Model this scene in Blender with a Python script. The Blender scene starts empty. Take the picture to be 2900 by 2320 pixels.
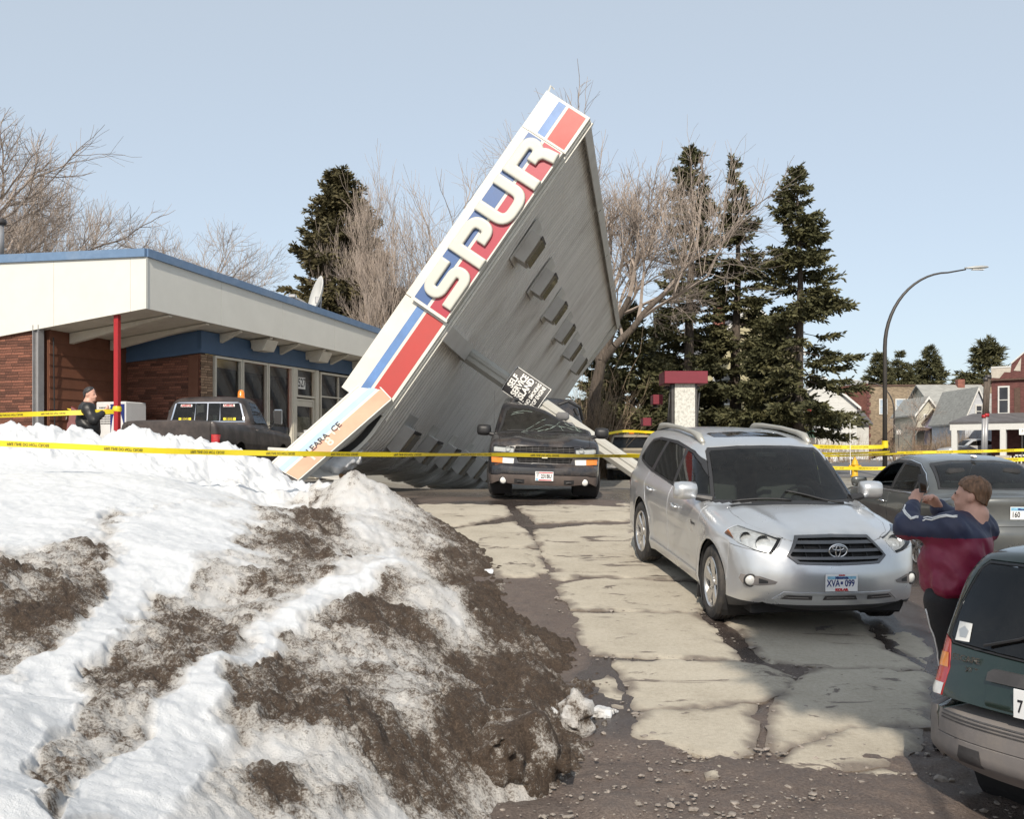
import bpy, bmesh, math, random
import numpy as np
from mathutils import Vector, Matrix, Euler
from math import radians, sin, cos, pi, tan, sqrt
S = bpy.context.scene
COL = S.collection
rng = np.random.default_rng(7)
random.seed(7)

# ---------------------------------------------------------------- camera, sky, sun, exposure
EYE = 2.0                      # height of the lens; the lot rises away from it
FPX, CX, HY = 3080.0, 1450.0, 1300.0
cam = bpy.data.cameras.new('camera')
camo = bpy.data.objects.new('camera', cam); COL.objects.link(camo)
camo.location = (0, 0, EYE); camo.rotation_euler = (radians(90), 0, 0)
cam.sensor_width = 36; cam.lens = 36*FPX/2900
cam.shift_y = (HY-1160)/2900
cam.clip_start = 0.05; cam.clip_end = 3000
S.camera = camo

SUN_EL, SUN_AZ = radians(37), radians(8)    # azimuth: left of straight behind the camera
SDIR = Vector((-sin(SUN_AZ)*cos(SUN_EL), -cos(SUN_AZ)*cos(SUN_EL), sin(SUN_EL)))
w = bpy.data.worlds.new('World'); S.world = w; w.use_nodes = True
nt = w.node_tree; nt.nodes.clear()
sky = nt.nodes.new('ShaderNodeTexSky'); sky.sky_type = 'NISHITA'; sky.sun_disc = False
sky.sun_elevation = SUN_EL; sky.sun_rotation = math.atan2(SDIR.x, SDIR.y)
sky.altitude = 200; sky.air_density = 0.8; sky.dust_density = 1.6; sky.ozone_density = 1.0
bg = nt.nodes.new('ShaderNodeBackground'); bg.inputs[1].default_value = 0.15
wo = nt.nodes.new('ShaderNodeOutputWorld')
hz = nt.nodes.new('ShaderNodeMix'); hz.data_type = 'RGBA'; hz.inputs[0].default_value = .66; hz.inputs[7].default_value = (3.35, 3.65, 3.75, 1)   # thin spring haze
nt.links.new(sky.outputs[0], hz.inputs[6]); nt.links.new(hz.outputs[2], bg.inputs[0]); nt.links.new(bg.outputs[0], wo.inputs[0])
sl = bpy.data.lights.new('sun', 'SUN'); sl.energy = 3.5; sl.angle = radians(0.53); sl.color = (1.0, 0.905, 0.77)
slo = bpy.data.objects.new('sun', sl); COL.objects.link(slo)
slo.rotation_euler = SDIR.to_track_quat('Z', 'Y').to_euler(); slo.location = (-5, -10, 30)
S.view_settings.view_transform = 'Standard'; S.view_settings.look = 'None'
S.view_settings.exposure = 0.42; S.view_settings.gamma = 1.0
S.view_settings.use_curve_mapping = False
S.render.engine = 'CYCLES'
S.cycles.max_bounces = 6; S.cycles.transparent_max_bounces = 12
S.cycles.caustics_reflective = False; S.cycles.caustics_refractive = False
S.cycles.sample_clamp_indirect = 6.0
S.cycles.use_denoising = True

# ---------------------------------------------------------------- helpers
def P(px, py, Z):
    """world point seen at photo pixel (px,py) (2900 wide) at depth Z"""
    return Vector(((px-CX)/FPX*Z, Z, EYE-(py-HY)/FPX*Z))
def D(dx, dy, Z): return P(dx*2900/2156, dy*2900/2156, Z)

def interp(x, xs, ys):
    return np.interp(x, xs, ys)
def pchip(x, xs, ys):
    xs = np.asarray(xs, float); ys = np.asarray(ys, float); x = np.clip(np.asarray(x, float), xs[0], xs[-1])
    h = np.diff(xs); d = np.diff(ys)/h; m = np.zeros_like(ys)
    m[0] = d[0]; m[-1] = d[-1]
    for i in range(1, len(xs)-1):
        if d[i-1]*d[i] > 0:
            w1 = 2*h[i]+h[i-1]; w2 = h[i]+2*h[i-1]
            m[i] = (w1+w2)/(w1/d[i-1]+w2/d[i])
    i = np.clip(np.searchsorted(xs, x, side='right')-1, 0, len(xs)-2)
    t = (x-xs[i])/h[i]
    return ((1+2*t)*(1-t)**2*ys[i]+t*(1-t)**2*h[i]*m[i]+t*t*(3-2*t)*ys[i+1]+t*t*(t-1)*h[i]*m[i+1])
def sstep(a, b, x):
    t = np.clip((x-a)/(b-a), 0, 1); return t*t*(3-2*t)
def smin(a, b, k):
    h = np.clip(k-np.abs(a-b), 0, None)/k; return np.minimum(a, b)-h*h*k*.25
def smax(a, b, k): return -smin(-a, -b, k)

def _hash(ix, iy, iz, seed):
    n = (ix.astype(np.int64)*374761393+iy.astype(np.int64)*668265263+iz.astype(np.int64)*214748357+seed*97463477) & 0xffffffff
    n = ((n ^ (n >> 13))*12741261) & 0xffffffff
    n = ((n ^ (n >> 16))*22468225) & 0xffffffff
    return ((n ^ (n >> 15)) & 0xffff)/65535.0
def vnoise(x, y, z=None, seed=0):
    x = np.asarray(x, float); y = np.asarray(y, float); z = np.zeros_like(x) if z is None else np.asarray(z, float)
    fx, fy, fz = np.floor(x), np.floor(y), np.floor(z)
    tx, ty, tz = x-fx, y-fy, z-fz
    tx, ty, tz = [t*t*t*(t*(t*6-15)+10) for t in (tx, ty, tz)]
    r = 0
    for a in (0, 1):
        for b in (0, 1):
            for c in (0, 1):
                r = r+_hash(fx+a, fy+b, fz+c, seed)*(tx if a else 1-tx)*(ty if b else 1-ty)*(tz if c else 1-tz)
    return r*2-1
def fbm(x, y, z=None, oct=4, seed=0, gain=.5):
    r = 0; a = 1; f = 1
    for o in range(oct):
        r = r+a*vnoise(np.asarray(x)*f+o*17.3, np.asarray(y)*f-o*9.1, None if z is None else np.asarray(z)*f, seed+o); a *= gain; f *= 2.03
    return r

def mesh_obj(name, verts, faces, m=None, parent=None, smooth=False, mats=None, midx=None):
    me = bpy.data.meshes.new(name)
    if isinstance(verts, np.ndarray): verts = verts.tolist()
    if isinstance(faces, np.ndarray): faces = faces.tolist()
    me.from_pydata(verts, [], faces)
    for mm in (mats or ([m] if m else [])): me.materials.append(mm)
    if midx is not None: me.polygons.foreach_set('material_index', np.asarray(midx, dtype=np.int32))
    if smooth: me.polygons.foreach_set('use_smooth', np.ones(len(me.polygons), dtype=bool))
    me.update()
    o = bpy.data.objects.new(name, me); COL.objects.link(o)
    if parent is not None: o.parent = parent
    return o
def bm_obj(name, bm, m=None, parent=None, smooth=False, mats=None):
    me = bpy.data.meshes.new(name)
    bmesh.ops.recalc_face_normals(bm, faces=bm.faces)
    bm.to_mesh(me); bm.free()
    for mm in (mats or ([m] if m else [])): me.materials.append(mm)
    if smooth: me.polygons.foreach_set('use_smooth', np.ones(len(me.polygons), dtype=bool))
    o = bpy.data.objects.new(name, me); COL.objects.link(o)
    if parent is not None: o.parent = parent
    return o
def thing(name, label, cat, loc=(0, 0, 0), rotz=0, group=None):
    o = bpy.data.objects.new(name, None); COL.objects.link(o)
    o.location = loc; o.rotation_euler = (0, 0, rotz); o.empty_display_size = .2
    o['label'] = label; o['category'] = cat
    if group: o['group'] = group
    return o
def tag(o, label, cat, group=None):
    o['label'] = label; o['category'] = cat
    if group: o['group'] = group
    return o
def structure(o): o['kind'] = 'structure'; return o
def stuff(o): o['kind'] = 'stuff'; return o
def copy_tree(o, parent=None):
    c = o.copy(); COL.objects.link(c)
    if parent is not None: c.parent = parent
    for ch in [k for k in bpy.data.objects if k.parent == o]: copy_tree(ch, c)
    return c
def instance(name, src, mtx, parent=None):
    o = bpy.data.objects.new(name, src.data if hasattr(src, 'data') else src); COL.objects.link(o)
    if parent is not None: o.parent = parent
    o.matrix_local = mtx
    return o

class MB:
    """collects simple shapes into one mesh"""
    def __init__(s): s.v = []; s.f = []; s.mi = []; s.cur = 0
    def add(s, vs, fs):
        b = len(s.v); s.v += [tuple(v) for v in vs]; s.f += [tuple(i+b for i in f) for f in fs]; s.mi += [s.cur]*len(fs)
    def box(s, c, size, R=None, bev=0):
        hx, hy, hz = [q/2 for q in size]
        if bev:
            b = min(bev, hx*.9, hy*.9, hz*.9); bm = bmesh.new(); bmesh.ops.create_cube(bm, size=1)
            for v in bm.verts: v.co = Vector((v.co.x*size[0], v.co.y*size[1], v.co.z*size[2]))
            bmesh.ops.bevel(bm, geom=bm.edges[:], offset=b, segments=1, affect='EDGES', profile=.5)
            bm.verts.index_update()
            vs = [v.co.copy() for v in bm.verts]; fs = [[v.index for v in f.verts] for f in bm.faces]; bm.free()
        else:
            vs = [Vector((x, y, z)) for x in (-hx, hx) for y in (-hy, hy) for z in (-hz, hz)]
            fs = [(0, 1, 3, 2), (4, 6, 7, 5), (0, 4, 5, 1), (2, 3, 7, 6), (0, 2, 6, 4), (1, 5, 7, 3)]
        c = Vector(c)
        if R is not None: vs = [R @ v for v in vs]
        s.add([v+c for v in vs], fs)
        return s
    def tube(s, pts, r, n=8, caps=True):
        pts = [Vector(p) for p in pts]; k = len(pts)
        rs = r if hasattr(r, '__len__') else [r]*k
        vs = []; up = None
        for i, p in enumerate(pts):
            t = (pts[min(i+1, k-1)]-pts[max(i-1, 0)]).normalized()
            if up is None:
                up = t.orthogonal().normalized()
            up = (up-t*up.dot(t)); up = up.normalized() if up.length > 1e-6 else t.orthogonal().normalized()
            b = t.cross(up)
            for j in range(n):
                a = 2*pi*j/n; vs.append(p+(up*cos(a)+b*sin(a))*rs[i])
        fs = [(i*n+j, i*n+(j+1) % n, (i+1)*n+(j+1) % n, (i+1)*n+j) for i in range(k-1) for j in range(n)]
        if caps: fs += [tuple(range(n-1, -1, -1)), tuple((k-1)*n+j for j in range(n))]
        s.add(vs, fs); return s
    def lathe(s, prof, n=24, M=None):
        vs = []; k = len(prof)
        for (r, z) in prof:
            for j in range(n):
                a = 2*pi*j/n; v = Vector((r*cos(a), r*sin(a), z)); vs.append(M @ v if M else v)
        fs = [(i*n+j, i*n+(j+1) % n, (i+1)*n+(j+1) % n, (i+1)*n+j) for i in range(k-1) for j in range(n)]
        s.add(vs, fs); return s
    def prism(s, poly, vec):
        """extrude a planar 3D polygon by vec"""
        vec = Vector(vec); n = len(poly); a = [Vector(p) for p in poly]; b = [p+vec for p in a]
        s.add(a+b, [tuple(range(n-1, -1, -1)), tuple(range(n, 2*n))]+[(i, (i+1) % n, n+(i+1) % n, n+i) for i in range(n)])
        return s
    def build(s, name, m=None, parent=None, smooth=False, mats=None):
        o = mesh_obj(name, s.v, s.f, m, parent, smooth, mats, s.mi if mats else None)
        return o
def autosmooth(o, ang=35):
    me = o.data
    me.polygons.foreach_set('use_smooth', np.ones(len(me.polygons), dtype=bool))
    try: me.set_sharp_from_angle(angle=radians(ang))
    except Exception: pass
    return o

def text_mesh(txt, size=1.0, depth=.0, sx=1.0, align='CENTER', bold=0.0):
    cu = bpy.data.curves.new('text', 'FONT'); cu.body = txt; cu.size = size; cu.align_x = align; cu.align_y = 'CENTER'
    cu.extrude = depth; cu.offset = bold; cu.resolution_u = 3
    o = bpy.data.objects.new('text', cu); COL.objects.link(o)
    dg = bpy.context.evaluated_depsgraph_get()
    me = bpy.data.meshes.new_from_object(o.evaluated_get(dg))
    bpy.data.objects.remove(o); bpy.data.curves.remove(cu)
    for v in me.vertices: v.co.x *= sx
    return me
def text_obj(name, txt, m, M, parent=None, size=1.0, depth=.002, sx=1.0, align='CENTER', bold=0.0):
    me = text_mesh(txt, size, depth, sx, align, bold); me.materials.clear(); me.materials.append(m); me.name = name
    o = bpy.data.objects.new(name, me); COL.objects.link(o)
    if parent is not None: o.parent = parent
    o.matrix_local = M
    return o
def frame(o, x, y, z=None):
    """matrix with origin o, x axis and y axis given"""
    x = Vector(x).normalized(); y = Vector(y); y = (y-x*y.dot(x)).normalized(); z = x.cross(y)
    M = Matrix((x, y, z)).transposed().to_4x4(); M.translation = Vector(o); return M

def surface_nets(f, lo, hi, h):
    lo = np.array(lo, float); n = np.ceil((np.array(hi)-lo)/h).astype(int)+1
    ax = [lo[i]+h*np.arange(n[i]) for i in range(3)]
    X, Y, Zz = np.meshgrid(*ax, indexing='ij')
    V = f(X, Y, Zz)
    sg = V < 0
    c = np.zeros(n-1, int)
    for a in (0, 1):
        for b in (0, 1):
            for d in (0, 1): c += sg[a:n[0]-1+a, b:n[1]-1+b, d:n[2]-1+d]
    act = (c > 0) & (c < 8)
    idx = -np.ones(n-1, int); idx[act] = np.arange(act.sum())
    ci = np.argwhere(act); acc = np.zeros((len(ci), 3)); cnt = np.zeros(len(ci))
    cor = [(a, b, d) for a in (0, 1) for b in (0, 1) for d in (0, 1)]
    for p in cor:
        for ax_ in range(3):
            if p[ax_] == 0:
                q = list(p); q[ax_] = 1
                v0 = V[ci[:, 0]+p[0], ci[:, 1]+p[1], ci[:, 2]+p[2]]; v1 = V[ci[:, 0]+q[0], ci[:, 1]+q[1], ci[:, 2]+q[2]]
                m = (v0 < 0) != (v1 < 0)
                t = np.where(m, v0/np.where(m, v0-v1, 1), 0)
                pos = np.repeat(np.array(p, float)[None], len(ci), 0); pos[:, ax_] += t
                acc[m] += pos[m]; cnt[m] += 1
    verts = lo+h*(ci+acc/np.maximum(cnt, 1)[:, None])
    faces = []
    for ax_ in range(3):
        b, d = (ax_+1) % 3, (ax_+2) % 3
        sl0 = [slice(None)]*3; sl1 = [slice(None)]*3
        sl0[ax_] = slice(0, n[ax_]-1); sl1[ax_] = slice(1, n[ax_])
        for k in (b, d): sl0[k] = slice(1, n[k]-1); sl1[k] = slice(1, n[k]-1)
        s0 = sg[tuple(sl0)]; s1 = sg[tuple(sl1)]
        e = np.argwhere(s0 != s1)
        if len(e) == 0: continue
        fl = s0[e[:, 0], e[:, 1], e[:, 2]]
        base = e.copy()
        base[:, b] += 1; base[:, d] += 1
        def cell(db, dd):
            q = base.copy(); q[:, b] -= db; q[:, d] -= dd
            return idx[q[:, 0], q[:, 1], q[:, 2]]
        q = np.stack([cell(1, 1), cell(0, 1), cell(0, 0), cell(1, 0)], 1)
        q[~fl] = q[~fl][:, ::-1]
        faces.append(q)
    return verts, np.concatenate(faces)
def sd_caps(x, y, z, a, b, ra, rb):
    a = np.array(a, float); b = np.array(b, float); d = b-a; L = d@d
    t = np.clip(((x-a[0])*d[0]+(y-a[1])*d[1]+(z-a[2])*d[2])/L, 0, 1)
    return np.sqrt((x-a[0]-t*d[0])**2+(y-a[1]-t*d[1])**2+(z-a[2]-t*d[2])**2)-(ra+(rb-ra)*t)
def sd_ell(x, y, z, c, r, R=None):
    px, py, pz = x-c[0], y-c[1], z-c[2]
    if R is not None:
        R = np.array(R).T
        px, py, pz = (R[0, 0]*px+R[0, 1]*py+R[0, 2]*pz, R[1, 0]*px+R[1, 1]*py+R[1, 2]*pz, R[2, 0]*px+R[2, 1]*py+R[2, 2]*pz)
    k = np.sqrt((px/r[0])**2+(py/r[1])**2+(pz/r[2])**2)
    return (k-1)*min(r)
# ---------------------------------------------------------------- materials
def new_mat(name):
    m = bpy.data.materials.new(name); m.use_nodes = True
    nt = m.node_tree; nt.nodes.clear()
    out = nt.nodes.new('ShaderNodeOutputMaterial'); b = nt.nodes.new('ShaderNodeBsdfPrincipled')
    nt.links.new(b.outputs[0], out.inputs[0])
    return m, nt, b, out
def node(nt, t, **kw):
    n = nt.nodes.new(t)
    for k, v in kw.items(): setattr(n, k, v)
    return n
def setin(n, **kw):
    for k, v in kw.items(): n.inputs[k.replace('_', ' ')].default_value = v
    return n
def rgba(c): return (c[0], c[1], c[2], 1.0)
def noise_node(nt, scale, detail=5, rough=.6, vec=None, dist=0.0):
    n = node(nt, 'ShaderNodeTexNoise'); n.inputs['Scale'].default_value = scale; n.inputs['Detail'].default_value = detail
    n.inputs['Roughness'].default_value = rough; n.inputs['Distortion'].default_value = dist
    if vec is not None: nt.links.new(vec, n.inputs['Vector'])
    return n
def ramp(nt, fac, stops, interp='LINEAR'):
    r = node(nt, 'ShaderNodeValToRGB'); r.color_ramp.interpolation = interp
    e = r.color_ramp.elements
    while len(e) < len(stops): e.new(.5)
    for i, (p, c) in enumerate(stops):
        e[i].position = p; e[i].color = rgba(c) if hasattr(c, '__len__') else (c, c, c, 1)
    nt.links.new(fac, r.inputs[0]); return r
def mixc(nt, fac, a, b, mode='MIX'):
    n = node(nt, 'ShaderNodeMix', data_type='RGBA', blend_type=mode)
    for i, v in ((0, fac), (6, a), (7, b)):
        if hasattr(v, 'links') or isinstance(v, bpy.types.NodeSocket): nt.links.new(v, n.inputs[i])
        else: n.inputs[i].default_value = v if i == 0 else rgba(v)
    return n.outputs[2]
def mat(name, c, rough=.6, metal=0.0, var=.12, scale=6.0, bump=0.0, bscale=None, spec=.5, coat=0.0, dirt=None, dscale=3.0, damt=.5, back=None, obvar=0.0, streak=False):
    """general painted / weathered surface: base colour with grain, soft dirt patches, fine relief"""
    m, nt, b, out = new_mat(name)
    tc = node(nt, 'ShaderNodeTexCoord'); v = tc.outputs['Object']
    if streak:
        mp = node(nt, 'ShaderNodeMapping'); mp.inputs['Scale'].default_value = streak; nt.links.new(v, mp.inputs[0]); v = mp.outputs[0]
    n = noise_node(nt, scale, 6, .65, v)
    lo = [max(0, q*(1-var)) for q in c]; hi = [min(1, q*(1+var)) for q in c]
    col = ramp(nt, n.outputs[0], [(.3, lo), (.7, hi)]).outputs[0]
    if dirt is not None:
        d = noise_node(nt, dscale, 7, .7, v)
        f = ramp(nt, d.outputs[0], [(.45, 0.0), (.75, damt)])
        col = mixc(nt, f.outputs[0], col, dirt)
    if obvar:
        oi = node(nt, 'ShaderNodeObjectInfo')
        hs = node(nt, 'ShaderNodeHueSaturation')
        mr = node(nt, 'ShaderNodeMapRange'); mr.inputs[3].default_value = 1-obvar; mr.inputs[4].default_value = 1+obvar
        nt.links.new(oi.outputs['Random'], mr.inputs[0]); nt.links.new(mr.outputs[0], hs.inputs['Value']); nt.links.new(col, hs.inputs['Color'])
        col = hs.outputs[0]
    if back is not None:
        g = node(nt, 'ShaderNodeNewGeometry'); col = mixc(nt, g.outputs['Backfacing'], col, back)
    nt.links.new(col, b.inputs['Base Color'])
    rr = ramp(nt, n.outputs[0], [(.3, min(1, rough*1.12)), (.7, rough*.88)])
    nt.links.new(rr.outputs[0], b.inputs['Roughness'])
    b.inputs['Metallic'].default_value = metal; b.inputs['Specular IOR Level'].default_value = spec
    b.inputs['Coat Weight'].default_value = coat; b.inputs['Coat Roughness'].default_value = .06
    if bump:
        bn = noise_node(nt, bscale or scale*4, 6, .7, v)
        bp = node(nt, 'ShaderNodeBump'); bp.inputs['Strength'].default_value = 1.0; bp.inputs['Distance'].default_value = bump
        nt.links.new(bn.outputs[0], bp.inputs['Height']); nt.links.new(bp.outputs[0], b.inputs['Normal'])
    return m
def glass(name, tint=(.5, .55, .52), refl=1.0, rough=.02, dust=.04, smudge=.25):
    m, nt, b, out = new_mat(name); nt.nodes.remove(b)
    tr = node(nt, 'ShaderNodeBsdfTransparent'); tr.inputs[0].default_value = rgba(tint)
    gl = node(nt, 'ShaderNodeBsdfGlossy'); gl.inputs['Roughness'].default_value = rough; gl.inputs[0].default_value = (.62*refl, .65*refl, .70*refl, 1)
    df = node(nt, 'ShaderNodeBsdfDiffuse'); df.inputs[0].default_value = (.5, .48, .44, 1)
    fr = node(nt, 'ShaderNodeFresnel'); fr.inputs[0].default_value = 1.52
    mx = node(nt, 'ShaderNodeMixShader'); nt.links.new(fr.outputs[0], mx.inputs[0]); nt.links.new(tr.outputs[0], mx.inputs[1]); nt.links.new(gl.outputs[0], mx.inputs[2])
    tc = node(nt, 'ShaderNodeTexCoord'); n = noise_node(nt, 9, 8, .75, tc.outputs['Object'])
    f = ramp(nt, n.outputs[0], [(.3, dust*.25), (.75, dust*.7)])
    m2 = node(nt, 'ShaderNodeMixShader'); nt.links.new(f.outputs[0], m2.inputs[0]); nt.links.new(mx.outputs[0], m2.inputs[1]); nt.links.new(df.outputs[0], m2.inputs[2])
    nt.links.new(m2.outputs[0], out.inputs[0]); return m
def emit(name, c, s):
    m, nt, b, out = new_mat(name); b.inputs['Base Color'].default_value = rgba(c); b.inputs['Emission Color'].default_value = rgba(c); b.inputs['Emission Strength'].default_value = s
    return m
def paint(name, c, metal=0.0, rough=.3, dirt=(.25, .22, .19), damt=.25, coat=.6, flake=0.0):
    return mat(name, c, rough=rough, metal=metal, var=.03, scale=40 if flake else 3, coat=coat, dirt=dirt, dscale=2.2, damt=damt, back=(.03, .03, .03))

M = {}
M['black_plastic'] = mat('black_plastic', (.022, .022, .024), .5, var=.2, bump=.0004)
M['dark_plastic'] = mat('dark_plastic', (.05, .048, .05), .6, var=.2, dirt=(.16, .14, .12), damt=.35)
M['grey_plastic'] = mat('grey_plastic', (.19, .175, .17), .62, var=.08, dirt=(.3, .26, .22), damt=.5, dscale=5)
M['rubber'] = mat('rubber', (.025, .024, .025), .8, var=.25, dirt=(.13, .11, .09), damt=.55, dscale=7, bump=.001, bscale=60)
M['chrome'] = mat('chrome', (.75, .75, .76), .12, 1.0, var=.04)
M['alloy'] = mat('alloy', (.62, .61, .6), .28, .85, var=.05, dirt=(.2, .17, .14), damt=.25, dscale=6)
M['steel_dark'] = mat('steel_dark', (.09, .085, .085), .5, .6, var=.2)
M['interior_dark'] = mat('interior_dark', (.02, .02, .022), .8)
M['interior_grey'] = mat('interior_grey', (.16, .16, .165), .85)
M['lens_clear'] = glass('lens_clear', (.85, .87, .88), 1.0, .05, .05)
M['lens_red'] = mat('lens_red', (.45, .015, .02), .15, var=.15, coat=1.0, scale=30)
M['lens_amber'] = mat('lens_amber', (.75, .22, .02), .15, var=.15, coat=1.0, scale=30)
M['lens_white'] = mat('lens_white', (.7, .7, .68), .15, var=.1, coat=1.0, scale=40)
M['glass_car'] = glass('glass_car', (.40, .46, .45), .85)
M['glass_dark'] = glass('glass_dark', (.06, .06, .065), 1.0)
M['glass_clear'] = glass('glass_clear', (.8, .84, .82), 1.0)
M['plate_white'] = mat('plate_white', (.75, .76, .77), .4, var=.05)
M['plate_blue'] = mat('plate_blue', (.22, .45, .62), .4, var=.25, scale=30)
M['ink_blue'] = mat('ink_blue', (.02, .035, .16), .4)
M['ink_black'] = mat('ink_black', (.015, .015, .018), .5)
M['ink_red'] = mat('ink_red', (.45, .02, .03), .5)
M['white_print'] = mat('white_print', (.78, .78, .76), .5, var=.04)
M['yellow_print'] = mat('yellow_print', (.85, .68, .02), .5, var=.05)
M['skin'] = mat('skin', (.58, .33, .25), .5, var=.08, scale=20)
M['hair_brown'] = mat('hair_brown', (.16, .085, .045), .55, var=.6, scale=60, bump=.006, bscale=90, streak=(1, 1, .25))
M['hair_dark'] = mat('hair_dark', (.03, .028, .03), .6, var=.4, scale=60)
M['bark'] = mat('bark', (.10, .08, .065), .9, var=.45, scale=5, bump=.02, bscale=14, streak=(3, 3, .6))
M['bark_pale'] = mat('bark_pale', (.21, .17, .14), .9, var=.35, scale=4)
M['twig'] = mat('twig', (.17, .125, .10), .9, var=.3, scale=3)
M['galv'] = mat('galv', (.36, .36, .37), .5, .5, var=.15, scale=4)
# ---------------------------------------------------------------- terrain
_TZ = [-40, 0, 6.3, 10.9, 15, 20, 23, 30, 42, 60, 110, 250, 700]
_TH = [-3.4, -2.7, -2.07, -1.61, -1.18, -.72, -.62, -.72, -.78, -.4, 0.05, 2.5, 9]
def gh(X, Z):
    """terrain height (world z)"""
    X = np.asarray(X, float); Z = np.asarray(Z, float)
    h = pchip(Z, _TZ, _TH)
    h = h-.045*np.clip(X-2, 0, 8)*(1-sstep(18, 34, Z))
    h = h+.17*sstep(-2.5, -5, X)*sstep(17, 19.5, Z)*(1-sstep(30, 45, Z))
    h = h-.33*np.exp(-((X+.8)/2.6)**2-((Z-34)/7)**2)
    h = h+1.2*sstep(-12, -40, X)*sstep(25, 60, Z)
    return h+EYE
def gz(X, Z): return float(gh(X, Z))
_ZZ = np.geomspace(3, 200, 500)
def on_ground(px, py, z0=6.0, lift=0.0):
    """point of the terrain seen at pixel"""
    zz = _ZZ; k = (py-HY)/FPX; u = (px-CX)/FPX
    v = EYE-k*zz-gh(u*zz, zz)
    i = np.flatnonzero((v[:-1] > 0) & (v[1:] <= 0))
    if len(i):
        i = i[0]; t = v[i]/(v[i]-v[i+1]); Z = zz[i]+(zz[i+1]-zz[i])*t
        return Vector((u*Z, Z, gz(u*Z, Z)+lift))
    return P(px, py, 100)

# mud, old asphalt and grit: colour by position noise, wet patches glossy
def mud_material():
    m, nt, b, out = new_mat('mud')
    tc = node(nt, 'ShaderNodeTexCoord'); v = tc.outputs['Object']
    n1 = noise_node(nt, .9, 8, .65, v); n2 = noise_node(nt, 9, 8, .7, v); n3 = noise_node(nt, 55, 4, .7, v)
    c = ramp(nt, n1.outputs[0], [(.3, (.08, .06, .052)), (.5, (.15, .11, .092)), (.68, (.20, .16, .135)), (.8, (.30, .26, .22))]).outputs[0]
    c = mixc(nt, .55, c, ramp(nt, n2.outputs[0], [(.3, (.045, .034, .03)), (.6, (.13, .098, .082)), (.78, (.30, .26, .22))]).outputs[0])
    c = mixc(nt, .35, c, ramp(nt, n3.outputs[0], [(.35, (.04, .03, .027)), (.7, (.26, .22, .19))]).outputs[0])
    wet = node(nt, 'ShaderNodeAttribute', attribute_name='wet')
    c = mixc(nt, wet.outputs['Fac'], c, mixc(nt, .72, c, (.018, .016, .017)))
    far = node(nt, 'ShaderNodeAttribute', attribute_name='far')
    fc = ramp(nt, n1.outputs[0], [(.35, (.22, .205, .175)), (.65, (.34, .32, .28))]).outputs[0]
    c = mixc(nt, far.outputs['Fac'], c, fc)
    nt.links.new(c, b.inputs['Base Color'])
    rr = ramp(nt, n2.outputs[0], [(.3, .35), (.65, .85)]).outputs[0]
    mr = node(nt, 'ShaderNodeMix', data_type='FLOAT'); nt.links.new(wet.outputs['Fac'], mr.inputs[0]); nt.links.new(rr, mr.inputs[2]); mr.inputs[3].default_value = .16
    nt.links.new(mr.outputs[0], b.inputs['Roughness'])
    bp = node(nt, 'ShaderNodeBump'); bp.inputs['Distance'].default_value = .018
    add = node(nt, 'ShaderNodeMath', operation='ADD'); nt.links.new(n2.outputs[0], add.inputs[0]); nt.links.new(n3.outputs[0], add.inputs[1])
    st = node(nt, 'ShaderNodeMath', operation='MULTIPLY_ADD'); nt.links.new(wet.outputs['Fac'], st.inputs[0]); st.inputs[1].default_value = -.75; st.inputs[2].default_value = 1.0
    nt.links.new(st.outputs[0], bp.inputs['Strength'])
    nt.links.new(add.outputs[0], bp.inputs['Height']); nt.links.new(bp.outputs[0], b.inputs['Normal'])
    return m
M['mud'] = mud_material()
def set_attr(o, name, arr):
    a = o.data.attributes.new(name, 'FLOAT', 'POINT'); a.data.foreach_set('value', np.asarray(arr, dtype=np.float32))
def grid_faces(nr, nc):
    i = np.arange(nr-1)[:, None]*nc+np.arange(nc-1)[None]
    return np.stack([i, i+1, i+nc+1, i+nc], -1).reshape(-1, 4)
_zr = np.concatenate([np.linspace(-60, 3, 16), np.arange(3.3, 5.4, .15), np.arange(5.4, 9.5, .035), np.arange(9.5, 14, .06), np.arange(14, 26, .15), np.geomspace(26, 900, 60)])
_xr = np.concatenate([-np.geomspace(1200, 7.5, 40), np.arange(-7.2, -1.2, .2), np.arange(-1.1, 6, .045), np.arange(6.1, 9, .2), np.geomspace(9.2, 1200, 40)])
GX, GZ = np.meshgrid(_xr, _zr)
_h = gh(GX, GZ)
_near = (1-sstep(14, 22, GZ))
_rough = .5*fbm(GX*1.3, GZ*1.3, oct=3, seed=3)*.035+.018*fbm(GX*5, GZ*5, oct=3, seed=5)
_rough = _rough+.03*np.clip(fbm(GX*3.1, GZ*3.1, oct=3, seed=9)-.15, 0, 1)*(1-sstep(6.6, 7.6, GZ-.25*GX))
_h = _h+_rough*(.25+.75*(1-sstep(6.5, 9, GZ)))*_near
_n = fbm(GX*.8, GZ*.9, oct=4, seed=21)
_wet = sstep(.05, .3, _n)*.9
_wet = np.maximum(_wet*sstep(7.2, 7.9, GZ), sstep(2.1, 3.0, GX)*(1-sstep(5.5, 7, GX))*sstep(8.2, 9, GZ)*(1-sstep(15, 18, GZ))*(.5+.5*sstep(-.3, .2, _n)))
_wet = np.maximum(_wet, sstep(15.5, 17.5, GZ)*(1-sstep(26, 34, GZ))*.85*sstep(-.35, .1, _n))
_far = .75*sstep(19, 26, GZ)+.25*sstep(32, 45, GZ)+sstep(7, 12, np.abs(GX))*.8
g = mesh_obj('ground', np.stack([GX, GZ, _h], -1).reshape(-1, 3), grid_faces(len(_zr), len(_xr)), M['mud'], smooth=True)
structure(g); set_attr(g, 'wet', _wet.ravel()*(1-np.clip(_far, 0, 1)).ravel()); set_attr(g, 'far', np.clip(_far, 0, 1).ravel())

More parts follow.
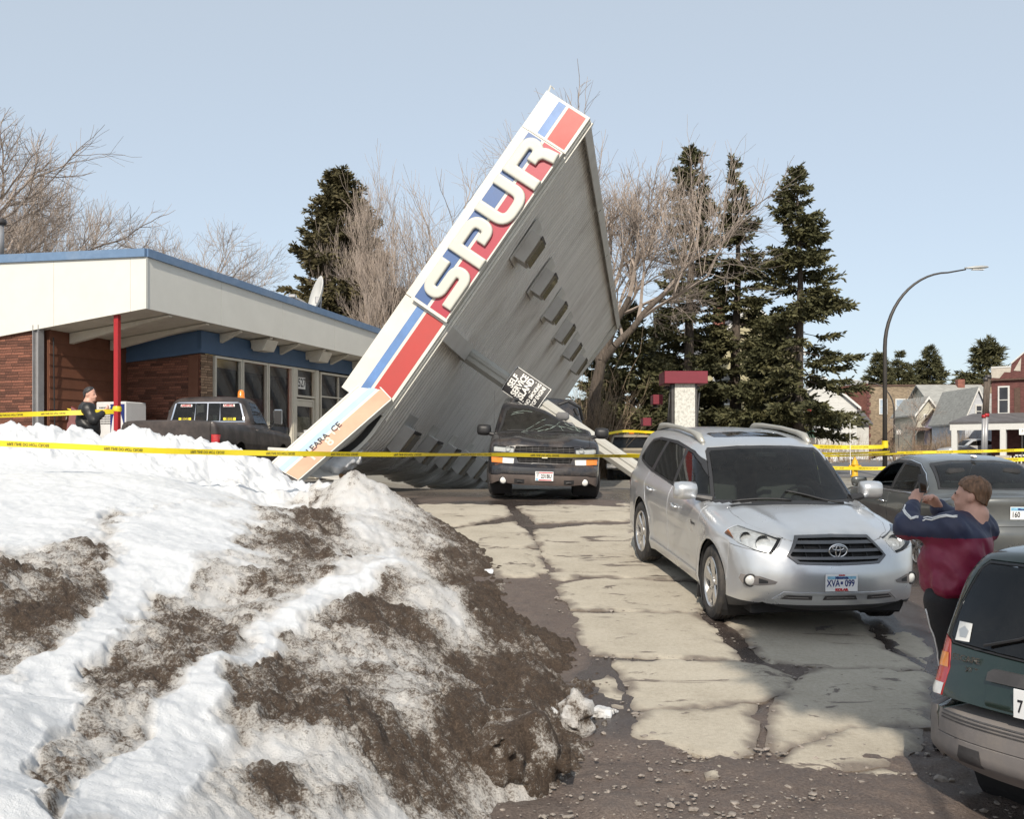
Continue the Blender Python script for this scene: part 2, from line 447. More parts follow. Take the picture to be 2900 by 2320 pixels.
# ---------------------------------------------------------------- broken concrete slabs
def slab_material():
    m, nt, b, out = new_mat('old_concrete')
    tc = node(nt, 'ShaderNodeTexCoord'); v = tc.outputs['Object']
    n1 = noise_node(nt, 1.6, 8, .65, v); n2 = noise_node(nt, 28, 7, .75, v); n3 = noise_node(nt, 130, 3, .6, v)
    c = ramp(nt, n1.outputs[0], [(.28, (.36, .315, .24)), (.5, (.47, .42, .33)), (.75, (.55, .50, .405))]).outputs[0]
    c = mixc(nt, .4, c, ramp(nt, n2.outputs[0], [(.3, (.20, .175, .145)), (.55, (.39, .36, .31)), (.75, (.5, .47, .41))]).outputs[0])
    c = mixc(nt, ramp(nt, n3.outputs[0], [(.62, 0.0), (.72, .55)]).outputs[0], c, (.14, .115, .095))
    d = noise_node(nt, 2.3, 9, .72, v, 1.2)
    mp = node(nt, 'ShaderNodeMapping'); mp.inputs['Scale'].default_value = (.55, 1.3, 1); nt.links.new(v, mp.inputs[0]); nt.links.new(mp.outputs[0], d.inputs['Vector'])
    stain = ramp(nt, d.outputs[0], [(.585, 0.0), (.615, 1.0)])
    at = node(nt, 'ShaderNodeAttribute', attribute_name='edge')
    ad = node(nt, 'ShaderNodeMath', operation='MAXIMUM'); nt.links.new(stain.outputs[0], ad.inputs[0]); nt.links.new(at.outputs['Fac'], ad.inputs[1])
    ad2 = node(nt, 'ShaderNodeMath', operation='MULTIPLY'); nt.links.new(ad.outputs[0], ad2.inputs[0]); ad2.inputs[1].default_value = .88
    c = mixc(nt, ad2.outputs[0], c, mixc(nt, n2.outputs[0], (.06, .042, .035), (.15, .115, .095)))
    nt.links.new(c, b.inputs['Base Color'])
    rr = ramp(nt, ad.outputs[0], [(0, .85), (1, .42)]); nt.links.new(rr.outputs[0], b.inputs['Roughness'])
    bp = node(nt, 'ShaderNodeBump'); bp.inputs['Distance'].default_value = .006; add = node(nt, 'ShaderNodeMath', operation='ADD')
    nt.links.new(n2.outputs[0], add.inputs[0]); nt.links.new(n3.outputs[0], add.inputs[1]); nt.links.new(add.outputs[0], bp.inputs['Height']); nt.links.new(bp.outputs[0], b.inputs['Normal'])
    return m
M['slab'] = slab_material()
from mathutils.geometry import delaunay_2d_cdt
def in_poly(x, y, poly):
    x = np.asarray(x); y = np.asarray(y); r = np.zeros(x.shape, bool); n = len(poly)
    for i in range(n):
        x0, y0 = poly[i][0], poly[i][1]; x1, y1 = poly[(i+1) % n][0], poly[(i+1) % n][1]
        if y0 == y1: continue
        c = ((y0 > y) != (y1 > y)) & (x < (x1-x0)*(y-y0)/(y1-y0)+x0); r ^= c
    return r
def seg_dist(x, y, poly, closed=True):
    d = np.full(np.shape(x), 1e9); n = len(poly)
    for i in range(n if closed else n-1):
        a = np.array(poly[i][:2], float); b = np.array(poly[(i+1) % n][:2], float); e = b-a; L = max(e@e, 1e-12)
        t = np.clip(((x-a[0])*e[0]+(y-a[1])*e[1])/L, 0, 1); d = np.minimum(d, np.hypot(x-a[0]-t*e[0], y-a[1]-t*e[1]))
    return d
def ragged(poly, step=.09, amp=.025, seed=0):
    out = []; n = len(poly)
    for i in range(n):
        a = Vector(poly[i][:2]); b = Vector(poly[(i+1) % n][:2]); L = (b-a).length; k = max(1, int(L/step)); t = (b-a)/max(L, 1e-6); nn = Vector((-t.y, t.x))
        for j in range(k):
            p = a.lerp(b, j/k); q = fbm(p.x*4.5, p.y*4.5, oct=3, seed=seed)*amp
            out.append((p.x+nn.x*float(q), p.y+nn.y*float(q)))
    return out
lot = structure(thing('pavement', 'broken pale concrete pavement of the station lot', 'pavement')); del lot['category']
def slab(pix, k, top=.032, conv=1):
    pts = [on_ground(x, y) for x, y in pix]
    gx0 = sum(p.x for p in pts)/len(pts); gy0 = sum(p.y for p in pts)/len(pts)
    grow = []
    for p in pts:
        v = Vector((p.x-gx0, p.y-gy0)); L = max(v.length, .01); grow.append((p.x+v.x/L*.045, p.y+v.y/L*.075))
    poly = ragged(grow, .07, .03, k)
    nb = len(poly); xs = [p[0] for p in poly]; ys = [p[1] for p in poly]
    st = max(.06, (max(xs)-min(xs))/60)
    gx, gy = np.meshgrid(np.arange(min(xs), max(xs), st), np.arange(min(ys), max(ys), st)); gx = gx.ravel(); gy = gy.ravel()
    ok = in_poly(gx, gy, poly) & (seg_dist(gx, gy, poly) > st*.6)
    V2 = [Vector(p) for p in poly]+[Vector((a, b)) for a, b in zip(gx[ok], gy[ok])]
    r = delaunay_2d_cdt(V2, [], [list(range(nb))], 1, 1e-5)
    v2 = np.array([(p.x, p.y) for p in r[0]]); fs = [list(f) for f in r[2]]
    ed = np.array([any(i < nb for i in src) for src in r[3]])
    dd = seg_dist(v2[:, 0], v2[:, 1], poly)
    rag = .018*fbm(v2[:, 0]*9, v2[:, 1]*9, oct=2, seed=2)*(1-sstep(0, .12, dd))
    z = gh(v2[:, 0], v2[:, 1])+top+.006*fbm(v2[:, 0]*1.5, v2[:, 1]*1.5, oct=2, seed=k)-.02*(1-sstep(0, .06, dd))+rag
    top_n = len(v2); verts = [(a, b, c) for (a, b), c in zip(v2, z)]
    # side skirt
    bm = bmesh.new(); bv = [bm.verts.new(v) for v in verts]
    for f in fs:
        try: bm.faces.new([bv[i] for i in f])
        except ValueError: pass
    bm.normal_update()
    be = [e for e in bm.edges if e.is_boundary]
    ex = bmesh.ops.extrude_edge_only(bm, edges=be)
    for e in ex['geom']:
        if isinstance(e, bmesh.types.BMVert): e.co.z -= .13
    bmesh.ops.recalc_face_normals(bm, faces=bm.faces)
    o = bm_obj('concrete_slab', bm, M['slab'], lot, smooth=False)
    nv = len(o.data.vertices); e = np.ones(nv); e[:top_n] = (1-sstep(.0, .075, dd+.06*fbm(v2[:, 0]*5, v2[:, 1]*5, oct=3, seed=77)))*.9
    set_attr(o, 'edge', e); autosmooth(o, 40)
    return o
def c7(l): return [(1300+.742*x, 1500+.742*y) for x, y in l]
def dd_(l): return [(x*1.3451, y*1.3451) for x, y in l]
SLABS = [
 c7([(385, 212), (520, 196), (700, 200), (905, 208), (985, 240), (905, 322), (800, 322), (600, 312), (445, 306), (405, 268)]),
 c7([(440, 322), (620, 322), (900, 328), (960, 385), (1000, 430), (1075, 505), (850, 492), (620, 484), (515, 478), (465, 410)]),
 c7([(1000, 335), (1120, 300), (1500, 300), (1560, 390), (1620, 465), (1790, 535), (1600, 530), (1400, 525), (1190, 508), (1110, 430)]),
 c7([(600, 512), (850, 508), (1080, 518), (1190, 530), (1255, 575), (1200, 640), (1150, 657), (950, 678), (820, 690), (690, 686), (640, 600)]),
 c7([(690, 706), (950, 693), (1150, 672), (1140, 725), (1105, 815), (1100, 852), (1040, 866), (900, 850), (800, 825), (680, 795)]),
 c7([(1370, 545), (1500, 542), (1800, 556), (1790, 660), (1770, 752), (1600, 748), (1450, 768), (1340, 815), (1220, 855), (1172, 820), (1192, 690), (1260, 620), (1335, 560)]),
 c7([(1238, 882), (1300, 845), (1400, 802), (1470, 778), (1770, 770), (1765, 830), (1690, 878), (1550, 908), (1420, 915), (1250, 905)]),
 c7([(938, 900), (1000, 888), (1022, 912), (1010, 940), (955, 942)]),
 c7([(325, 38), (480, 22), (680, 12), (760, 60), (900, 130), (905, 196), (700, 190), (500, 180), (370, 160), (318, 100)]),
 c7([(30, 62), (120, 30), (225, 2), (258, 80), (306, 182), (230, 182), (150, 178), (60, 100)]),
 c7([(348, 172), (440, 168), (452, 190), (400, 196), (352, 188)]),
 dd_([(850, 1066), (950, 1064), (1062, 1066), (1072, 1086), (1000, 1104), (930, 1112), (868, 1090)]),
 dd_([(1086, 1068), (1200, 1066), (1326, 1070), (1330, 1098), (1240, 1098), (1130, 1104)]),
 dd_([(884, 1118), (960, 1116), (1082, 1100), (1112, 1128), (1130, 1154), (1040, 1154), (950, 1148), (895, 1136)]),
 dd_([(1122, 1118), (1240, 1108), (1330, 1106), (1340, 1180), (1400, 1206), (1340, 1206), (1250, 1190), (1154, 1172), (1132, 1140)]),
 dd_([(950, 1156), (1060, 1160), (1132, 1162), (1152, 1206), (1090, 1212), (1010, 1196)]),
 dd_([(1300, 1062), (1330, 1062), (1332, 1066), (1310, 1066)]),
 c7([(660, 20), (760, 30), (900, 100), (960, 190), (930, 198), (905, 130), (780, 60), (700, 30)]),
 c7([(1620, 410), (1700, 395), (1790, 400), (1800, 520), (1690, 480)]),
 c7([(500, 590), (590, 560), (650, 640), (640, 680), (560, 660)]),
 c7([(1500, 950), (1600, 925), (1740, 930), (1700, 980), (1560, 1000)]),
 c7([(1620, 1010), (1760, 985), (1860, 1010), (1800, 1060), (1660, 1060)]),
]
for k, s_ in enumerate(SLABS): slab(s_, k+1, top=.022 if k < 17 else .006)
# loose stones and crumbs along the broken edges
st_v = MB()
ico = bmesh.new(); bmesh.ops.create_icosphere(ico, subdivisions=1, radius=1); ico.verts.index_update()
ICO_V = np.array([v.co[:] for v in ico.verts]); ICO_F = np.array([[v.index for v in f.verts] for f in ico.faces]); ico.free()
def scatter_blobs(cs, rs, name, m, parent=None, flat=.6, seed=1):
    r = np.random.default_rng(seed); n = len(cs); cs = np.asarray(cs); rs = np.asarray(rs)
    V = ICO_V[None]*(1+.35*r.uniform(-1, 1, (n, 12, 1)))*np.stack([rs*r.uniform(.7, 1.4, n), rs*r.uniform(.7, 1.3, n), rs*flat*r.uniform(.7, 1.2, n)], -1)[:, None]
    a = r.uniform(0, 2*pi, n); ca, sa = np.cos(a)[:, None], np.sin(a)[:, None]
    V = np.stack([V[..., 0]*ca-V[..., 1]*sa, V[..., 0]*sa+V[..., 1]*ca, V[..., 2]], -1)+cs[:, None]
    F = (ICO_F[None]+12*np.arange(n)[:, None, None]).reshape(-1, 3)
    return mesh_obj(name, V.reshape(-1, 3), F, m, parent)
def ground_pts(pix_fn, n, seed):
    r = np.random.default_rng(seed); out = []
    while len(out) < n:
        q = pix_fn(r); p = on_ground(*q); out.append(p)
    return out
M['pebble'] = mat('pebble', (.24, .21, .185), .8, var=.35, obvar=.0, scale=14)
_c = []
_r = np.random.default_rng(4)
for i in range(3000):
    Z = 5.6+abs(_r.normal(0, 1.0)); X = _r.uniform(-.3, 4.2)
    if i % 3 == 0:
        s_ = SLABS[_r.integers(0, 9)]; a = s_[_r.integers(0, len(s_))]; p = on_ground(*a); X, Z = p.x+_r.normal(0, .15), p.y+_r.normal(0, .15)
    _c.append((X, Z, gz(X, Z)+.012))
stuff(scatter_blobs(_c, _r.gamma(1.3, .005, 3000)+.003, 'gravel', M['pebble'], flat=.45, seed=3))

# ---------------------------------------------------------------- ploughed snow heap
HP = []   # control points: pixel (display 2156 wide) + depth
def hp(x, y, Z): p = D(x, y, Z); HP.append((p.x, p.y, p.z))
for q in [(740, 1000, 15.4), (700, 1022, 15.6), (790, 1028, 15.3), (650, 1068, 15.2), (600, 1080, 13.9), (690, 1085, 14.2), (740, 1090, 13.4), (838, 1186, 9.9), (760, 1215, 9.4), (620, 1280, 8.3), (480, 1390, 6.6), (330, 1490, 5.5), (150, 1690, 4.1),
          (300, 1100, 11), (100, 1000, 14), (300, 1010, 13.8), (500, 1040, 15.2), (-60, 1010, 13),
          (0, 910, 16.6), (130, 917, 16.6), (300, 920, 16.7), (450, 940, 16.8), (560, 985, 17.0), (630, 1025, 17.5), (-150, 905, 16.6),
          (200, 965, 15.6), (420, 990, 15.9), (0, 955, 15.4), (-150, 955, 15.4), (560, 1020, 16.2), (645, 1045, 17.4),
          (0, 1200, 7.6), (-100, 1200, 7.8), (0, 1500, 4.7), (-200, 1500, 4.8), (0, 1690, 3.6), (-200, 1690, 3.6), (0, 1080, 10.6), (150, 1150, 9.2), (200, 1250, 8.0), (350, 1330, 7.35), (250, 1450, 5.9), (120, 1560, 4.75),
          (500, 1260, 8.7), (450, 1180, 9.4), (600, 1190, 10.0), (700, 1180, 10.6),
          (700, 1500, 6.1), (900, 1500, 6.7), (1080, 1500, 7.5), (600, 1700, 4.9), (850, 1700, 5.6), (350, 1700, 4.3), (950, 1350, 8.7), (880, 1300, 8.7), (760, 1270, 8.75), (600, 1450, 6.7), (460, 1580, 5.3),
          (840, 1100, 14.0), (700, 1130, 12.4), (560, 1135, 11.4), (930, 1220, 12.3), (960, 1280, 10.6), (1000, 1400, 8.6), (1060, 1430, 8.4)]: hp(*q)
for (x, y) in [(1290, 1540), (1200, 1640), (1030, 1720), (1230, 1400), (1140, 1330), (1110, 1260), (1050, 1190), (960, 1120), (850, 1064), (815, 1045)]:
    p = on_ground(x*1.3451, y*1.3451); HP.append((p.x, p.y, p.z-.03))
    HP.append((p.x+.9, p.y+.25, p.z-.5))
for X in (-9, -7, -5, -3.6):
    HP.append((X, 17.9, gz(X, 17.9)-.05)); HP.append((X, 19.5, gz(X, 19.5)-.5))
HP.append((-2.3, 18.9, gz(-2.3, 18.9)-.25)); HP.append((-2.6, 20, gz(-2.6, 20)-.6)); HP.append((.8, 5, gz(.8, 5)-.4)); HP.append((-.4, 3.8, gz(-.4, 3.8)-.0)); HP.append((-.4, 2.5, gz(-.4, 2.5))); HP.append((-3, 2.5, 1.0))
HP = np.array(HP)
def _rbf(x, y):
    d = np.sqrt((x[..., None]-HP[:, 0])**2+(y[..., None]-HP[:, 1])**2)
    return d**3 if False else d*d*np.log(d+1e-9)
_A = np.zeros((len(HP)+3, len(HP)+3)); _A[:-3, :-3] = _rbf(HP[:, 0], HP[:, 1])+np.eye(len(HP))*.002
_A[:-3, -3] = 1; _A[:-3, -2] = HP[:, 0]; _A[:-3, -1] = HP[:, 1]; _A[-3:, :-3] = _A[:-3, -3:].T
_w = np.linalg.solve(_A, np.concatenate([HP[:, 2], [0, 0, 0]]))
def heap_base(X, Z):
    sh = X.shape; x = X.ravel(); z = Z.ravel(); r = np.empty(len(x))
    for i in range(0, len(x), 20000):
        k = slice(i, i+20000); r[k] = _rbf(x[k], z[k]) @ _w[:-3]
    return (r+_w[-3]+_w[-2]*x+_w[-1]*z).reshape(sh)
def worley(x, y, seed=0):
    ix, iy = np.floor(x), np.floor(y); d = np.full(x.shape, 9.0)
    for a in (-1, 0, 1):
        for b in (-1, 0, 1):
            cx = ix+a; cy = iy+b; z = np.zeros_like(cx)
            d = np.minimum(d, (cx+_hash(cx, cy, z, seed)-x)**2+(cy+_hash(cx, cy, z, seed+1)-y)**2)
    return np.sqrt(d)
_u = np.linspace(-.66, .16, 470); _Z = np.geomspace(2.9, 19.6, 500)
U, HZ = np.meshgrid(_u, _Z); HX = U*HZ
HH = heap_base(HX, HZ)
# picture of the dirt: where the ploughed slush is white and where it is grimy (in photo coordinates, laid onto the surface)
WHITE = [
 [(-400, 800), (560, 850), (680, 1000), (668, 1050), (600, 1062), (500, 1060), (400, 1068), (330, 1075), (250, 1085), (200, 1130), (120, 1135), (60, 1150), (-400, 1170)],
 [(330, 1065), (520, 1075), (545, 1105), (500, 1125), (520, 1160), (470, 1165), (420, 1190), (392, 1235), (330, 1262), (292, 1330), (200, 1400), (182, 1430), (172, 1520), (112, 1580), (62, 1640), (150, 1800), (-400, 1800), (-400, 1520), (60, 1440), (72, 1400), (112, 1375), (230, 1290), (242, 1250), (262, 1180), (228, 1150)],
 [(858, 1176), (800, 1185), (720, 1205), (630, 1255), (560, 1310), (480, 1375), (400, 1440), (290, 1550), (160, 1680), (120, 1750), (330, 1760), (420, 1640), (450, 1540), (480, 1440), (520, 1385), (610, 1330), (660, 1290), (740, 1235), (840, 1200)]]
GREY = [[(690, 1030), (730, 1005), (800, 1020), (850, 1120), (930, 1200), (1010, 1330), (960, 1350), (880, 1250), (840, 1195), (740, 1170), (720, 1090)],
        [(330, 1660), (430, 1600), (520, 1480), (640, 1560), (780, 1660), (900, 1720), (900, 1800), (250, 1800)],
        [(450, 1180), (540, 1130), (590, 1160), (520, 1230), (440, 1290), (415, 1260)],
        [(1000, 1350), (1060, 1400), (1180, 1500), (1100, 1500), (1010, 1420)], [(0, 1060), (240, 1090), (160, 1150), (0, 1180)]]
DARK = [[(530, 1110), (620, 1080), (690, 1050), (725, 1120), (715, 1185), (640, 1200), (570, 1260), (520, 1240), (570, 1170)],
        [(-50, 1200), (120, 1170), (230, 1150), (270, 1200), (235, 1270), (120, 1330), (-50, 1370)],
        [(330, 1290), (430, 1280), (450, 1330), (360, 1370), (320, 1340)],
        [(690, 1240), (820, 1250), (880, 1330), (800, 1380), (700, 1330)], [(880, 1150), (950, 1170), (1100, 1350), (1200, 1480), (1110, 1420), (1000, 1300)]]
def heap_dirt(X, Y, Zup):
    px = (CX+X/Y*FPX)/1.3451; py = (HY+(EYE-Zup)/Y*FPX)/1.3451
    jx = px+28*fbm(X*3, Y*2.2, oct=4, seed=31); jy = py+22*fbm(X*3+40, Y*2.2, oct=4, seed=32)
    def ins(pl, w):
        i = in_poly(jx, jy, pl); d = seg_dist(jx, jy, pl); return np.where(i, 1, -1)*d/w
    wv = np.max([ins(p, 14) for p in WHITE], 0); gv = np.max([ins(p, 30) for p in GREY], 0)
    kv = np.max([ins(p, 26) for p in DARK], 0)
    d = .77+.20*fbm(X*1.7, Y*1.3, oct=5, seed=41)+.10*fbm(X*6, Y*6, oct=3, seed=42)
    d = d-.20*np.clip(gv*.5+.5, 0, 1)+.14*np.clip(kv*.5+.5, 0, 1)
    d = d*(1-np.clip(wv*.5+.5, 0, 1))+.03*np.clip(wv, 0, 1)
    dk = np.exp(-((px-580)/75)**2-((py-1665)/55)**2)+np.exp(-((px-720)/60)**2-((py-1690)/30)**2)*.7+.5*np.exp(-((px-980)/90)**2-((py-1480)/70)**2)+.4*np.exp(-((px-1010)/70)**2-((py-1560)/60)**2)
    d = d+.75*dk*(py > 1380)
    d = d+.30*np.clip((px-(915+.35*(py-1180)))/70, 0, 1)*(py > 1060)
    bank = sstep(14.2, 15.4, Y)*(px < 650); d = d*(1-.75*bank)+bank*np.clip(fbm(X*2, Zup*3, Y*2, oct=4, seed=51)-.25, 0, 1)*.55*sstep(-.2, .5, X*0+(px-250)/400)
    return np.clip(d, 0, 1.3), px, py
_d0, _px, _py = heap_dirt(HX, HZ, HH)
_lump = (1-worley(HX*2.3+.2*fbm(HX*3, HZ*3, oct=2), HZ*2.3, 3))
_l2 = (1-worley(HX*5.5, HZ*5.5, 5)); _l3 = 1-worley(HX*14, HZ*14, 8)
_bank = sstep(14.6, 15.6, HZ)*(1-sstep(640, 760, _px))
_front = np.clip(_d0, 0, 1)
HH = HH+_bank*(.24*(_lump-.45)+.13*(_l2-.45)+.05*(_l3-.4))
HH = HH+(1-_bank)*(_front*(.035*(_l2-.45)+.052*(_l3-.4)+.06*fbm(HX*2.2, HZ*2.2, oct=4, seed=61)+.034*fbm(HX*13, HZ*13, oct=3, seed=62))+(1-_front)*(.022*fbm(HX*2.2, HZ*2.2, oct=3, seed=63)+.006*fbm(HX*14, HZ*14, oct=3, seed=64)+.02*np.clip(_l2-.55, 0, 1)))
# a ragged lip where clean snow overhangs the grimy melt
HH = HH+.03*sstep(.5, .1, _d0)*(1-_bank)
_gl = gh(HX, HZ)
_keep = HH > _gl-.12
HH = np.maximum(HH, _gl-.15)
def snow_material():
    m, nt, b, out = new_mat('ploughed_snow')
    tc = node(nt, 'ShaderNodeTexCoord'); v = tc.outputs['Object']
    at = node(nt, 'ShaderNodeAttribute', attribute_name='dirt'); D_ = at.outputs['Fac']
    n1 = noise_node(nt, 17, 9, .78, v); n2 = noise_node(nt, 62, 5, .75, v); n3 = noise_node(nt, 5.5, 7, .7, v)
    s = node(nt, 'ShaderNodeMath', operation='ADD'); nt.links.new(n1.outputs[0], s.inputs[0]); nt.links.new(n2.outputs[0], s.inputs[1])
    s2 = node(nt, 'ShaderNodeMath', operation='MULTIPLY_ADD'); nt.links.new(n3.outputs[0], s2.inputs[0]); s2.inputs[1].default_value = .6; nt.links.new(s.outputs[0], s2.inputs[2])
    # noise sum about 1.45 +- .25 ; dirt 0..1 shifts the threshold
    th = node(nt, 'ShaderNodeMath', operation='MULTIPLY_ADD'); nt.links.new(D_, th.inputs[0]); th.inputs[1].default_value = .76; nt.links.new(s2.outputs[0], th.inputs[2])
    f = node(nt, 'ShaderNodeMapRange'); f.inputs[1].default_value = 1.76; f.inputs[2].default_value = 2.02; nt.links.new(th.outputs[0], f.inputs[0])
    snow = ramp(nt, n1.outputs[0], [(.3, (.58, .60, .63)), (.7, (.71, .72, .73))]).outputs[0]
    grime = node(nt, 'ShaderNodeMapRange'); grime.inputs[1].default_value = .12; grime.inputs[2].default_value = .9; grime.inputs[4].default_value = .62; nt.links.new(D_, grime.inputs[0])
    snow = mixc(nt, grime.outputs[0], snow, mixc(nt, n3.outputs[0], (.40, .34, .27), (.62, .55, .45)))
    soil = ramp(nt, n2.outputs[0], [(.3, (.038, .027, .020)), (.55, (.095, .068, .05)), (.8, (.25, .19, .14))]).outputs[0]
    c = mixc(nt, f.outputs[0], snow, soil)
    nt.links.new(c, b.inputs['Base Color'])
    rr = ramp(nt, f.outputs[0], [(0, .55), (1, .8)]); nt.links.new(rr.outputs[0], b.inputs['Roughness'])
    b.inputs['Specular IOR Level'].default_value = .3
    bp = node(nt, 'ShaderNodeBump'); bp.inputs['Strength'].default_value = 1; bp.inputs['Distance'].default_value = .028
    h = node(nt, 'ShaderNodeMath', operation='MULTIPLY_ADD'); nt.links.new(s.outputs[0], h.inputs[0])
    hm = node(nt, 'ShaderNodeMapRange'); hm.inputs[3].default_value = .22; hm.inputs[4].default_value = 1.0; nt.links.new(D_, hm.inputs[0]); nt.links.new(hm.outputs[0], h.inputs[1]); h.inputs[2].default_value = 0
    nt.links.new(h.outputs[0], bp.inputs['Height']); nt.links.new(bp.outputs[0], b.inputs['Normal'])
    return m
M['snow'] = snow_material()
_ff = grid_faces(500, 470); _kf = _keep.ravel()[_ff].any(1); _ff = _ff[_kf]
_used = np.unique(_ff); _re = -np.ones(HX.size, int); _re[_used] = np.arange(len(_used))
heap = mesh_obj('snow_heap', np.stack([HX, HZ, HH], -1).reshape(-1, 3)[_used], _re[_ff], M['snow'], smooth=True)
tag(heap, 'big grimy bank of ploughed snow filling the near corner of the lot', 'snow bank')
set_attr(heap, 'dirt', _d0.ravel()[_used])
# loose lumps at the foot of the heap: each its own thing
def clod(px, py, r, label, dirt, sq=(1, 1, 1), seed=0, sink=.25, name='snow_clod', group=None):
    p = on_ground(px*1.3451, py*1.3451)
    def f(x, y, z):
        d = np.sqrt((x/sq[0])**2+(y/sq[1])**2+(z/sq[2])**2)-1
        return d+.30*fbm(x*1.6, y*1.6, z*1.6, oct=4, seed=seed)+.10*fbm(x*5, y*5, z*5, oct=2, seed=seed+3)
    V, F = surface_nets(f, (-1.7, -1.7, -1.2), (1.7, 1.7, 1.9), .1)
    V = V*r; o = mesh_obj(name, V, F, M['snow'], smooth=True); o.location = (p.x, p.y, p.z+r*sq[2]*(1-sink)-r*.25)
    set_attr(o, 'dirt', np.full(len(V), dirt)+.3*fbm(V[:, 0]*9, V[:, 1]*9, V[:, 2]*9, oct=2, seed=seed))
    tag(o, label, 'snow lump', group); return o
clod(1212, 1545, .15, 'upright wedge of brown crusted snow standing alone on the mud', .72, (.8, .7, 1.25), 11)
clod(1060, 1640, .34, 'largest brown clod of frozen slush at the foot of the heap', 1.0, (1.1, 1, .85), 12)
clod(1152, 1522, .09, 'small clean white snow lump left of the upright brown wedge', .15, (1.1, 1, .9), 13)
clod(1262, 1508, .09, 'flat pale snow crumb on the mud behind the brown wedge', .2, (1.3, 1, .6), 14)
clod(968, 1178, .12, 'dark muddy clod on the far edge of the heap by the pale slabs', 1.2, (1, 1, .9), 15)
clod(1010, 1205, .10, 'small pale snow scrap on the slab beside the dark clod', .1, (2.2, 1, .35), 16)
# ---------------------------------------------------------------- the station building (frame: n along its front, s outwards)
_C, _S = .938, .3466
def B(n, s, z): return Vector((n*_S+s*_C, n*_C-s*_S, z))
DN = Vector((_S, _C, 0)); DP = Vector((_C, -_S, 0)); UP = Vector((0, 0, 1))
def hit_n(px, py, n):
    u = (px-CX)/FPX; Z = n/(_C+_S*u); return (u*Z*_C-Z*_S, EYE-(py-HY)/FPX*Z)      # (s, z)
def hit_s(px, py, s):
    u = (px-CX)/FPX; Z = s/(_C*u-_S); return (u*Z*_S+Z*_C, EYE-(py-HY)/FPX*Z)      # (n, z)
M['panel_white'] = mat('panel_white', (.66, .655, .61), .55, var=.03, scale=2, dirt=(.45, .43, .38), damt=.12, dscale=1.5)
M['soffit'] = mat('soffit', (.62, .58, .50), .6, var=.06, scale=3, dirt=(.3, .22, .16), damt=.25, dscale=5)
M['roof_blue'] = mat('roof_blue', (.13, .21, .34), .45, var=.08, dirt=(.3, .35, .42), damt=.35, dscale=1.5)
M['band_blue'] = mat('band_blue', (.06, .115, .21), .6, var=.06, scale=2)
M['brick_red'] = mat('brick_red', (.155, .062, .04), .85, var=.35, scale=20, obvar=.5, bump=.002)
M['brick_tan'] = mat('brick_tan', (.30, .20, .13), .85, var=.35, scale=20, obvar=.35, bump=.002)
M['mortar'] = mat('mortar', (.075, .045, .035), .9, var=.2, scale=30)
M['siding'] = mat('siding', (.155, .062, .035), .7, var=.1, scale=4, obvar=.12)
M['alu_frame'] = mat('alu_frame', (.62, .59, .51), .45, var=.05)
M['post_red'] = mat('post_red', (.36, .015, .02), .45, var=.1, dirt=(.1, .02, .02), damt=.3)
M['shop_dark'] = mat('shop_dark', (.13, .105, .095), .8)
M['shop_red'] = mat('shop_red', (.17, .02, .02), .6)
M['tube'] = emit('tube', (1, .82, .42), 4.5)
M['neon'] = emit('neon', (1, .03, .04), 2.2)
M['glass_shop'] = glass('glass_shop', (.72, .74, .70), 1.5, .012, .03)
M['poster'] = mat('poster', (.10, .17, .36), .4, var=.5, scale=4)
M['curtain'] = mat('curtain', (.36, .31, .24), .8, var=.3, scale=10)
st = thing('gas_station', 'low brick service station with white fascia and slate blue roof edge', 'gas station', B(20, -15, EYE-.5))
def kid(o, par=st):
    o.parent = par; o.matrix_parent_inverse = par_inv(par); return o
bpy.context.view_layer.update()
def par_inv(p):
    bpy.context.view_layer.update(); return p.matrix_world.inverted()
ST_INV = st.matrix_world.inverted()
def part(name, mb, m, smooth=False, parent=None):
    o = mb.build(name, m, parent or st, smooth)
    o.matrix_parent_inverse = ST_INV if (parent is None) else Matrix.Identity(4)
    return o
def quadbox(mb, a, b, c, d, v): mb.prism([a, b, c, d], v)
# fascia panels, left (facing the camera) and right (street front)
FN, FS, WS, EN, LN = 15.30, -12.35, -12.90, 17.60, 15.38
def lf(px, which):
    y = {'t': 721.8+(703.5-721.8)*px/414, 'd': 745+(727-745)*px/414, 'b': 952.5+(873.5-952.5)*px/414}[which]
    return hit_n(px, y, FN)
def rf(px, which):
    y = {'t': 703.5+.3450*(px-414), 'd': 727+.3335*(px-414), 'b': 873.5+.2235*(px-414)}[which]
    return hit_s(px, y, FS)
def lpt(px, w): s, z = lf(px, w); return B(FN, s, z)
def rpt(px, w): n, z = rf(px, w); return B(n, FS, z)
_lx = [-330, -70, 152, 369, 414]
for a, b in zip(_lx[:-1], _lx[1:]):
    e = .35
    part('fascia_panel', MB().prism([lpt(a+e, 'd'), lpt(b-e, 'd'), lpt(b-e, 'b'), lpt(a+e, 'b')], DN*.05), M['panel_white'])
_rx = [414, 627, 801, 948, 1070, 1180]
for a, b in zip(_rx[:-1], _rx[1:]):
    e = .35
    part('fascia_panel', MB().prism([rpt(a+e, 'd'), rpt(b-e, 'd'), rpt(b-e, 'b'), rpt(a+e, 'b')], -DP*.05), M['panel_white'])
for a, b in ((-330, 79), (79.6, 414)):
    part('roof_edge', MB().prism([lpt(a, 't')-DN*.045, lpt(b, 't')-DN*.045, lpt(b, 'd')-DN*.045, lpt(a, 'd')-DN*.045], DN*.10), M['roof_blue'])
for a, b in ((414, 760), (760.5, 1180)):
    part('roof_edge', MB().prism([rpt(a, 't')+DP*.045, rpt(b, 't')+DP*.045, rpt(b, 'd')+DP*.045, rpt(a, 'd')+DP*.045], -DP*.10), M['roof_blue'])
